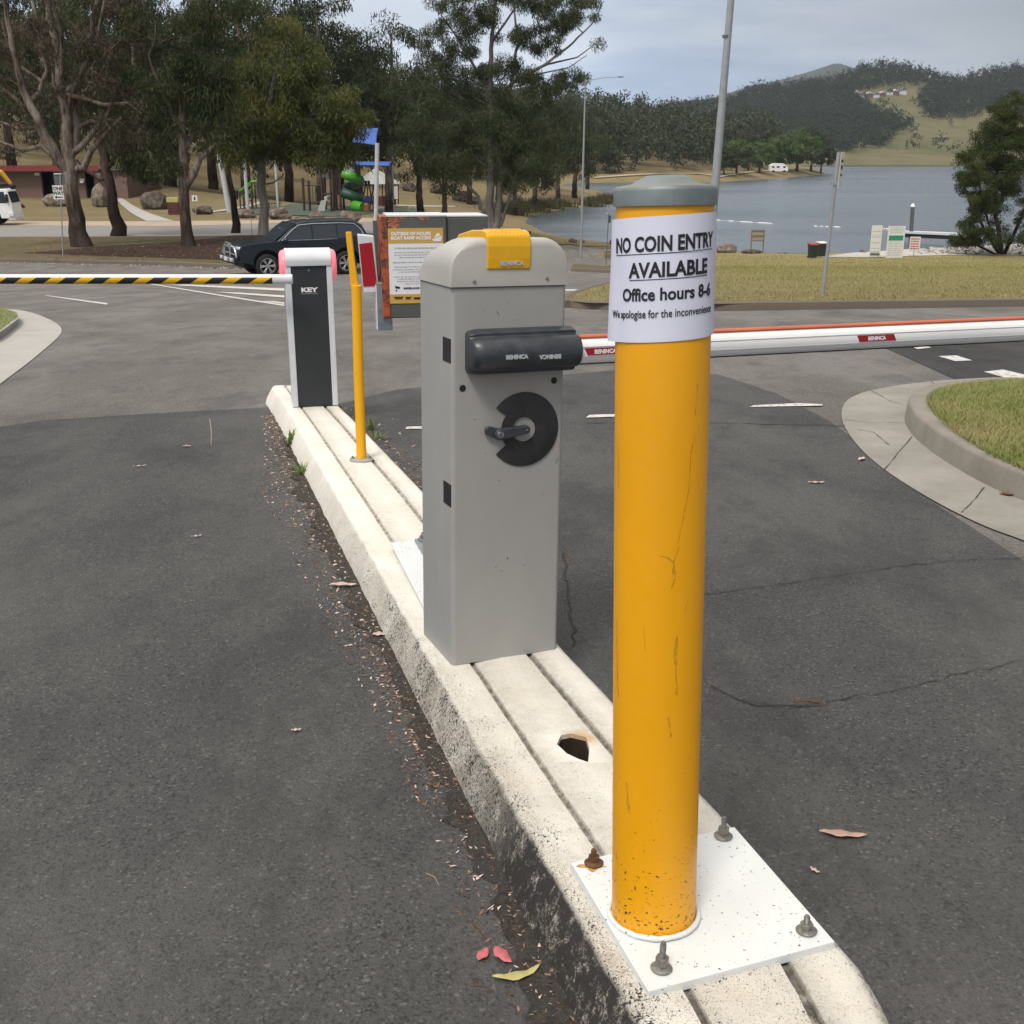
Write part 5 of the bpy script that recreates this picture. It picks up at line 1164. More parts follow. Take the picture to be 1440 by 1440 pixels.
for i, (u0, v0, u1, v1, lab) in enumerate(((1005, 310, 1087, 315, 'line of white floats on the lake right of the thick bollard'), (1145, 318.5, 1182, 320, 'short float line on the lake crossed by the leaning pole'), (1238, 322, 1256, 322.5, 'tiny float line on the lake left of the gangway'))):
    a_, b_ = onz(u0, v0, LK), onz(u1, v1, LK); o = thing('float_line', lab, 'float line', loc=a_, group='float lines on the lake'); d_ = b_ - a_
    MB().tube([(0, 0, .03), tuple(d_ + Vector((0, 0, .03)))], .035, 6).build('rope', K['offw'], o)
    for t0, t1 in ((.0, .1), (.25, .33), (.46, .66), (.76, .98)): MB().tube([d_ * t0 + Vector((0, 0, .04)), d_ * t1 + Vector((0, 0, .04))], .085, 8).build('float', K['white'], o)
sheet('boat_ramp', px([(1150, 364), (1200, 357.5), (1260, 354), (1330, 346), (1440, 341), (1700, 338), (1700, 362), (1440, 360.5), (1330, 361), (1230, 364)]), K['conc_far'], .15, 2.0)
rr_ = random.Random(5)
def rpos():
    u, v = rr_.uniform(1290, 1440), rr_.uniform(347, 360); p = gnd(u, v); return p.x, p.y, p.z + .12
chips('ramp_rubble', 700, rpos, .35, [K['conc_far'], K['conc_light'], K['rock']], 'pale broken rubble beside the boat ramp under the bush', .3)
# ---------------- the car
cb = gnd(412, 388); CY = 41.8
cb = Vector(((423 - 720) / F * CY * 1.0 / (CP - (386 - 720) / F * SP), CY, 0)); cb.z = g(cb.x, cb.y)
car = thing('parked_car', 'dark blue four wheel drive wagon with silver bull bar at the far kerb', 'car', loc=cb, rz=R(180 + 27))
def arch(cx, r, z0, a0=180, a1=0, n=14): return [(cx + r * cos(R(a0 + (a1 - a0) * k / n)), z0 + r * sin(R(a0 + (a1 - a0) * k / n))) for k in range(n + 1)]
wf, wr_, wz = 1.45, -1.42, .41
low = [(2.36, .55), (2.42, .75), (2.40, 1.0), (2.3, 1.12), (1.7, 1.20), (1.02, 1.24), (-2.28, 1.27), (-2.42, 1.15), (-2.45, .8), (-2.38, .5)] + [(wr_ - .52, .42)] + arch(wr_, .5, wz + .05, 190, -10)[0:] + [(wr_ + .55, .36), (wf - .55, .36)] + arch(wf, .5, wz + .05, 190, -10) + [(wf + .55, .5)]
MB().box(-2.2, 2.2, -.70, .70, .34, 1.1).build('chassis', K['black'], car)
mb = MB(); n = len(low)
sl_ = [(-.97, .9), (-.985, 1), (.985, 1), (.97, .9)]
ys_ = [(-.98, .0), (.98, .0)]
bd = MB().prism(low, -.965, .965, 'y').build('body', K['car'], car, smooth=30, bevel=.05, seg=3)
def side_y(z): return .935 - max(0, z - 1.24) / .6 * .20
roofp = [(1.06, 1.22), (.55, 1.62), (.30, 1.80), (.05, 1.87), (-1.0, 1.90), (-1.85, 1.86), (-2.12, 1.72), (-2.34, 1.25)]
mb = MB(); n = len(roofp)
for s in (-1, 1):
    for x, z in roofp: mb.v.append((x, s * side_y(z), z))
for i in range(n - 1): mb.f.append((i, i + 1, n + i + 1, n + i)); mb.m.append(0)
mb.f.append(tuple(range(n))); mb.f.append(tuple(range(n, 2 * n))[::-1]); mb.f.append((0, n, 2 * n - 1, n - 1)); mb.m += [0] * 3
mb.build('cabin', K['car'], car, smooth=30, bevel=.04, seg=3)
def sidepanel(name, poly, mat, t=.012, parent=None):
    for s in (-1, 1):
        mb = MB(); k = len(poly); vs = [(x, s * (side_y(z) + t), z) for x, z in poly] + [(x, s * (side_y(z) - .02), z) for x, z in poly]
        mb.add(vs, [tuple(range(k)), tuple(range(k, 2 * k))[::-1]] + [(i, (i + 1) % k, k + (i + 1) % k, k + i) for i in range(k)]); mb.build(name, mat, parent or car)
sidepanel('side_window', [(.86, 1.27), (.42, 1.60), (.22, 1.72), (-.20, 1.75), (-.20, 1.27)], K['glass']); sidepanel('side_window', [(-.27, 1.27), (-.27, 1.75), (-1.12, 1.76), (-1.12, 1.27)], K['glass']); sidepanel('side_window', [(-1.18, 1.27), (-1.18, 1.76), (-1.80, 1.73), (-2.0, 1.55), (-2.05, 1.36)], K['glass'])
for s in (-1, 1):
    MB().tube([(x, s * (side_y(z) + .012), z) for x, z in ((.90, 1.25), (.45, 1.62), (.22, 1.755), (-.3, 1.79), (-1.3, 1.79), (-1.82, 1.755), (-2.04, 1.56), (-2.12, 1.38), (-2.0, 1.33))], .026, 6).build('chrome_trim', K['chrome'], car, smooth=60)
    MB().tube([(.9, s * (.937), 1.255), (-1.15, s * (.937), 1.255)], .011, 6).build('chrome_trim', K['chrome'], car)
    MB().tube([(-.1, s * .62, 1.93), (-.3, s * .66, 1.96), (-1.6, s * .66, 1.95), (-1.8, s * .62, 1.9)], .02, 6).build('roof_rail', K['darkgrey'], car)
    for x in (.05, -.95): MB().box(x - .09, x + .09, s * .955, s * .995, 1.08, 1.12).build('door_handle', K['car'], car, bevel=.01)
    for x in (.92, -.24, -1.2): MB().box(x - .006, x + .006, s * .9655, s * .9675, .5, 1.22).build('door_gap', K['black'], car)
    MB().ball((.80, s * 1.08, 1.27), .13, 12, (.7, .9, .75)).build('mirror', K['car'], car, smooth=60)
    MB().box(1.0, -.95, s * .93, s * 1.0, .33, .39).build('side_step', K['darkgrey'], car, bevel=.01)
    hl = MB().box(2.18, 2.40, s * .62 - .26, s * .62 + .26, .93, 1.08, 0).build('headlight', K['lampglass'], car, bevel=.04)
    MB().box(-2.47, -2.38, s * .8 - .1, s * .8 + .1, .95, 1.15).build('tail_light', K['redlid'], car, bevel=.02)
    for x in (wf, wr_):
        w0 = MB(); M_ = Matrix.Translation((x, s * .86, wz)) @ Matrix.Rotation(-s * pi / 2, 4, 'X'); w0.lathe([(.26, .115), (.33, .125), (.38, .11), (.41, .07), (.41, -.08), (.38, -.12), (.25, -.12)], 36, 0, M_); wh = w0.build('wheel', K['tyre'], car, smooth=50)
        rm = MB(); rm.lathe([(.27, .112), (.275, .118), (.255, .118), (.245, .06)], 32, 0, M_)
        for k in range(6):
            a_ = 2 * pi * k / 6
            for da in (-.13, .13):
                p0_, p1_ = M_ @ Vector((.05 * cos(a_), .05 * sin(a_), .10)), M_ @ Vector((.255 * cos(a_ + da), .255 * sin(a_ + da), .105)); rm.tube([p0_, p1_], .021, 6)
        rm.lathe([(.075, .05), (.07, .12), (0, .125)], 18, 0, M_); rm.build('rim', K['alloy'], wh, smooth=40)
        MB().lathe([(.26, .03), (0, .03)], 24, 0, M_).build('brake_disc', K['black'], wh)
MB().prism([(1.10, 1.24), (1.125, 1.24), (.62, 1.655), (.32, 1.83), (.30, 1.80)], -.78, .78, 'y').build('windscreen', K['glass'], car)
MB().box(2.36, 2.44, -.42, .42, .78, 1.08).build('grille', K['black'], car, bevel=.02)
for z in (.86, .93, 1.0): MB().box(2.43, 2.455, -.4, .4, z, z + .025).build('grille_bar', K['chrome'], car)
bb = MB(); bb.box(2.42, 2.62, -.94, .94, .5, .74); bb.build('bull_bar', K['black'], car, bevel=.05)
bar = MB(); bar.tube([(2.5, -.9, .74), (2.52, -.88, .95), (2.5, -.62, 1.06), (2.56, -.38, 1.10), (2.56, .38, 1.10), (2.5, .62, 1.06), (2.52, .88, .95), (2.5, .9, .74)], .034, 10)
for y in (-.38, .38): bar.tube([(2.58, y, .5), (2.58, y, 1.14)], .045, 10)
bar.tube([(2.56, -.38, 1.17), (2.57, 0, 1.2), (2.56, .38, 1.17)], .034, 10); bar.tube([(2.55, -.9, .84), (2.57, 0, .86), (2.55, .9, .84)], .028, 8); bar.build('bull_bar_tubes', K['chrome'], car, smooth=60)
MB().box(2.60, 2.66, -.94, .94, .58, .72).build('bumper_trim', K['chrome'], car, bevel=.03)
MB().box(2.665, 2.675, -.2, .2, .59, .70).build('number_plate', K['sign'], car); MB().tube([(1.9, .8, 1.2), (1.88, .82, 2.0)], .008, 5).build('antenna', K['black'], car)
for y in (-.7, .7): MB().tube([(2.6, y, .65), (2.68, y, .65)], .06, 12).build('fog_lamp', K['lampglass'], car)
# ---------------- truck at the left edge
tb_ = gnd(8, 315.5); s = pxm(tb_); tr = thing('truck', 'white truck cab with yellow crane arm, cut off by the left picture edge', 'truck', loc=tb_, rz=R(8))
# local x = picture right; front at +x
fx = 18 / s
zc_ = lambda v: at(8, v, tb_.y).z - tb_.z
cabp = [(fx - .1, .55), (fx + .02, 1.0), (fx, 1.35), (fx - .12, 2.2), (fx - .25, 2.35), (fx - 1.9, 2.4), (fx - 1.95, .85)] 
wx_ = -.55
cabp = [(fx - .05, .42), (fx + .02, .9), (fx - .02, 1.35), (fx - .22, 2.15), (fx - .35, 2.28), (fx - 1.95, 2.33), (fx - 2.0, 1.0), (wx_ - .62, .95)] + arch(wx_, .6, .55, 160, 10, 10) + [(wx_ + .62, .42)]
MB().prism(cabp, -1.1, 1.1, 'y').build('cab', K['white'], tr, smooth=30, bevel=.06)
for y in (-1.115, 1.105): MB().prism([(fx - .3, 1.4), (fx - .42, 2.1), (fx - 1.05, 2.12), (fx - 1.05, 1.4)], y, y + .01, 'y').build('side_window', K['glass'], tr)
for y in (-1.115, 1.105): MB().prism([(fx - 1.12, 1.4), (fx - 1.12, 2.12), (fx - 1.7, 2.12), (fx - 1.7, 1.4)], y, y + .01, 'y').build('side_window', K['glass'], tr)
MB().prism([(fx + .005, 1.42), (fx - .18, 2.1), (fx - .22, 2.1), (fx - .06, 1.42)], -.95, .95, 'y').build('windscreen', K['glass'], tr)
for y in (-.98, .98):
    for x in (wx_, -4.4):
        wh = MB().lathe([(.0, .02), (.26, .05), (.3, .13), (.45, .15), (.5, .1), (.5, -.15), (0, -.15)], 28, 0, Matrix.Translation((x, y, .5)) @ Matrix.Rotation(pi / 2 * (1 if y < 0 else -1), 4, 'X')).build('wheel', K['tyre'], tr, smooth=40); MB().lathe([(.0, .07), (.12, .09), (.22, .06), (.22, .04)], 20, 0, Matrix.Translation((x, y, .5)) @ Matrix.Rotation(pi / 2 * (1 if y < 0 else -1), 4, 'X')).build('rim', K['darkgrey'], wh)
    MB().box(fx - .25, fx + .06, y * 1.05 - .15, y * 1.05 + .15, .55, .8).build('headlight', K['lampglass'], tr, bevel=.03); MB().box(fx - .32, fx - .18, y * 1.18 - .1, y * 1.18 + .1, 1.45, 1.95).build('mirror', K['black'], tr, bevel=.03)
MB().box(fx - .3, fx + .12, -1.1, 1.1, .3, .55).build('bumper', K['offw'], tr, bevel=.05); MB().box(-6.5, fx - 2.02, -1.1, 1.1, .95, 1.25).build('tray', K['darkgrey'], tr, bevel=.03)
MB().box(fx - 2.0, fx - .5, -1.0, 1.0, 2.36, 2.62).build('roof_rack', K['black'], tr, bevel=.1)
MB().tube([(fx - 2.6, 0, 1.25), (fx - 1.6, 0, 3.5), (fx - .7, 0, 3.3), (fx - .15, 0, 2.5)], [.2, .17, .17, .12], 8).build('crane_arm', K['tankyel'], tr); MB().ball((fx - .1, 0, 2.42), .22, 10).build('crane_head', K['black'], tr)
# ---------------- toilet block
b = gnd(92, 278.5); s = pxm(b); tbk = thing('toilet_block', 'long low brown brick toilet block with red roof edge, behind the left trees', 'building', loc=b, rz=R(-4))
X = lambda u: (u - 92) / s
H = (278.5 - 241) / s
segs = [(-330, 60), (78, 123), (136, 183)]
for u0, u1 in segs: MB().box(X(u0), X(u1), 0, .3, -.3, H).build('wall', K['brick'], tbk)
MB().box(X(183) - .3, X(183), .3, 8, -.3, H).build('wall', K['brick'], tbk); MB().box(X(-330), X(183) - .32, 7.7, 8, -.3, H).build('wall', K['brick'], tbk)
MB().box(X(60), X(78), 1.6, 1.7, -.3, H).build('doorway_screen', K['black'], tbk); MB().box(X(123), X(136), 1.6, 1.7, -.3, H).build('doorway_screen', K['black'], tbk)
MB().box(X(-340), X(150), -.9, 8.3, H, H + .15).build('roof', K['darkgrey'], tbk); MB().box(X(-340), X(150), -.96, -.902, H - .08, H + .42).build('fascia', K['fascia'], tbk); MB().box(X(150) + .02, X(184), -.3, 8.2, H, H + .12).build('roof', K['darkgrey'], tbk)
for u in (55, 143, 119): MB().box(X(u) - .22, X(u) + .22, -.03, 0, H * .86 - .12 - (.5 if u == 119 else 0), H * .86 + .12 - (.5 if u == 119 else 0)).build('door_sign', K['sign'], tbk)
MB().box(X(118), X(123), -.4, -.1, H * .55, H * .62).build('basin', K['sign'], tbk)
# ---------------- rubbish enclosure and small sign
b = gnd(246, 301); s = pxm(b); o = thing('bin_enclosure', 'small red brown bin box with yellow green top beside the third trunk', 'bin box', loc=b); w2 = 7.5 / s; h = 16 / s
MB().box(-w2, w2, -.4, .4, 0, h).build('box', K['maroon'], o, bevel=.02); MB().prism([(-w2 * 1.1, h), (w2 * 1.1, h), (w2 * 1.0, h + 6 / s), (-w2 * 1.1, h + 6.5 / s)], -.45, .45, 'y').build('lid', simple('yellow_green_lid', (.4, .38, .12), .5), o, bevel=.02)
for z in (.2, .45, .7): MB().box(-w2 * .95, w2 * .95, -.415, -.401, h * z, h * z + .04).build('slat', K['black'], o)
o, b, tv = post_between('small_notice', 'small white notice on a short post between the third trunk and the boulder', 'sign', 276, 306, 273.5, 277, .03, K['polem']); q = at(274, 279, b.y) - b; MB().box(q.x - .2, q.x + .2, -.06, -.035, q.z - .2, q.z + .22).build('sign_face', K['sign'], o); MB().box(q.x - .06, q.x + .06, -.065, -.061, q.z - .12, q.z + .12).build('symbol', K['black'], o)
# ---------------- playground
sheet('play_surface', px([(330, 294), (400, 290), (560, 291), (600, 295), (560, 301), (470, 304), (330, 301)]), simple('rubber_surface', (.06, .085, .06), .9, var=.2), .03, 2.0)
sheet('path_edge', px([(290, 300), (345, 292.5), (520, 287), (640, 291), (640, 289.5), (520, 285.5), (345, 290), (290, 298)]), K['conc_light'], .03, 2.0)
for ub, vb, ut, vt, r, lab in ((322.5, 298, 303, 190, .2, 'thick leaning pale shade post behind the thin trunk'), (349, 296, 343, 220, .14, 'pale shade post behind the green stair rails'), (391, 291, 387, 225, .11, 'slim pale post right of the smooth grey trunk'), (528.5, 312, 530.5, 201, .15, 'pale shade post carrying the lower corner of the blue sail'), (551.5, 297, 553.5, 180, .14, 'pale shade post right of the red panelled shelter'), (588, 298, 590, 242, .13, 'pale shade post furthest right on the lawn')):
    post_between('shade_post', lab, 'post', ub, vb, ut, vt, r, K['polew'], group='posts of the playground shade sails')
def sail(pts, label, Y, dy):
    P = [at(u, v, Y + d) for (u, v), d in zip(pts, dy)]; c = sum(P, Vector()) / len(P); n = 8; V = []
    for j in range(n + 1):
        for i in range(n + 1):
            a_, b_ = i / n, j / n; p = P[0] * (1 - a_) * (1 - b_) + P[1] * a_ * (1 - b_) + P[2] * a_ * b_ + P[3] * (1 - a_) * b_; e = sin(pi * a_) * .5 + sin(pi * b_) * .5
            p = p.lerp(c, .12 * e * (1 if (i in (0, n) or j in (0, n)) else .6)); V.append(tuple(p - Vector((0, 0, .25 * sin(pi * a_) * sin(pi * b_)))))
    o = npmesh('shade_sail', V, [(j * 9 + i, j * 9 + i + 1, j * 9 + 10 + i, j * 9 + 9 + i) for j in range(n) for i in range(n)], K['blue'], smooth=True); m_ = o.modifiers.new('t', 'SOLIDIFY'); m_.thickness = .02; return tag(o, label, 'shade sail', 'blue shade sails')
sail([(493, 200), (529, 204), (532, 180), (505, 178)], 'bright blue shade sail high above the playground', 84, (0, 0, 6, 6)); sail([(490, 231.5), (548, 233), (552, 227), (500, 227)], 'lower blue shade sail seen as a thin band over the shelter', 92, (0, 0, 8, 8))
b = gnd(465, 297); s = pxm(b); pt_ = thing('play_tower', 'brown play tower with green roof, grey slide and lime spiral tube slide', 'play tower', loc=b); X = lambda u: (u - 465) / s; Z = lambda v: (297 - v) / s
for u in (454.5, 466.5, 470, 480): 
    for y in (0, 1.6): MB().tube([(X(u), y, 0), (X(u), y, Z(222))], .085, 8).build('post', K['brownp'], pt_)
MB().add([(X(447), -.3, Z(216)), (X(484), -.3, Z(216)), (X(484), 1.9, Z(216)), (X(447), 1.9, Z(216)), (X(466), .8, Z(198))], [(0, 1, 4), (1, 2, 4), (2, 3, 4), (3, 0, 4), (0, 3, 2, 1)]).build('roof', K['tgreen'], pt_)
MB().box(X(452), X(467), -.08, 0, Z(231), Z(225)).build('lime_panel', K['lime'], pt_); MB().box(X(455), X(466), -.06, 0, Z(252), Z(232)).build('bar_panel', K['darkgrey'], pt_); MB().box(X(452), X(482), 0, 1.6, Z(253), Z(251)).build('deck', K['brownp'], pt_); MB().box(X(455), X(482), 0, 1.6, Z(275), Z(273)).build('deck', K['brownp'], pt_)
MB().box(X(467), X(482), 1.55, 1.62, Z(270), Z(235)).build('back_panel', K['brownp'], pt_)
for u in (472, 474.5, 477): MB().box(X(u), X(u + 1), -.05, .02, Z(292), Z(238)).build('slat', K['brownp'], pt_)
MB().prism([(X(458), Z(281)), (X(465), Z(281)), (X(462), Z(295)), (X(452), Z(295))], -2.0, -1.9, 'y').build('slide', K['slpale'], pt_); MB().prism([(X(462), Z(281)), (X(466), Z(281)), (X(466), Z(276)), (X(462), Z(276))], -1.9, 0, 'y').build('slide_top', K['slpale'], pt_)
# spiral tube
pts = []; cxx, cyy = X(493), .8
for k in range(41):
    a_ = -2.2 + k / 40 * 2 * pi * 1.55; zz_ = Z(247) + (Z(287) - Z(247)) * k / 40; pts.append((cxx + .75 * cos(a_), cyy + .75 * sin(a_), zz_))
for i, (a_, b_) in enumerate(((0, 7), (7, 16), (16, 24), (24, 33), (33, 40))): MB().tube(pts[a_:b_ + 1], .38, 14).build('tube_section', K[('lime', 'slgrey', 'tgreen', 'tgreen', 'slgrey')[i]], pt_, smooth=60)
MB().tube([pts[40], (X(500), -.2, Z(290)), (X(511), -.5, Z(291.5))], .43, 14).build('tube_exit', K['lime'], pt_, smooth=60); MB().lathe([(0, .42), (.36, .3), (.5, 0)], 14, 0, Matrix.Translation((cxx, .8, Z(246)))).build('tube_dome', K['slgrey'], pt_, smooth=60)
for u in (428, 436): MB().tube([(X(u), 0, 0), (X(u), 0, Z(252 if u < 430 else 256))], .1, 8).build('climber_post', K['brownp'], pt_)
for v in (262, 285): MB().tube([(X(428), 0, Z(v)), (X(454), 0, Z(v))], .05, 6).build('climber_rail', K['brownp'], pt_)
for u in (441, 445, 449): MB().tube([(X(u), 0, Z(287)), (X(u), 0, Z(262))], .025, 5).build('climber_rope', K['black'], pt_)
b = gnd(347, 294); s = pxm(b); o = thing('play_stairs', 'playground stairs with bright green sloping hand rails', 'play stairs', loc=b); X = lambda u: (u - 347) / s; Z = lambda v: (294 - v) / s
for y in (0, 1.2): MB().tube([(X(338), y, Z(270)), (X(356), y, Z(257)), (X(360), y, Z(257))], .07, 8).build('hand_rail', K['lime'], o); MB().tube([(X(338), y, Z(280)), (X(356), y, Z(267))], .05, 8).build('hand_rail', K['lime'], o); [MB().tube([(X(u), y, 0), (X(u), y, Z(271 - (u - 338) * .75))], .06, 6).build('post', K['brownp'], o) for u in (338.5, 344, 350, 356)]
for k in range(5): MB().box(X(339 + k * 3.6), X(343 + k * 3.6), 0, 1.2, Z(290 - k * 3.4), Z(289 - k * 3.4)).build('tread', K['darkgrey'], o)
MB().box(X(329.5), X(335.5), -.2, .2, Z(281), Z(269)).build('rubbish_bin', K['black'], o)
b = gnd(387, 291); s = pxm(b); o = thing('low_fence', 'low black railing fence right of the smooth grey trunk', 'fence', loc=b); X = lambda u: (u - 387) / s
for z in (.25, .75): MB().box(X(377), X(396), -.02, .02, z, z + .05).build('rail', K['black'], o)
for k in range(9): MB().box(X(377 + k * 2.3), X(377.4 + k * 2.3), -.03, .03, 0, .95).build('picket', K['black'], o)
b = gnd(516, 296); s = pxm(b); o = thing('climbing_frame', 'dark climbing frame and swing between the spiral slide and the shelter', 'climbing frame', loc=b); X = lambda u: (u - 516) / s; Z = lambda v: (296 - v) / s
for u0, u1 in ((507, 514), (526, 519), (514, 507), (519, 526)): MB().tube([(X(u0), 0, 0), (X(u1), .6, Z(262))], .06, 6).build('leg', K['brownp'], o)
for u in (503, 508, 513, 517): MB().box(X(u), X(u + 3.4), .55, .62, Z(261), Z(256)).build('cross_piece', K['black'], o)
MB().tube([(X(502), .6, Z(262)), (X(527), .6, Z(262))], .06, 6).build('top_beam', K['brownp'], o); MB().box(X(511), X(524), -.3, .3, Z(284), Z(279)).build('blue_seat', K['blue'], o, bevel=.05); MB().box(X(513), X(521), -1.2, -.6, Z(296), Z(287)).build('orange_block', simple('orange_panel', (.4, .16, .07), .6), o, bevel=.05)
b = gnd(530, 289); s = pxm(b); o = thing('picnic_shelter', 'round picnic shelter with pale grey cone roof and dark red low walls', 'shelter', loc=b); X = lambda u: (u - 530) / s; Z = lambda v: (289 - v) / s
V = [(X(530) + (33 / s) * cos(2 * pi * k / 8 + .3), 2.6 + (33 / s) * sin(2 * pi * k / 8 + .3), Z(260)) for k in range(8)] + [(X(526), 2.6, Z(240))]; MB().add(V, [(k, (k + 1) % 8, 8) for k in range(8)] + [tuple(range(8))[::-1]]).build('roof', K['roofm'], o)
for k in range(8): v_ = V[k]; MB().tube([(v_[0], v_[1], v_[2] + .02), (V[8][0], V[8][1], V[8][2] + .03)], .05, 5).build('roof_ridge', K['offw'], o); MB().tube([(v_[0] * .85, 2.6 + (v_[1] - 2.6) * .85, 0), (v_[0] * .85, 2.6 + (v_[1] - 2.6) * .85, Z(260))], .07, 6).build('post', K['brownp'], o)
for k in (4, 5, 6): a_, b_ = V[k], V[(k + 1) % 8]; n = Vector((b_[0] - a_[0], b_[1] - a_[1], 0)).normalized(); A_ = Vector((a_[0] * .85, 2.6 + (a_[1] - 2.6) * .85, 0)); B_ = Vector((b_[0] * .85, 2.6 + (b_[1] - 2.6) * .85, 0)); pn = Vector((-n.y, n.x, 0)) * .05; MB().add([A_, B_, B_ + pn, A_ + pn] + [q + Vector((0, 0, 1.15)) for q in (A_, B_, B_ + pn, A_ + pn)], [(0, 3, 2, 1), (4, 5, 6, 7), (0, 1, 5, 4), (1, 2, 6, 5), (2, 3, 7, 6), (3, 0, 4, 7)]).build('low_wall', K['maroon'], o)
MB().box(X(555), X(560), -.1, 0, Z(280), Z(263)).build('white_panel', K['sign'], o)
b = gnd(570, 298); s = pxm(b); o = thing('picnic_table', 'cream picnic table with benches on the lawn above the ticket machine', 'table', loc=b)
MB().box(-.6, .35, -.5, .5, .3, .75).build('table_block', K['cream'], o, bevel=.03); MB().prism([(.4, .15), (.55, .1), (1.1, .6), (1.0, .68)], -.3, .3, 'y').build('bench', K['cream'], o)
# ---------------- campervan and the far resort
b = gnd(1094, 243.5); b.z += .3; s = pxm(b); o = thing('campervan', 'tiny white campervan parked on the wooded point across the lake', 'campervan', loc=b); L_ = 26 / s; Hh = 12 / s
MB().prism([(-L_ / 2, .4), (-L_ / 2, Hh * .8), (-L_ * .3, Hh), (L_ * .2, Hh), (L_ * .42, Hh * .72), (L_ * .5, Hh * .5), (L_ * .5, .4)], -1.2, 1.2, 'y').build('body', K['white'], o, bevel=.1)
for x0, x1 in ((-.38, -.25), (-.12, .02), (.22, .36)): MB().box(L_ * x0, L_ * x1, -1.23, -1.2, Hh * .5, Hh * .7).build('window', K['glass'], o)
for x in (-.28, .3): MB().tube([(L_ * x, -1.22, .4), (L_ * x, 1.22, .4)], .42, 14).build('wheel', K['tyre'], o)
# ================================================================== trees
K['lf_gum'] = leafmat('gum_leaf', ((.022, .036, .012), (.08, .096, .038), (.085, .09, .032)), .65, .15, .2)
K['lf_gumd'] = leafmat('dark_gum_leaf', ((.016, .027, .010), (.052, .066, .026), (.045, .055, .02)), .65, .15, .2)
K['lf_bright'] = leafmat('bright_gum_leaf', ((.04, .058, .016), (.12, .135, .038), (.22, .2, .05)), .65, .15, .2)
K['lf_brown'] = leafmat('browning_gum_leaf', ((.035, .03, .02), (.11, .095, .055), (.20, .13, .09)), .65, .15, .2)
K['lf_green'] = leafmat('fresh_leaf', ((.05, .09, .02), (.11, .17, .04), (.15, .2, .05)), .5, .4, .3)
K['lf_bush'] = leafmat('bush_leaf', ((.028, .045, .014), (.07, .09, .025), (.13, .14, .035)), .65, .15, .2)
K['lf_far'] = leafmat('far_leaf', ((.03, .042, .022), (.07, .085, .04), (.085, .09, .045)), .6, .3, .15)
K['lf_far2'] = leafmat('hill_leaf', ((.02, .03, .018), (.042, .054, .03), (.036, .047, .028)), .7, .25, .1)
def leaf_cloud(C, Rd, n_each, size, rs, droop=1.0, flat_=.75):
    """C (k,3) clump centres, Rd (k,) radii -> quads"""
    k = len(C); n = int(n_each); N = k * n
    c = np.repeat(C, n, 0); r = np.repeat(Rd, n)
    d = rs.normal(size=(N, 3)); d /= np.linalg.norm(d, axis=1, keepdims=True); u = rs.uniform(0, 1, N) ** .45
    p = c + d * (r * u)[:, None] * np.array([1, 1, flat_]); p[:, 2] -= .12 * r * rs.uniform(0, 1, N)
    ax = rs.normal(size=(N, 3)) * .55; ax[:, 2] -= droop; ax /= np.linalg.norm(ax, axis=1, keepdims=True)
    w = np.cross(ax, rs.normal(size=(N, 3))); w /= np.linalg.norm(w, axis=1, keepdims=True) + 1e-9
    L = size[0] * rs.uniform(.6, 1.3, N)[:, None]; W = size[1] * rs.uniform(.6, 1.3, N)[:, None]
    V = np.stack([p, p + ax * L * .45 + w * W * .5, p + ax * L, p + ax * L * .45 - w * W * .5], 1)
    return V.reshape(-1, 3), np.arange(N * 4).reshape(N, 4)
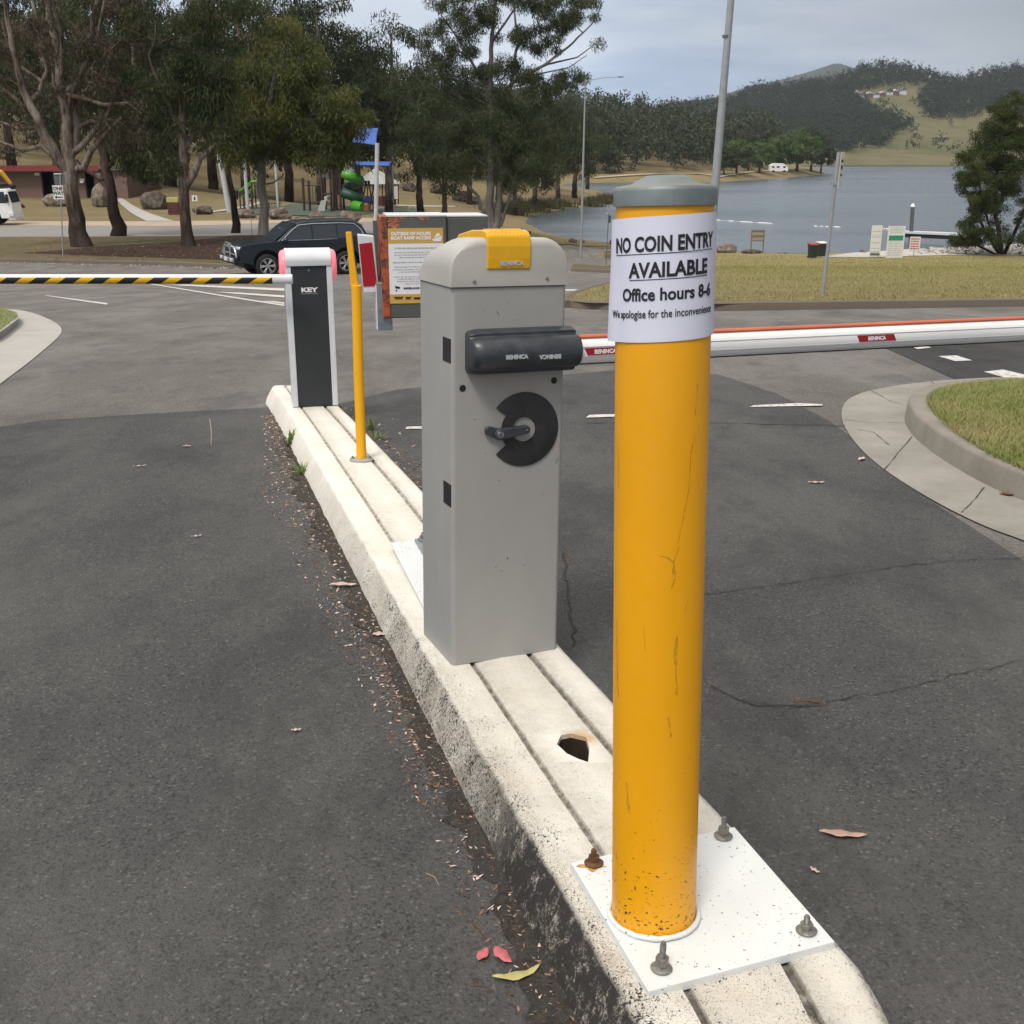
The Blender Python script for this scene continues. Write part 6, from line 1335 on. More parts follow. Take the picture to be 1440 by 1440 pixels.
def tree(name, label, cat, base, trunks, clumps, leaf, bark, n_each=220, size=(.2, .04), seed=1, group=None, tip=.014, min_r=.02, twigs=4, droop=1.0, flat_=.75, gain=1.0, own_crown=None, obj=None, pull=1.0):
    rs = np.random.RandomState(seed); rr = random.Random(seed)
    P = []; par = []; fr = []
    for tk in trunks:
        prev = -1
        if P:
            q = Vector(tk[0][0]); dd = [(Vector(a) - q).length for a in P]; prev = int(np.argmin(dd))
        pts = [Vector(t[0]) for t in tk]; rd = [t[1] * 1.13 for t in tk]
        for i in range(len(pts) - 1):
            a, b = pts[i], pts[i + 1]; m_ = max(1, int((b - a).length / .5))
            for k in range(m_ if i < len(pts) - 2 else m_ + 1):
                t = k / m_; q = a.lerp(b, t); r = rd[i] + (rd[i + 1] - rd[i]) * t
                j = Vector((rr.gauss(0, 1), rr.gauss(0, 1), 0)) * min(r * .25, .05)
                if i == 0 and k == 0 and prev >= 0: continue
                P.append(tuple(q + (j if len(P) else Vector()))); par.append(prev); fr.append(r); prev = len(P) - 1
    T0 = len(P)
    C = np.array([c[:3] for c in clumps]); CR = np.array([c[3] for c in clumps])
    A = np.array(P[:T0]); dmin = np.array([np.min(np.linalg.norm(A - c, axis=1)) for c in C]); order = np.argsort(dmin)
    chains = []
    for ci in order:
        c = C[ci]; A = np.array(P); hd = np.hypot(A[:, 0] - c[0], A[:, 1] - c[1]); dist = np.linalg.norm(A - c, axis=1)
        cost = dist + 1.3 * np.maximum(0, A[:, 2] + .35 * hd * pull - c[2]); cost[:max(1, int(T0 * .12))] += 2
        b = int(np.argmin(cost)); a = Vector(P[b]); e = Vector(c); d = (e - a).length; m_ = max(2, int(d / .45))
        mid = a.lerp(e, .5) + Vector((0, 0, .12 * d)) + Vector((rr.gauss(0, 1), rr.gauss(0, 1), rr.gauss(0, .6))) * d * .1
        prev = b; ch = [b]
        for k in range(1, m_ + 1):
            t = k / m_; q = a * (1 - t) ** 2 + mid * 2 * t * (1 - t) + e * t * t + Vector((rr.gauss(0, 1), rr.gauss(0, 1), rr.gauss(0, 1))) * .045 * (k < m_)
            P.append(tuple(q)); par.append(prev); fr.append(0); prev = len(P) - 1; ch.append(prev)
        chains.append(ch)
    acc = np.zeros(len(P)); rad = np.array(fr, float)
    cr_ = np.zeros(len(P))
    for i in range(len(P) - 1, -1, -1):
        if acc[i] == 0: acc[i] = tip ** 2.3
        if par[i] >= 0: acc[par[i]] += acc[i] + (1e-7)
    for i in range(len(P)):
        v = acc[i] ** (1 / 2.3)
        rad[i] = max(fr[i], min_r * .6, v * gain) if fr[i] else max(v * gain, tip)
    for i in range(len(P)):
        if par[i] >= 0 and fr[i] == 0: rad[i] = min(rad[i], rad[par[i]] * .97)
    mb = MB(); tch = {}
    # trunk chains
    done = set(); i = 0
    starts = [i for i in range(T0) if par[i] == -1 or par[i] != i - 1]
    for s_i, s0 in enumerate(starts):
        e0_ = starts[s_i + 1] if s_i + 1 < len(starts) else T0
        ids = ([par[s0]] if par[s0] >= 0 else []) + list(range(s0, e0_)); rl = [rad[k] for k in ids]
        if par[s0] >= 0: rl[0] = min(rl[0], rl[1] * 1.3)
        mb.tube([P[k] for k in ids], rl, 12, cap=False)
    for ch in chains:
        rl = [rad[k] for k in ch]; rl[0] = min(rl[0], rl[1] * 1.25); mb.tube([P[k] for k in ch], rl, 6 if rl[1] > .05 else 5, cap=False)
    for ci in range(len(C)):
        c = Vector(C[ci])
        for _ in range(twigs):
            d = Vector((rr.gauss(0, 1), rr.gauss(0, 1), rr.gauss(.1, .7))).normalized() * CR[ci] * rr.uniform(.6, 1.1); m2 = c + d * .5 + Vector((rr.gauss(0, .1), rr.gauss(0, .1), .08)); mb.tube([c, m2, c + d], [tip * .8, tip * .6, tip * .35], 3, cap=False)
    root = obj or thing(name, label, cat, loc=base, group=group)
    me = bpy.data.meshes.new('trunk'); me.from_pydata(mb.v, [], mb.f); link('trunk', me, bark, root, smooth=180)
    V, Q = leaf_cloud(C, CR, n_each, size, rs, droop, flat_); npmesh('crown', V, Q, leaf, root)
    return root
def ell(lst, base, Y, rs, depthk=.9, rr_=(.5, 1.0)):
    """ellipses seen in the photo (u, v, ru, rv, n) -> clump centres inside the matching ellipsoids at the tree's own distance"""
    out = []
    for u, v, ru, rv, n in lst:
        c = at(u, v, Y) - base; s = pxm(c + base); a, b = ru / s, rv / s
        for _ in range(n):
            while 1:
                q = rs.uniform(-1, 1, 3)
                if q @ q <= 1: break
            out.append((c.x + q[0] * a, c.y + q[1] * a * depthk, max(1.2, c.z + q[2] * b), rs.uniform(*rr_)))
    return out
def tr_px(base, Y, lst, dys=0):
    out = []
    for i, (u, v, r) in enumerate(lst):
        p = at(u, v, Y) - base; p.y += dys * i; out.append((tuple(p) if i or v < 300 else (p.x, p.y, min(0, p.z) - .1), r))
    return out
GL = 'gum trees standing on the left verge'
def place(u, v, off=.1): b = gnd(u, v, off); return b, b.y
rs0 = np.random.RandomState(11)
# T1: big multi limbed gum
b, Y = place(117, 347)
T1 = [tr_px(b, Y, [(117, 350, .50), (110, 325, .37), (104, 290, .31), (100, 262, .30), (97, 240, .31), (95, 200, .24), (90, 150, .2), (82, 95, .16), (70, 30, .12), (62, -60, .07)]),
      tr_px(b, Y, [(98, 246, .25), (86, 224, .22), (66, 188, .19), (50, 145, .16), (38, 105, .14), (32, 50, .11), (15, -40, .06)], -.25),
      tr_px(b, Y, [(98, 230, .22), (104, 180, .19), (103, 130, .16), (112, 80, .13), (118, 20, .1), (135, -60, .06)], .3),
      tr_px(b, Y, [(103, 250, .17), (118, 236, .15), (132, 212, .12), (150, 190, .09), (175, 165, .06)], -.1),
      tr_px(b, Y, [(82, 215, .12), (60, 205, .10), (40, 212, .09), (12, 200, .06), (-20, 195, .04)], -.3),
      tr_px(b, Y, [(95, 150, .14), (75, 120, .12), (68, 75, .1), (45, 30, .08), (30, -30, .05)], .2),
      tr_px(b, Y, [(97, 140, .12), (125, 140, .09), (150, 148, .08), (185, 145, .05), (205, 160, .03)], -.2),
      tr_px(b, Y, [(66, 188, .13), (40, 165, .1), (20, 140, .08), (-10, 120, .05)], .2),
      tr_px(b, Y, [(103, 130, .12), (130, 95, .1), (160, 62, .07), (215, 62, .05), (250, 50, .03)], .1)]
T1 += [tr_px(b, Y, [(100, 222, .15), (128, 190, .12), (150, 160, .09), (160, 110, .06)], .1), tr_px(b, Y, [(92, 160, .12), (112, 110, .1), (140, 60, .07), (150, 0, .05)], -.1), tr_px(b, Y, [(60, 178, .1), (30, 182, .08), (5, 172, .06), (-20, 175, .04)], -.2),
      tr_px(b, Y, [(50, 145, .1), (62, 100, .08), (55, 50, .06), (70, 0, .04)], .2), tr_px(b, Y, [(104, 180, .1), (125, 170, .08), (160, 178, .05), (190, 190, .03)], .2), tr_px(b, Y, [(85, 120, .1), (90, 60, .08), (80, 0, .06)], -.3), tr_px(b, Y, [(38, 105, .09), (15, 80, .07), (0, 30, .05)], .1)]
cl = ell([(110, 10, 120, 70, 34), (40, 90, 70, 60, 16), (160, 70, 60, 60, 15), (170, 165, 50, 40, 11), (0, 190, 50, 40, 8), (110, 110, 70, 50, 10), (-40, 60, 50, 90, 12), (120, -110, 150, 60, 26)], b, Y, rs0, .9, (.45, .95))
tree('gum_tree', 'big dark trunked gum with many bare spreading limbs, nearest the ONE WAY sign', 'tree', b, T1, cl, K['lf_brown'], K['bark'], 210, (.25, .045), 21, GL, twigs=10, tip=.018)
# T2
b, Y = place(163, 329)
T2 = [tr_px(b, Y, [(166, 331, .42), (161, 305, .3), (157, 275, .26), (152, 250, .24), (150, 220, .2), (146, 180, .17), (140, 120, .13), (136, 50, .08)]), tr_px(b, Y, [(156, 262, .16), (140, 252, .12), (118, 238, .09), (108, 225, .06)]), tr_px(b, Y, [(152, 240, .16), (162, 215, .13), (185, 190, .1), (200, 150, .06)], .2)]
cl = ell([(185, 190, 45, 45, 22), (200, 235, 28, 16, 9), (150, 120, 60, 60, 20), (215, 130, 40, 60, 16), (130, 30, 80, 60, 22), (240, 210, 18, 30, 6)], b, Y, rs0, .9, (.5, 1.0))
tree('gum_tree', 'second gum from the left with forked dark trunk, in front of the toilet block doors', 'tree', b, T2, cl, K['lf_gum'], K['bark_dark'], 260, (.27, .05), 22, GL, twigs=6)
# T3
b, Y = place(265, 347)
T3 = [tr_px(b, Y, [(266, 350, .34), (262, 325, .25), (261, 295, .23), (259, 265, .23), (258, 235, .19), (256, 190, .17), (258, 150, .15), (250, 120, .11), (230, 85, .07)]), tr_px(b, Y, [(262, 268, .18), (273, 245, .15), (283, 222, .13), (303, 204, .1), (318, 195, .06)]), tr_px(b, Y, [(258, 215, .15), (270, 190, .11), (285, 182, .09), (300, 165, .05)], .2), tr_px(b, Y, [(257, 160, .13), (266, 135, .12), (278, 110, .1), (285, 70, .06)], .1), tr_px(b, Y, [(256, 180, .1), (244, 160, .08), (228, 120, .06), (215, 80, .04)], -.2)]
cl = ell([(275, 90, 40, 40, 16), (240, 120, 35, 50, 14), (300, 130, 30, 40, 12), (230, 225, 25, 30, 9), (290, 175, 40, 30, 10), (240, 20, 90, 60, 26), (320, 20, 60, 50, 18), (310, 110, 25, 30, 6)], b, Y, rs0, .9, (.45, .9))
tree('gum_tree', 'gum with a pale brown forked trunk standing on the mulch, third from the left', 'tree', b, T3, cl, K['lf_gum'], K['bark'], 230, (.26, .046), 23, GL, twigs=8, tip=.017)
# T4
b, Y = place(330, 325)
T4 = [tr_px(b, Y, [(331, 328, .26), (329, 300, .17), (325, 270, .15), (322, 240, .14), (318, 205, .13), (322, 160, .1), (330, 110, .07)]), tr_px(b, Y, [(319, 215, .09), (308, 200, .07), (298, 180, .05)])]
cl = ell([(315, 185, 40, 30, 14), (330, 120, 40, 60, 18), (290, 160, 30, 30, 8)], b, Y, rs0, .9, (.5, 1.0))
tree('gum_tree', 'slender leaning gum with reddish dark trunk beside the leaning pale post', 'tree', b, T4, cl, K['lf_gum'], K['bark_dark'], 260, (.2, .04), 24, GL)
# T5 smooth grey trunk with the greener crown
b, Y = place(369, 329)
T5 = [tr_px(b, Y, [(370, 333, .30), (370, 305, .235), (369, 275, .225), (367, 245, .22), (366, 215, .18), (372, 175, .15), (385, 120, .12), (400, 60, .08)]), tr_px(b, Y, [(367, 240, .14), (356, 222, .12), (345, 200, .1), (330, 170, .06)]), tr_px(b, Y, [(367, 235, .14), (385, 205, .12), (410, 180, .1), (445, 160, .06)], -.2), tr_px(b, Y, [(373, 264, .05), (384, 257, .04), (398, 247, .02)]), tr_px(b, Y, [(358, 274, .06), (361, 262, .05)])]
cl = ell([(395, 105, 65, 55, 40), (330, 150, 38, 50, 20), (440, 150, 60, 45, 34), (370, 165, 60, 40, 26), (480, 165, 38, 28, 14), (400, 55, 40, 25, 10), (455, 205, 50, 25, 16), (345, 210, 40, 22, 9), (420, 190, 60, 35, 20)], b, Y, rs0, .9, (.55, 1.05))
tree('gum_tree', 'gum with smooth grey trunk and full yellow green crown, behind the parked car bonnet', 'tree', b, T5, cl, K['lf_bright'], K['bark_smooth'], 300, (.28, .052), 25, GL)
# T6 big twin trunk gum in the centre
b, Y = place(693, 323, 0)
T6 = [tr_px(b, Y, [(690, 325, .55), (688, 300, .36), (689, 265, .3), (690, 240, .28), (691, 180, .22), (690, 120, .2), (691, 60, .16), (697, 0, .1), (700, -60, .05)]), tr_px(b, Y, [(697, 322, .4), (701, 290, .26), (703, 250, .22), (712, 190, .18), (718, 120, .14), (728, 60, .1), (722, 0, .06)], .2),
      tr_px(b, Y, [(687, 300, .16), (672, 275, .13), (650, 252, .1), (625, 238, .07), (600, 226, .04)], -.3), tr_px(b, Y, [(702, 300, .14), (718, 275, .11), (722, 255, .08), (745, 238, .05)], .3), tr_px(b, Y, [(691, 140, .16), (730, 110, .13), (765, 92, .1), (800, 66, .08), (832, 35, .05), (845, 10, .03)], -.2), tr_px(b, Y, [(690, 130, .14), (665, 90, .11), (645, 55, .08), (620, 20, .05)], .2), tr_px(b, Y, [(728, 112, .1), (770, 90, .08), (812, 80, .05), (836, 62, .03)], .3), tr_px(b, Y, [(691, 60, .1), (715, 25, .08), (745, -20, .05)], .1), tr_px(b, Y, [(740, 108, .07), (800, 95, .04), (825, 78, .025)], -.1)]
cl = ell([(655, 15, 55, 35, 34), (735, 5, 60, 25, 24), (800, 10, 52, 22, 24), (765, 52, 38, 20, 18), (630, 60, 45, 35, 26), (785, 36, 30, 16, 9), (838, 58, 7, 5, 1), (690, 50, 50, 24, 14), (700, 95, 34, 16, 12), (735, 100, 26, 16, 12), (800, 112, 26, 16, 12), (760, 125, 30, 16, 10), (650, 105, 40, 25, 16)], b, Y, rs0, .9, (.5, .95))
cl += ell([(640, 160, 80, 45, 40), (610, 200, 60, 40, 28), (700, 170, 50, 45, 26), (740, 170, 55, 40, 28), (690, 215, 90, 40, 40), (765, 215, 45, 38, 22), (630, 235, 50, 16, 10), (600, 130, 60, 40, 20), (730, 245, 50, 20, 10)], b, Y, rs0, .9, (.7, 1.3))
tree('gum_tree', 'large twin trunk gum in the centre, rising out of frame above the ticket machine', 'tree', b, T6, cl, K['lf_gum'], K['bark_smooth'], 300, (.27, .055), 26, None, tip=.016, twigs=6)
# generic background gums, each a copy with its own label
def generic(seed, leaf, H=17, spread=6, n=70, lsize=(.42, .1), n_each=190, bark='bark'):
    rs = np.random.RandomState(seed); lean = rs.uniform(-1, 1, 2); tk = [[((0, 0, -.3), .42), ((lean[0] * .3, lean[1] * .3, H * .3), .28), ((lean[0], lean[1], H * .6), .2), ((lean[0] * 1.3, lean[1] * 1.3, H * .9), .08)], [((lean[0] * .3, lean[1] * .3, H * .28), .2), ((2.2, .5, H * .55), .12), ((3, 1, H * .75), .05)], [((lean[0] * .4, lean[1] * .4, H * .33), .18), ((-2.2, -.6, H * .6), .11), ((-3, 0, H * .8), .05)]]
    cl = []
    while len(cl) < n:
        q = rs.uniform(-1, 1, 3)
        if q @ q > 1: continue
        z = H * .62 + q[2] * H * .38; sp_x = spread * (1 - .25 * max(0, q[2])); cl.append((q[0] * sp_x, q[1] * sp_x, z, rs.uniform(.9, 1.7)))
    return tree('gum_tree', 'x', 'tree', (0, 0, 0), tk, cl, leaf, K[bark], n_each, lsize, seed, tip=.02, twigs=2)
protos = [generic(101, K['lf_gumd']), generic(102, K['lf_gum'], 15, 5.5), generic(103, K['lf_gumd'], 19, 6.5, 85), generic(104, K['lf_gum'], 12, 5, 55)]
used = set()
def put(k, u, Y, H, label, group, rz=None, z=None):
    o = protos[k]
    if k in used: o = copy_tree(protos[k])
    used.add(k); d = ray(u, 250); x = d.x / d.y * Y; base_h = (17, 15, 19, 12)[k] * 1.0
    o.location = (x, Y, (g(x, Y) if z is None else z) - .1); o.rotation_euler = (0, 0, random.uniform(0, 6.28) if rz is None else rz); s_ = H / base_h; o.scale = (s_ * random.uniform(.9, 1.1), s_ * random.uniform(.9, 1.1), s_)
    o['label'] = label; o['group'] = group; o['category'] = 'tree'; return o
BG = 'gum trees on the slope behind the playground'
row = [(0, -60, 118, 20, 'dark gum beyond the truck at the far left'), (2, 20, 124, 22, 'tall dark gum rising behind the left end of the toilet block'), (1, 85, 116, 18, 'gum directly behind the toilet block, left of its doors'), (2, 150, 128, 22, 'tall dark gum behind the right end of the toilet block'), (0, 205, 114, 17, 'gum on the slope above the large grey boulder'),
       (3, 240, 122, 17, 'gum on the slope right behind the third trunk'), (2, 300, 130, 23, 'tall dark gum on the slope above the leaning pale post'), (1, 345, 118, 19, 'gum on the slope behind the green stair rails'), (0, 405, 126, 21, 'dark gum on the slope left of the play tower'), (2, 450, 120, 21, 'tall dark gum directly behind the play tower'),
       (1, 500, 132, 19, 'gum on the slope behind the bright blue sail'), (2, 545, 124, 20, 'dark gum behind the shelter roof'), (0, 590, 134, 17, 'gum behind the rightmost shade post'), (1, 625, 128, 12, 'shorter gum on the slope left of the big twin trunk')]
for r_ in row: put(*r_, BG)
row2 = [(1, 725, 175, 12, 'gum beyond the flat boulders, just right of the big twin trunk'), (3, 752, 190, 13, 'gum at the head of the cove, trunks among the rushes'), (0, 785, 215, 17, 'dark gum on the grassy spit, left of the street lamp'), (3, 808, 225, 15, 'gum on the spit partly behind the street lamp'), (1, 765, 245, 21, 'taller gum behind the spit trees'), (2, 826, 300, 21, 'gum at the right end of the spit beyond the lamp'), (0, 700, 200, 16, 'gum seen through the lower limbs of the big twin trunk'), (1, 660, 185, 17, 'gum behind the broken rock heap')]
for r_ in row2: put(*r_, 'gum trees round the cove')
# trees on the wooded point across the lake
gp = generic(110, K['lf_green'], 14, 6.5, 80, (.7, .35), 120); gp2 = generic(111, K['lf_gum'], 16, 7, 80, (.7, .3), 120); first = [True, True]
for i, (which, u, v, hpx, lab) in enumerate(((0, 1036, 245, 50, 'bright light green tree at the left of the wooded point'), (0, 1068, 243, 44, 'smaller light green tree between the bright tree and the campervan'), (1, 1052, 240, 52, 'darker tree behind the two light green trees'), (0, 1120, 241, 60, 'broad green tree right of the campervan'), (0, 1100, 240, 52, 'green tree behind the campervan'),
                                             (1, 1140, 241, 58, 'dark green tree near the tip of the point'), (1, 1154, 243, 44, 'outermost dark tree at the tip of the point'), (1, 1086, 238, 56, 'dark tree between the point and the hill forest'), (1, 1018, 246, 40, 'dull tree at the water just right of the thin grey pole'))):
    src = (gp, gp2)[which]; o = src if first[which] else copy_tree(src); first[which] = False; p = gnd(u, v); s = pxm(p); H_ = hpx / s; k = H_ / (14 if which == 0 else 16); o.location = p - Vector((0, 0, .3)); o.rotation_euler = (0, 0, i * 1.3); o.scale = (k * 1.15, k * 1.15, k); o['label'] = lab; o['category'] = 'tree'; o['group'] = 'trees on the point across the lake'
# big bush at right
b, Y = place(1405, 360, 0); s = pxm(b)
tk = [tr_px(b, Y, [(1410, 362, .22), (1405, 330, .18), (1400, 280, .14), (1405, 210, .1), (1420, 150, .06)]), tr_px(b, Y, [(1410, 352, .15), (1385, 325, .11), (1365, 290, .08), (1350, 250, .05)], -.1), tr_px(b, Y, [(1412, 350, .15), (1435, 310, .12), (1460, 250, .08)], .1), tr_px(b, Y, [(1408, 356, .1), (1380, 348, .08), (1350, 335, .06), (1342, 325, .03)], -.2), tr_px(b, Y, [(1412, 352, .1), (1390, 310, .08), (1375, 230, .05)], .3)]
cl = ell([(1402, 220, 45, 50, 75), (1388, 262, 42, 38, 55), (1430, 165, 35, 38, 40), (1450, 230, 60, 85, 100), (1402, 172, 24, 30, 22), (1368, 235, 24, 26, 20), (1375, 312, 32, 34, 34), (1440, 320, 50, 30, 30), (1355, 335, 18, 20, 16), (1400, 335, 40, 16, 16), (1490, 180, 50, 60, 40), (1357, 246, 12, 6, 4)], b, Y, rs0, 1.0, (.4, .85))
tree('lakeside_bush', 'dense round dark green bush with tangled stems, at the right edge by the boat ramp', 'bush', b, tk, cl, K['lf_bush'], K['bark_dark'], 300, (.17, .06), 31, None, twigs=10, tip=.012, droop=.1)
# ------------------------------------------------------------------ far hills, forest
def crest(u, pts): return float(np.interp(u, [p[0] for p in pts], [p[1] for p in pts]))
HA = [(650, 175), (830, 160), (930, 152), (1000, 145), (1030, 138), (1060, 125), (1093, 121), (1120, 119), (1160, 116), (1193, 104), (1217, 93), (1237, 91), (1260, 93), (1293, 100), (1320, 110), (1343, 112), (1363, 108), (1387, 103), (1440, 94), (1520, 80), (1700, 60), (2200, 70), (2600, 110)]
HB = [(900, 160), (1000, 138), (1040, 126), (1070, 119), (1110, 109), (1147, 98), (1177, 88), (1193, 93), (1240, 110), (1320, 130), (2600, 150)]
def hillmesh(name, pts, Db, Dc, vb, u0, u1, mat, back=500):
    V = []; us_ = np.linspace(u0, u1, 180); ss = np.linspace(0, 1, 26)
    for s in ss:
        for u in us_:
            vc = crest(u, pts); v = vb + (vc - vb) * (s ** 1.1); Y = Db + (Dc - Db) * s; p = at(u, v, Y)
            V.append((p.x, p.y, p.z + (mnoise.noise(Vector((u * .02, s * 6, 1))) * 9 * s * (1 - s) * 2)))
    for s in (.5, 1):
        for u in us_:
            p = at(u, crest(u, pts), Dc); d = Vector((p.x, p.y, 0)).normalized() * back * s; V.append((p.x + d.x, p.y + d.y, p.z - 60 * s))
    nr_, nc_ = len(ss) + 2, len(us_); ix = np.arange(nr_ * nc_).reshape(nr_, nc_)
    Q = np.stack([ix[:-1, :-1], ix[:-1, 1:], ix[1:, 1:], ix[1:, :-1]], -1).reshape(-1, 4); o = npmesh(name, V, Q, mat, smooth=True); o['kind'] = 'structure'; return o
m = Mt('hill_grass', .95, 0, .1); n = m.noise(.012, 6, .65, stretch=(1, 1, 3)); n2 = m.noise(.05, 5, .7, stretch=(.6, 1, 2)); x = m.mix(m.ramp(n, .35, .65), (.16, .14, .075), (.10, .1, .045)); x = m.mix(m.ramp(n2, .5, .68, 0, .8), x, (.07, .075, .035)); m.col(x); K['hillgrass'] = m.m
K['hillfar'] = simple('far_hill', (.04, .05, .045), .95, var=.2, scale=.02)
HDb, HDc = 770, 1250
HA = [(u, v + 4) for u, v in HA]
hillmesh('hill', HA, HDb, HDc, 233.0, 560, 2500, K['hillgrass'])
hillmesh('far_hill', HB, 1800, 2600, 215, 850, 2500, K['hillfar'])
def forest(name, label, P, H, mat, nq, qs, seed):
    """P (N,3) foot points, H (N,) heights: each tree = short trunk quad-tube + crown of leaf clumps, joined into one wood"""
    rs = np.random.RandomState(seed); N = len(P); T = []
    for t in range(6):
        cz = rs.uniform(.45, .62); V = []; k = 9
        cc = rs.normal(size=(k, 3)) * np.array([.17, .17, .17]) + np.array([0, 0, cz]); cr = rs.uniform(.10, .19, k)
        v, q = leaf_cloud(cc, cr, nq // k, qs, rs, .3, .8); T.append(v)
    allv = []; M_ = rs.randint(0, 6, N); A = rs.uniform(0, 6.28, N); Wd = rs.uniform(.8, 1.25, N)
    for t in range(6):
        id_ = np.where(M_ == t)[0]
        if not len(id_): continue
        v = T[t]; c, s = np.cos(A[id_]), np.sin(A[id_]); h = H[id_]; w = (h * Wd[id_])
        X = (v[None, :, 0] * c[:, None] - v[None, :, 1] * s[:, None]) * w[:, None] + P[id_, 0][:, None]; Y_ = (v[None, :, 0] * s[:, None] + v[None, :, 1] * c[:, None]) * w[:, None] + P[id_, 1][:, None]; Z_ = v[None, :, 2] * h[:, None] * 1.25 + P[id_, 2][:, None]
        allv.append(np.stack([X, Y_, Z_], -1).reshape(-1, 3))
    V = np.concatenate(allv); o = npmesh(name, V, np.arange(len(V)).reshape(-1, 4), mat); return tag(o, label, 'forest', kind='stuff')
rs = np.random.RandomState(5)
# near wooded bank across the cove
P = []
while len(P) < 1100:
    u = rs.uniform(600, 1175); Y = rs.uniform(340, 720); d = ray(u, 240); x = d.x / d.y * Y; P.append((x, Y))
P = np.array(P); sd = sdw(P[:, 0], P[:, 1]); P = P[sd > 22]; Z = G(P[:, 0], P[:, 1]); P3 = np.c_[P, Z]
uu = P3[:, 0] / P3[:, 1]; Hh_ = rs.uniform(11, 19, len(P3))
forest('wooded_bank', 'dense gum forest covering the far bank of the cove', P3, Hh_, K['lf_far'], 360, (.055, .045), 1)
# left hill behind the park
P = []
while len(P) < 650:
    u = rs.uniform(-250, 700); Y = rs.uniform(140, 330) ; d = ray(u, 240); x = d.x / d.y * Y; P.append((x, Y))
P = np.array(P); sd = sdw(P[:, 0], P[:, 1]); P = P[sd > 25]; Z = G(P[:, 0], P[:, 1])
forest('hillside_wood', 'dark gum forest on the slope behind the playground', np.c_[P, Z], rs.uniform(10, 17, len(P)), K['lf_gumd'], 270, (.06, .025), 2)
# far hill forest with the grass clearings left open
GR = [[(1196, 232), (1160, 226), (1215, 212), (1245, 205), (1262, 190), (1280, 180), (1262, 170), (1232, 160), (1212, 150), (1200, 138), (1198, 128), (1240, 127), (1262, 121), (1318, 120), (1300, 131), (1291, 146), (1298, 162), (1322, 168), (1360, 165), (1400, 160), (1440, 158), (1600, 160), (1600, 235), (1196, 235)]]
def inpoly(u, v, P):
    c = False; n = len(P)
    for i in range(n):
        a, b = P[i], P[(i + 1) % n]
        if (a[1] > v) != (b[1] > v) and u < (b[0] - a[0]) * (v - a[1]) / (b[1] - a[1]) + a[0]: c = not c
    return c
P = []; Hs = []
while len(P) < 7500:
    u = rs.uniform(860, 1640); s = rs.uniform(0, 1) ** 1.0; vc = crest(u, HA); v = 233 + (vc - 233) * (s ** 1.1); 
    if u > 1150 and inpoly(u, v, GR[0]):
        if rs.uniform() > .025: continue
    Y = HDb + (HDc - HDb) * s; p = at(u, v, Y)
    if sdw(np.array([p.x]), np.array([p.y]))[0] < 0: continue
    P.append((p.x, p.y, p.z - 1 + mnoise.noise(Vector((u * .02, s * 6, 1))) * 18 * s * (1 - s))); Hs.append(rs.uniform(7, 13))
forest('hill_forest', 'dark forest covering the hills across the lake', np.array(P), np.array(Hs), K['lf_far2'], 90, (.09, .075), 3)
# resort roofs on the clearing
for i, (u, v, w_, h_) in enumerate(((1205, 133, 7, 6), (1214, 134, 8, 5), (1223, 134, 9, 5), (1233, 134, 8, 4), (1242, 133, 7, 5), (1252, 131, 8, 6), (1261, 131, 7, 6), (1271, 129, 8, 6))):
    s = ((233 - v) / (233 - crest(u, HA))) ** (1 / 1.1); Y = HDb + (HDc - HDb) * s - 14; p = at(u, v, Y); k = pxm(p); o = thing('lodge', ['pale lodge', 'low grey lodge', 'wide brown lodge', 'flat lodge', 'small lodge', 'gabled lodge', 'steep gabled lodge', 'big gabled lodge'][i] + ', number %s' % ('one two three four five six seven eight'.split()[i]) + ' from the left in the hill clearing', 'building', loc=p, group='lodges on the hill clearing'); a_ = w_ / k / 2; h2 = h_ / k
    MB().box(-a_, a_, 0, 8, -8, h2 * .45).build('walls', (K['brick'], K['offw'])[i % 2], o); MB().prism([(-a_ * 1.15, h2 * .4), (a_ * 1.15, h2 * .4), (0, h2)], -.6, 8.6, 'y').build('roof', (K['roofm'], K['darkgrey'])[i % 2], o)
K['rush'] = leafmat('rush', ((.06, .065, .03), (.15, .14, .07), (.17, .14, .08)), .8, .1)
# rushes at the cove
def cl_pos(cx, n, sx): return [(cx[0] + RS.normal() * sx, cx[1] + RS.normal() * sx * .5) for _ in range(n)]
V = []; T_ = []
for (u, v, n, sx) in ((655 + 70, 296, 60, 1.6), (742, 295, 60, 1.4), (765, 291, 60, 1.6), (785, 289, 50, 1.4), (712, 300, 40, 1.6), (848, 286, 50, 1.6), (860, 281, 40, 1.2), (835, 291, 30, 1.5)):
    p = gnd(u, v); 
    for x, y in cl_pos((p.x, p.y), n * 14, sx):
        z = g(x, y); h = RS.uniform(.5, 1.5); a = RS.uniform(0, 6.28); dx, dy = cos(a) * .09, sin(a) * .09; tx, ty = RS.normal() * .3, RS.normal() * .3; k = len(V)
        V += [(x - dx, y - dy, z), (x + dx, y + dy, z), (x + tx, y + ty, z + h)]; T_.append((k, k + 1, k + 2))
tag(npmesh('rushes', V, T_, K['rush']), 'rushes growing along the cove shore', 'rushes', kind='stuff')
sheet('shore_path', [(x, y) for x, y in px([(836, 251.5), (1013, 250.3), (1165, 242.3), (1158, 241.3), (1013, 248.5), (836, 250)])], K['dirt'], .3, 6.0)
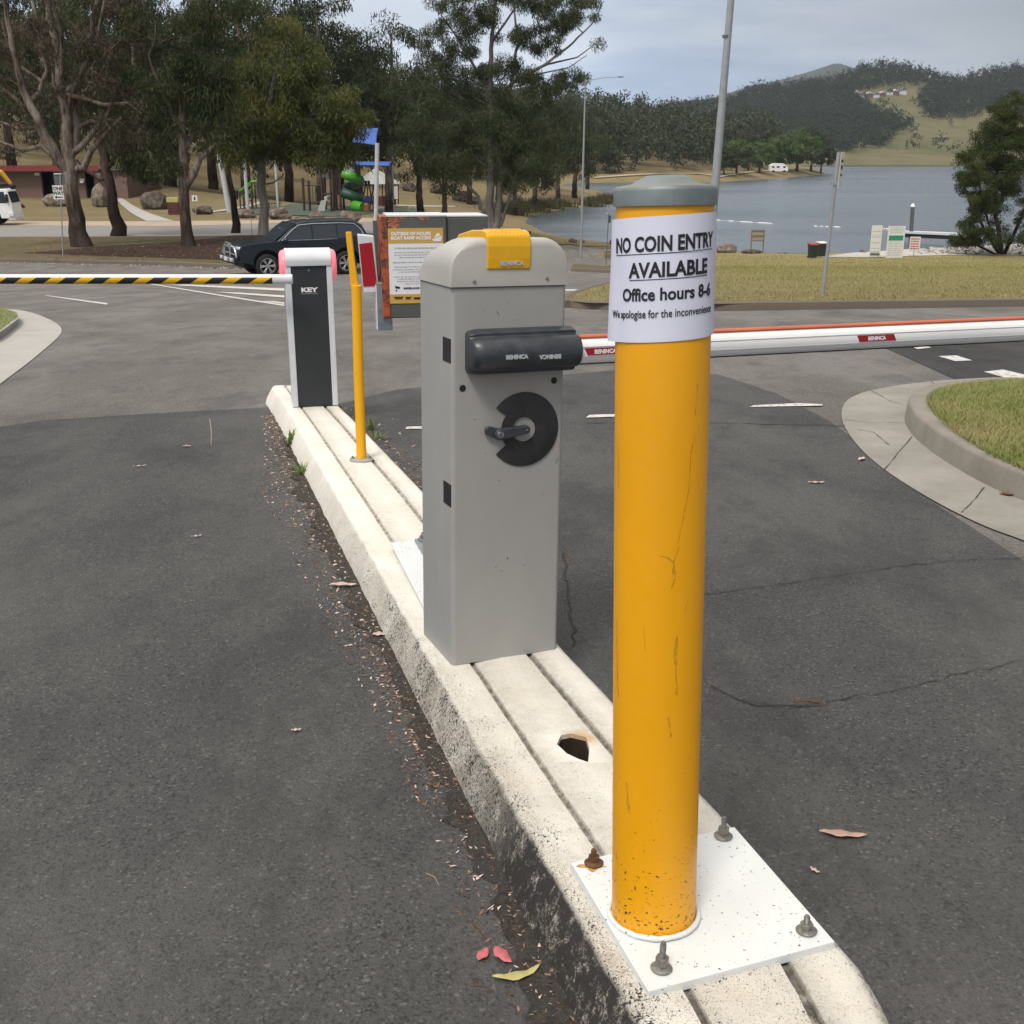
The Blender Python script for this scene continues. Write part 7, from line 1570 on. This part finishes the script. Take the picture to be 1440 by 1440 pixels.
# ------------------------------------------------------------------ light
w = bpy.data.worlds.new('World'); sc.world = w; w.use_nodes = True; nt = w.node_tree; bg = nt.nodes['Background']
sky = nt.nodes.new('ShaderNodeTexSky'); sky.sky_type = 'NISHITA'; sky.sun_disc = False; sky.sun_elevation = R(58); SUNROT = R(205); sky.sun_rotation = SUNROT; sky.dust_density = 2; sky.air_density = 1.2
tc = nt.nodes.new('ShaderNodeTexCoord'); L = nt.links.new
def N(t, **k):
    n = nt.nodes.new(t)
    for a, b in k.items():
        if a in n.inputs: n.inputs[a].default_value = b
        else: setattr(n, a, b)
    return n
mp_ = N('ShaderNodeMapping'); mp_.inputs['Scale'].default_value = (1.2, 1.2, 5.5); L(tc.outputs['Generated'], mp_.inputs[0])
n1 = N('ShaderNodeTexNoise', Scale=1.5, Detail=6, Roughness=.5); L(mp_.outputs[0], n1.inputs['Vector'])
mp2 = N('ShaderNodeMapping'); mp2.inputs['Scale'].default_value = (1, 1, 7); mp2.inputs['Location'].default_value = (3.3, 1.7, .2); L(tc.outputs['Generated'], mp2.inputs[0])
n2 = N('ShaderNodeTexNoise', Scale=2.2, Detail=5, Roughness=.55); L(mp2.outputs[0], n2.inputs['Vector'])
cr = N('ShaderNodeValToRGB'); e = cr.color_ramp.elements; e[0].position = .42; e[0].color = (2.0, 2.75, 4.1, 1); e[1].position = .57; e[1].color = (5.6, 6.1, 7.0, 1)
k = cr.color_ramp.elements.new(.5); k.color = (3.6, 4.4, 5.7, 1); L(n1.outputs['Fac'], cr.inputs[0])
sx = N('ShaderNodeSeparateXYZ'); L(tc.outputs['Generated'], sx.inputs[0])
mz = N('ShaderNodeMapRange'); mz.inputs['From Min'].default_value = 0.1; mz.inputs['From Max'].default_value = .9; mz.inputs['To Min'].default_value = 1.0; mz.inputs['To Max'].default_value = 3.15; L(sx.outputs[2], mz.inputs[0])
# thin bright band low on the horizon
mh = N('ShaderNodeMapRange'); mh.inputs['From Min'].default_value = 0.045; mh.inputs['From Max'].default_value = .1; mh.inputs['To Min'].default_value = 1.35; mh.inputs['To Max'].default_value = 1.0; L(sx.outputs[2], mh.inputs[0])
m1 = N('ShaderNodeMath'); m1.operation = 'MULTIPLY'; L(mz.outputs[0], m1.inputs[0]); L(mh.outputs[0], m1.inputs[1])
# darker cloud to the right (east), lighter to the left
mx_ = N('ShaderNodeMapRange'); mx_.inputs['From Min'].default_value = .05; mx_.inputs['From Max'].default_value = .45; mx_.inputs['To Min'].default_value = 1.15; mx_.inputs['To Max'].default_value = .52; L(sx.outputs[0], mx_.inputs[0])
m2 = N('ShaderNodeMath'); m2.operation = 'MULTIPLY'; L(m1.outputs[0], m2.inputs[0]); L(mx_.outputs[0], m2.inputs[1])
vm = N('ShaderNodeVectorMath'); vm.operation = 'SCALE'; L(cr.outputs[0], vm.inputs[0]); L(m2.outputs[0], vm.inputs['Scale'])
mix = N('ShaderNodeMix'); mix.data_type = 'RGBA'; mix.inputs[0].default_value = .88; L(sky.outputs[0], mix.inputs[6]); zr = N('ShaderNodeMapRange'); zr.inputs['From Min'].default_value = .12; zr.inputs['From Max'].default_value = .45; L(sx.outputs[2], zr.inputs[0])
lum = N('ShaderNodeRGBToBW'); L(vm.outputs[0], lum.inputs[0]); wv = N('ShaderNodeVectorMath'); wv.operation = 'MULTIPLY'; L(lum.outputs[0], wv.inputs[0]); wv.inputs[1].default_value = (1.04, 1.0, .95)
mw = N('ShaderNodeMix'); mw.data_type = 'RGBA'; L(zr.outputs[0], mw.inputs[0]); L(vm.outputs[0], mw.inputs[6]); L(wv.outputs[0], mw.inputs[7]); L(mw.outputs[2], mix.inputs[7])
L(mix.outputs[2], bg.inputs['Color']); bg.inputs['Strength'].default_value = .1
sl = bpy.data.lights.new('sun', 'SUN'); so_ = bpy.data.objects.new('sun', sl); col.objects.link(so_); sl.energy = 2.0; sl.angle = R(14); sl.color = (1, .95, .88)
el, az = R(58), SUNROT
dirv = Vector((sin(az) * cos(el), cos(az) * cos(el), sin(el))); so_.rotation_euler = dirv.to_track_quat('Z', 'Y').to_euler(); so_.location = (0, 0, 30)
hz = MB().box(-1800, 2600, -40, 3000, LK - 5, 260).build('haze', None); tag(hz, 'thin pale air haze over the lake and hills', 'haze', kind='stuff')
hm = bpy.data.materials.new('haze_air'); hm.use_nodes = True; hn = hm.node_tree; hn.nodes.remove(hn.nodes['Principled BSDF']); pv = hn.nodes.new('ShaderNodeVolumePrincipled'); pv.inputs['Color'].default_value = (.8, .88, 1, 1); pv.inputs['Density'].default_value = .00010; pv.inputs['Anisotropy'].default_value = .2
hn.links.new(pv.outputs[0], hn.nodes['Material Output'].inputs['Volume']); hz.data.materials.append(hm)
sc.view_settings.view_transform = 'Standard'; sc.view_settings.look = 'None'; sc.view_settings.exposure = 0.12; sc.view_settings.gamma = 1
sc.render.engine = 'CYCLES'; sc.cycles.max_bounces = 5; sc.cycles.diffuse_bounces = 3; sc.cycles.volume_bounces = 0; sc.cycles.transparent_max_bounces = 8
sc.render.resolution_x = 1024; sc.render.resolution_y = 1024
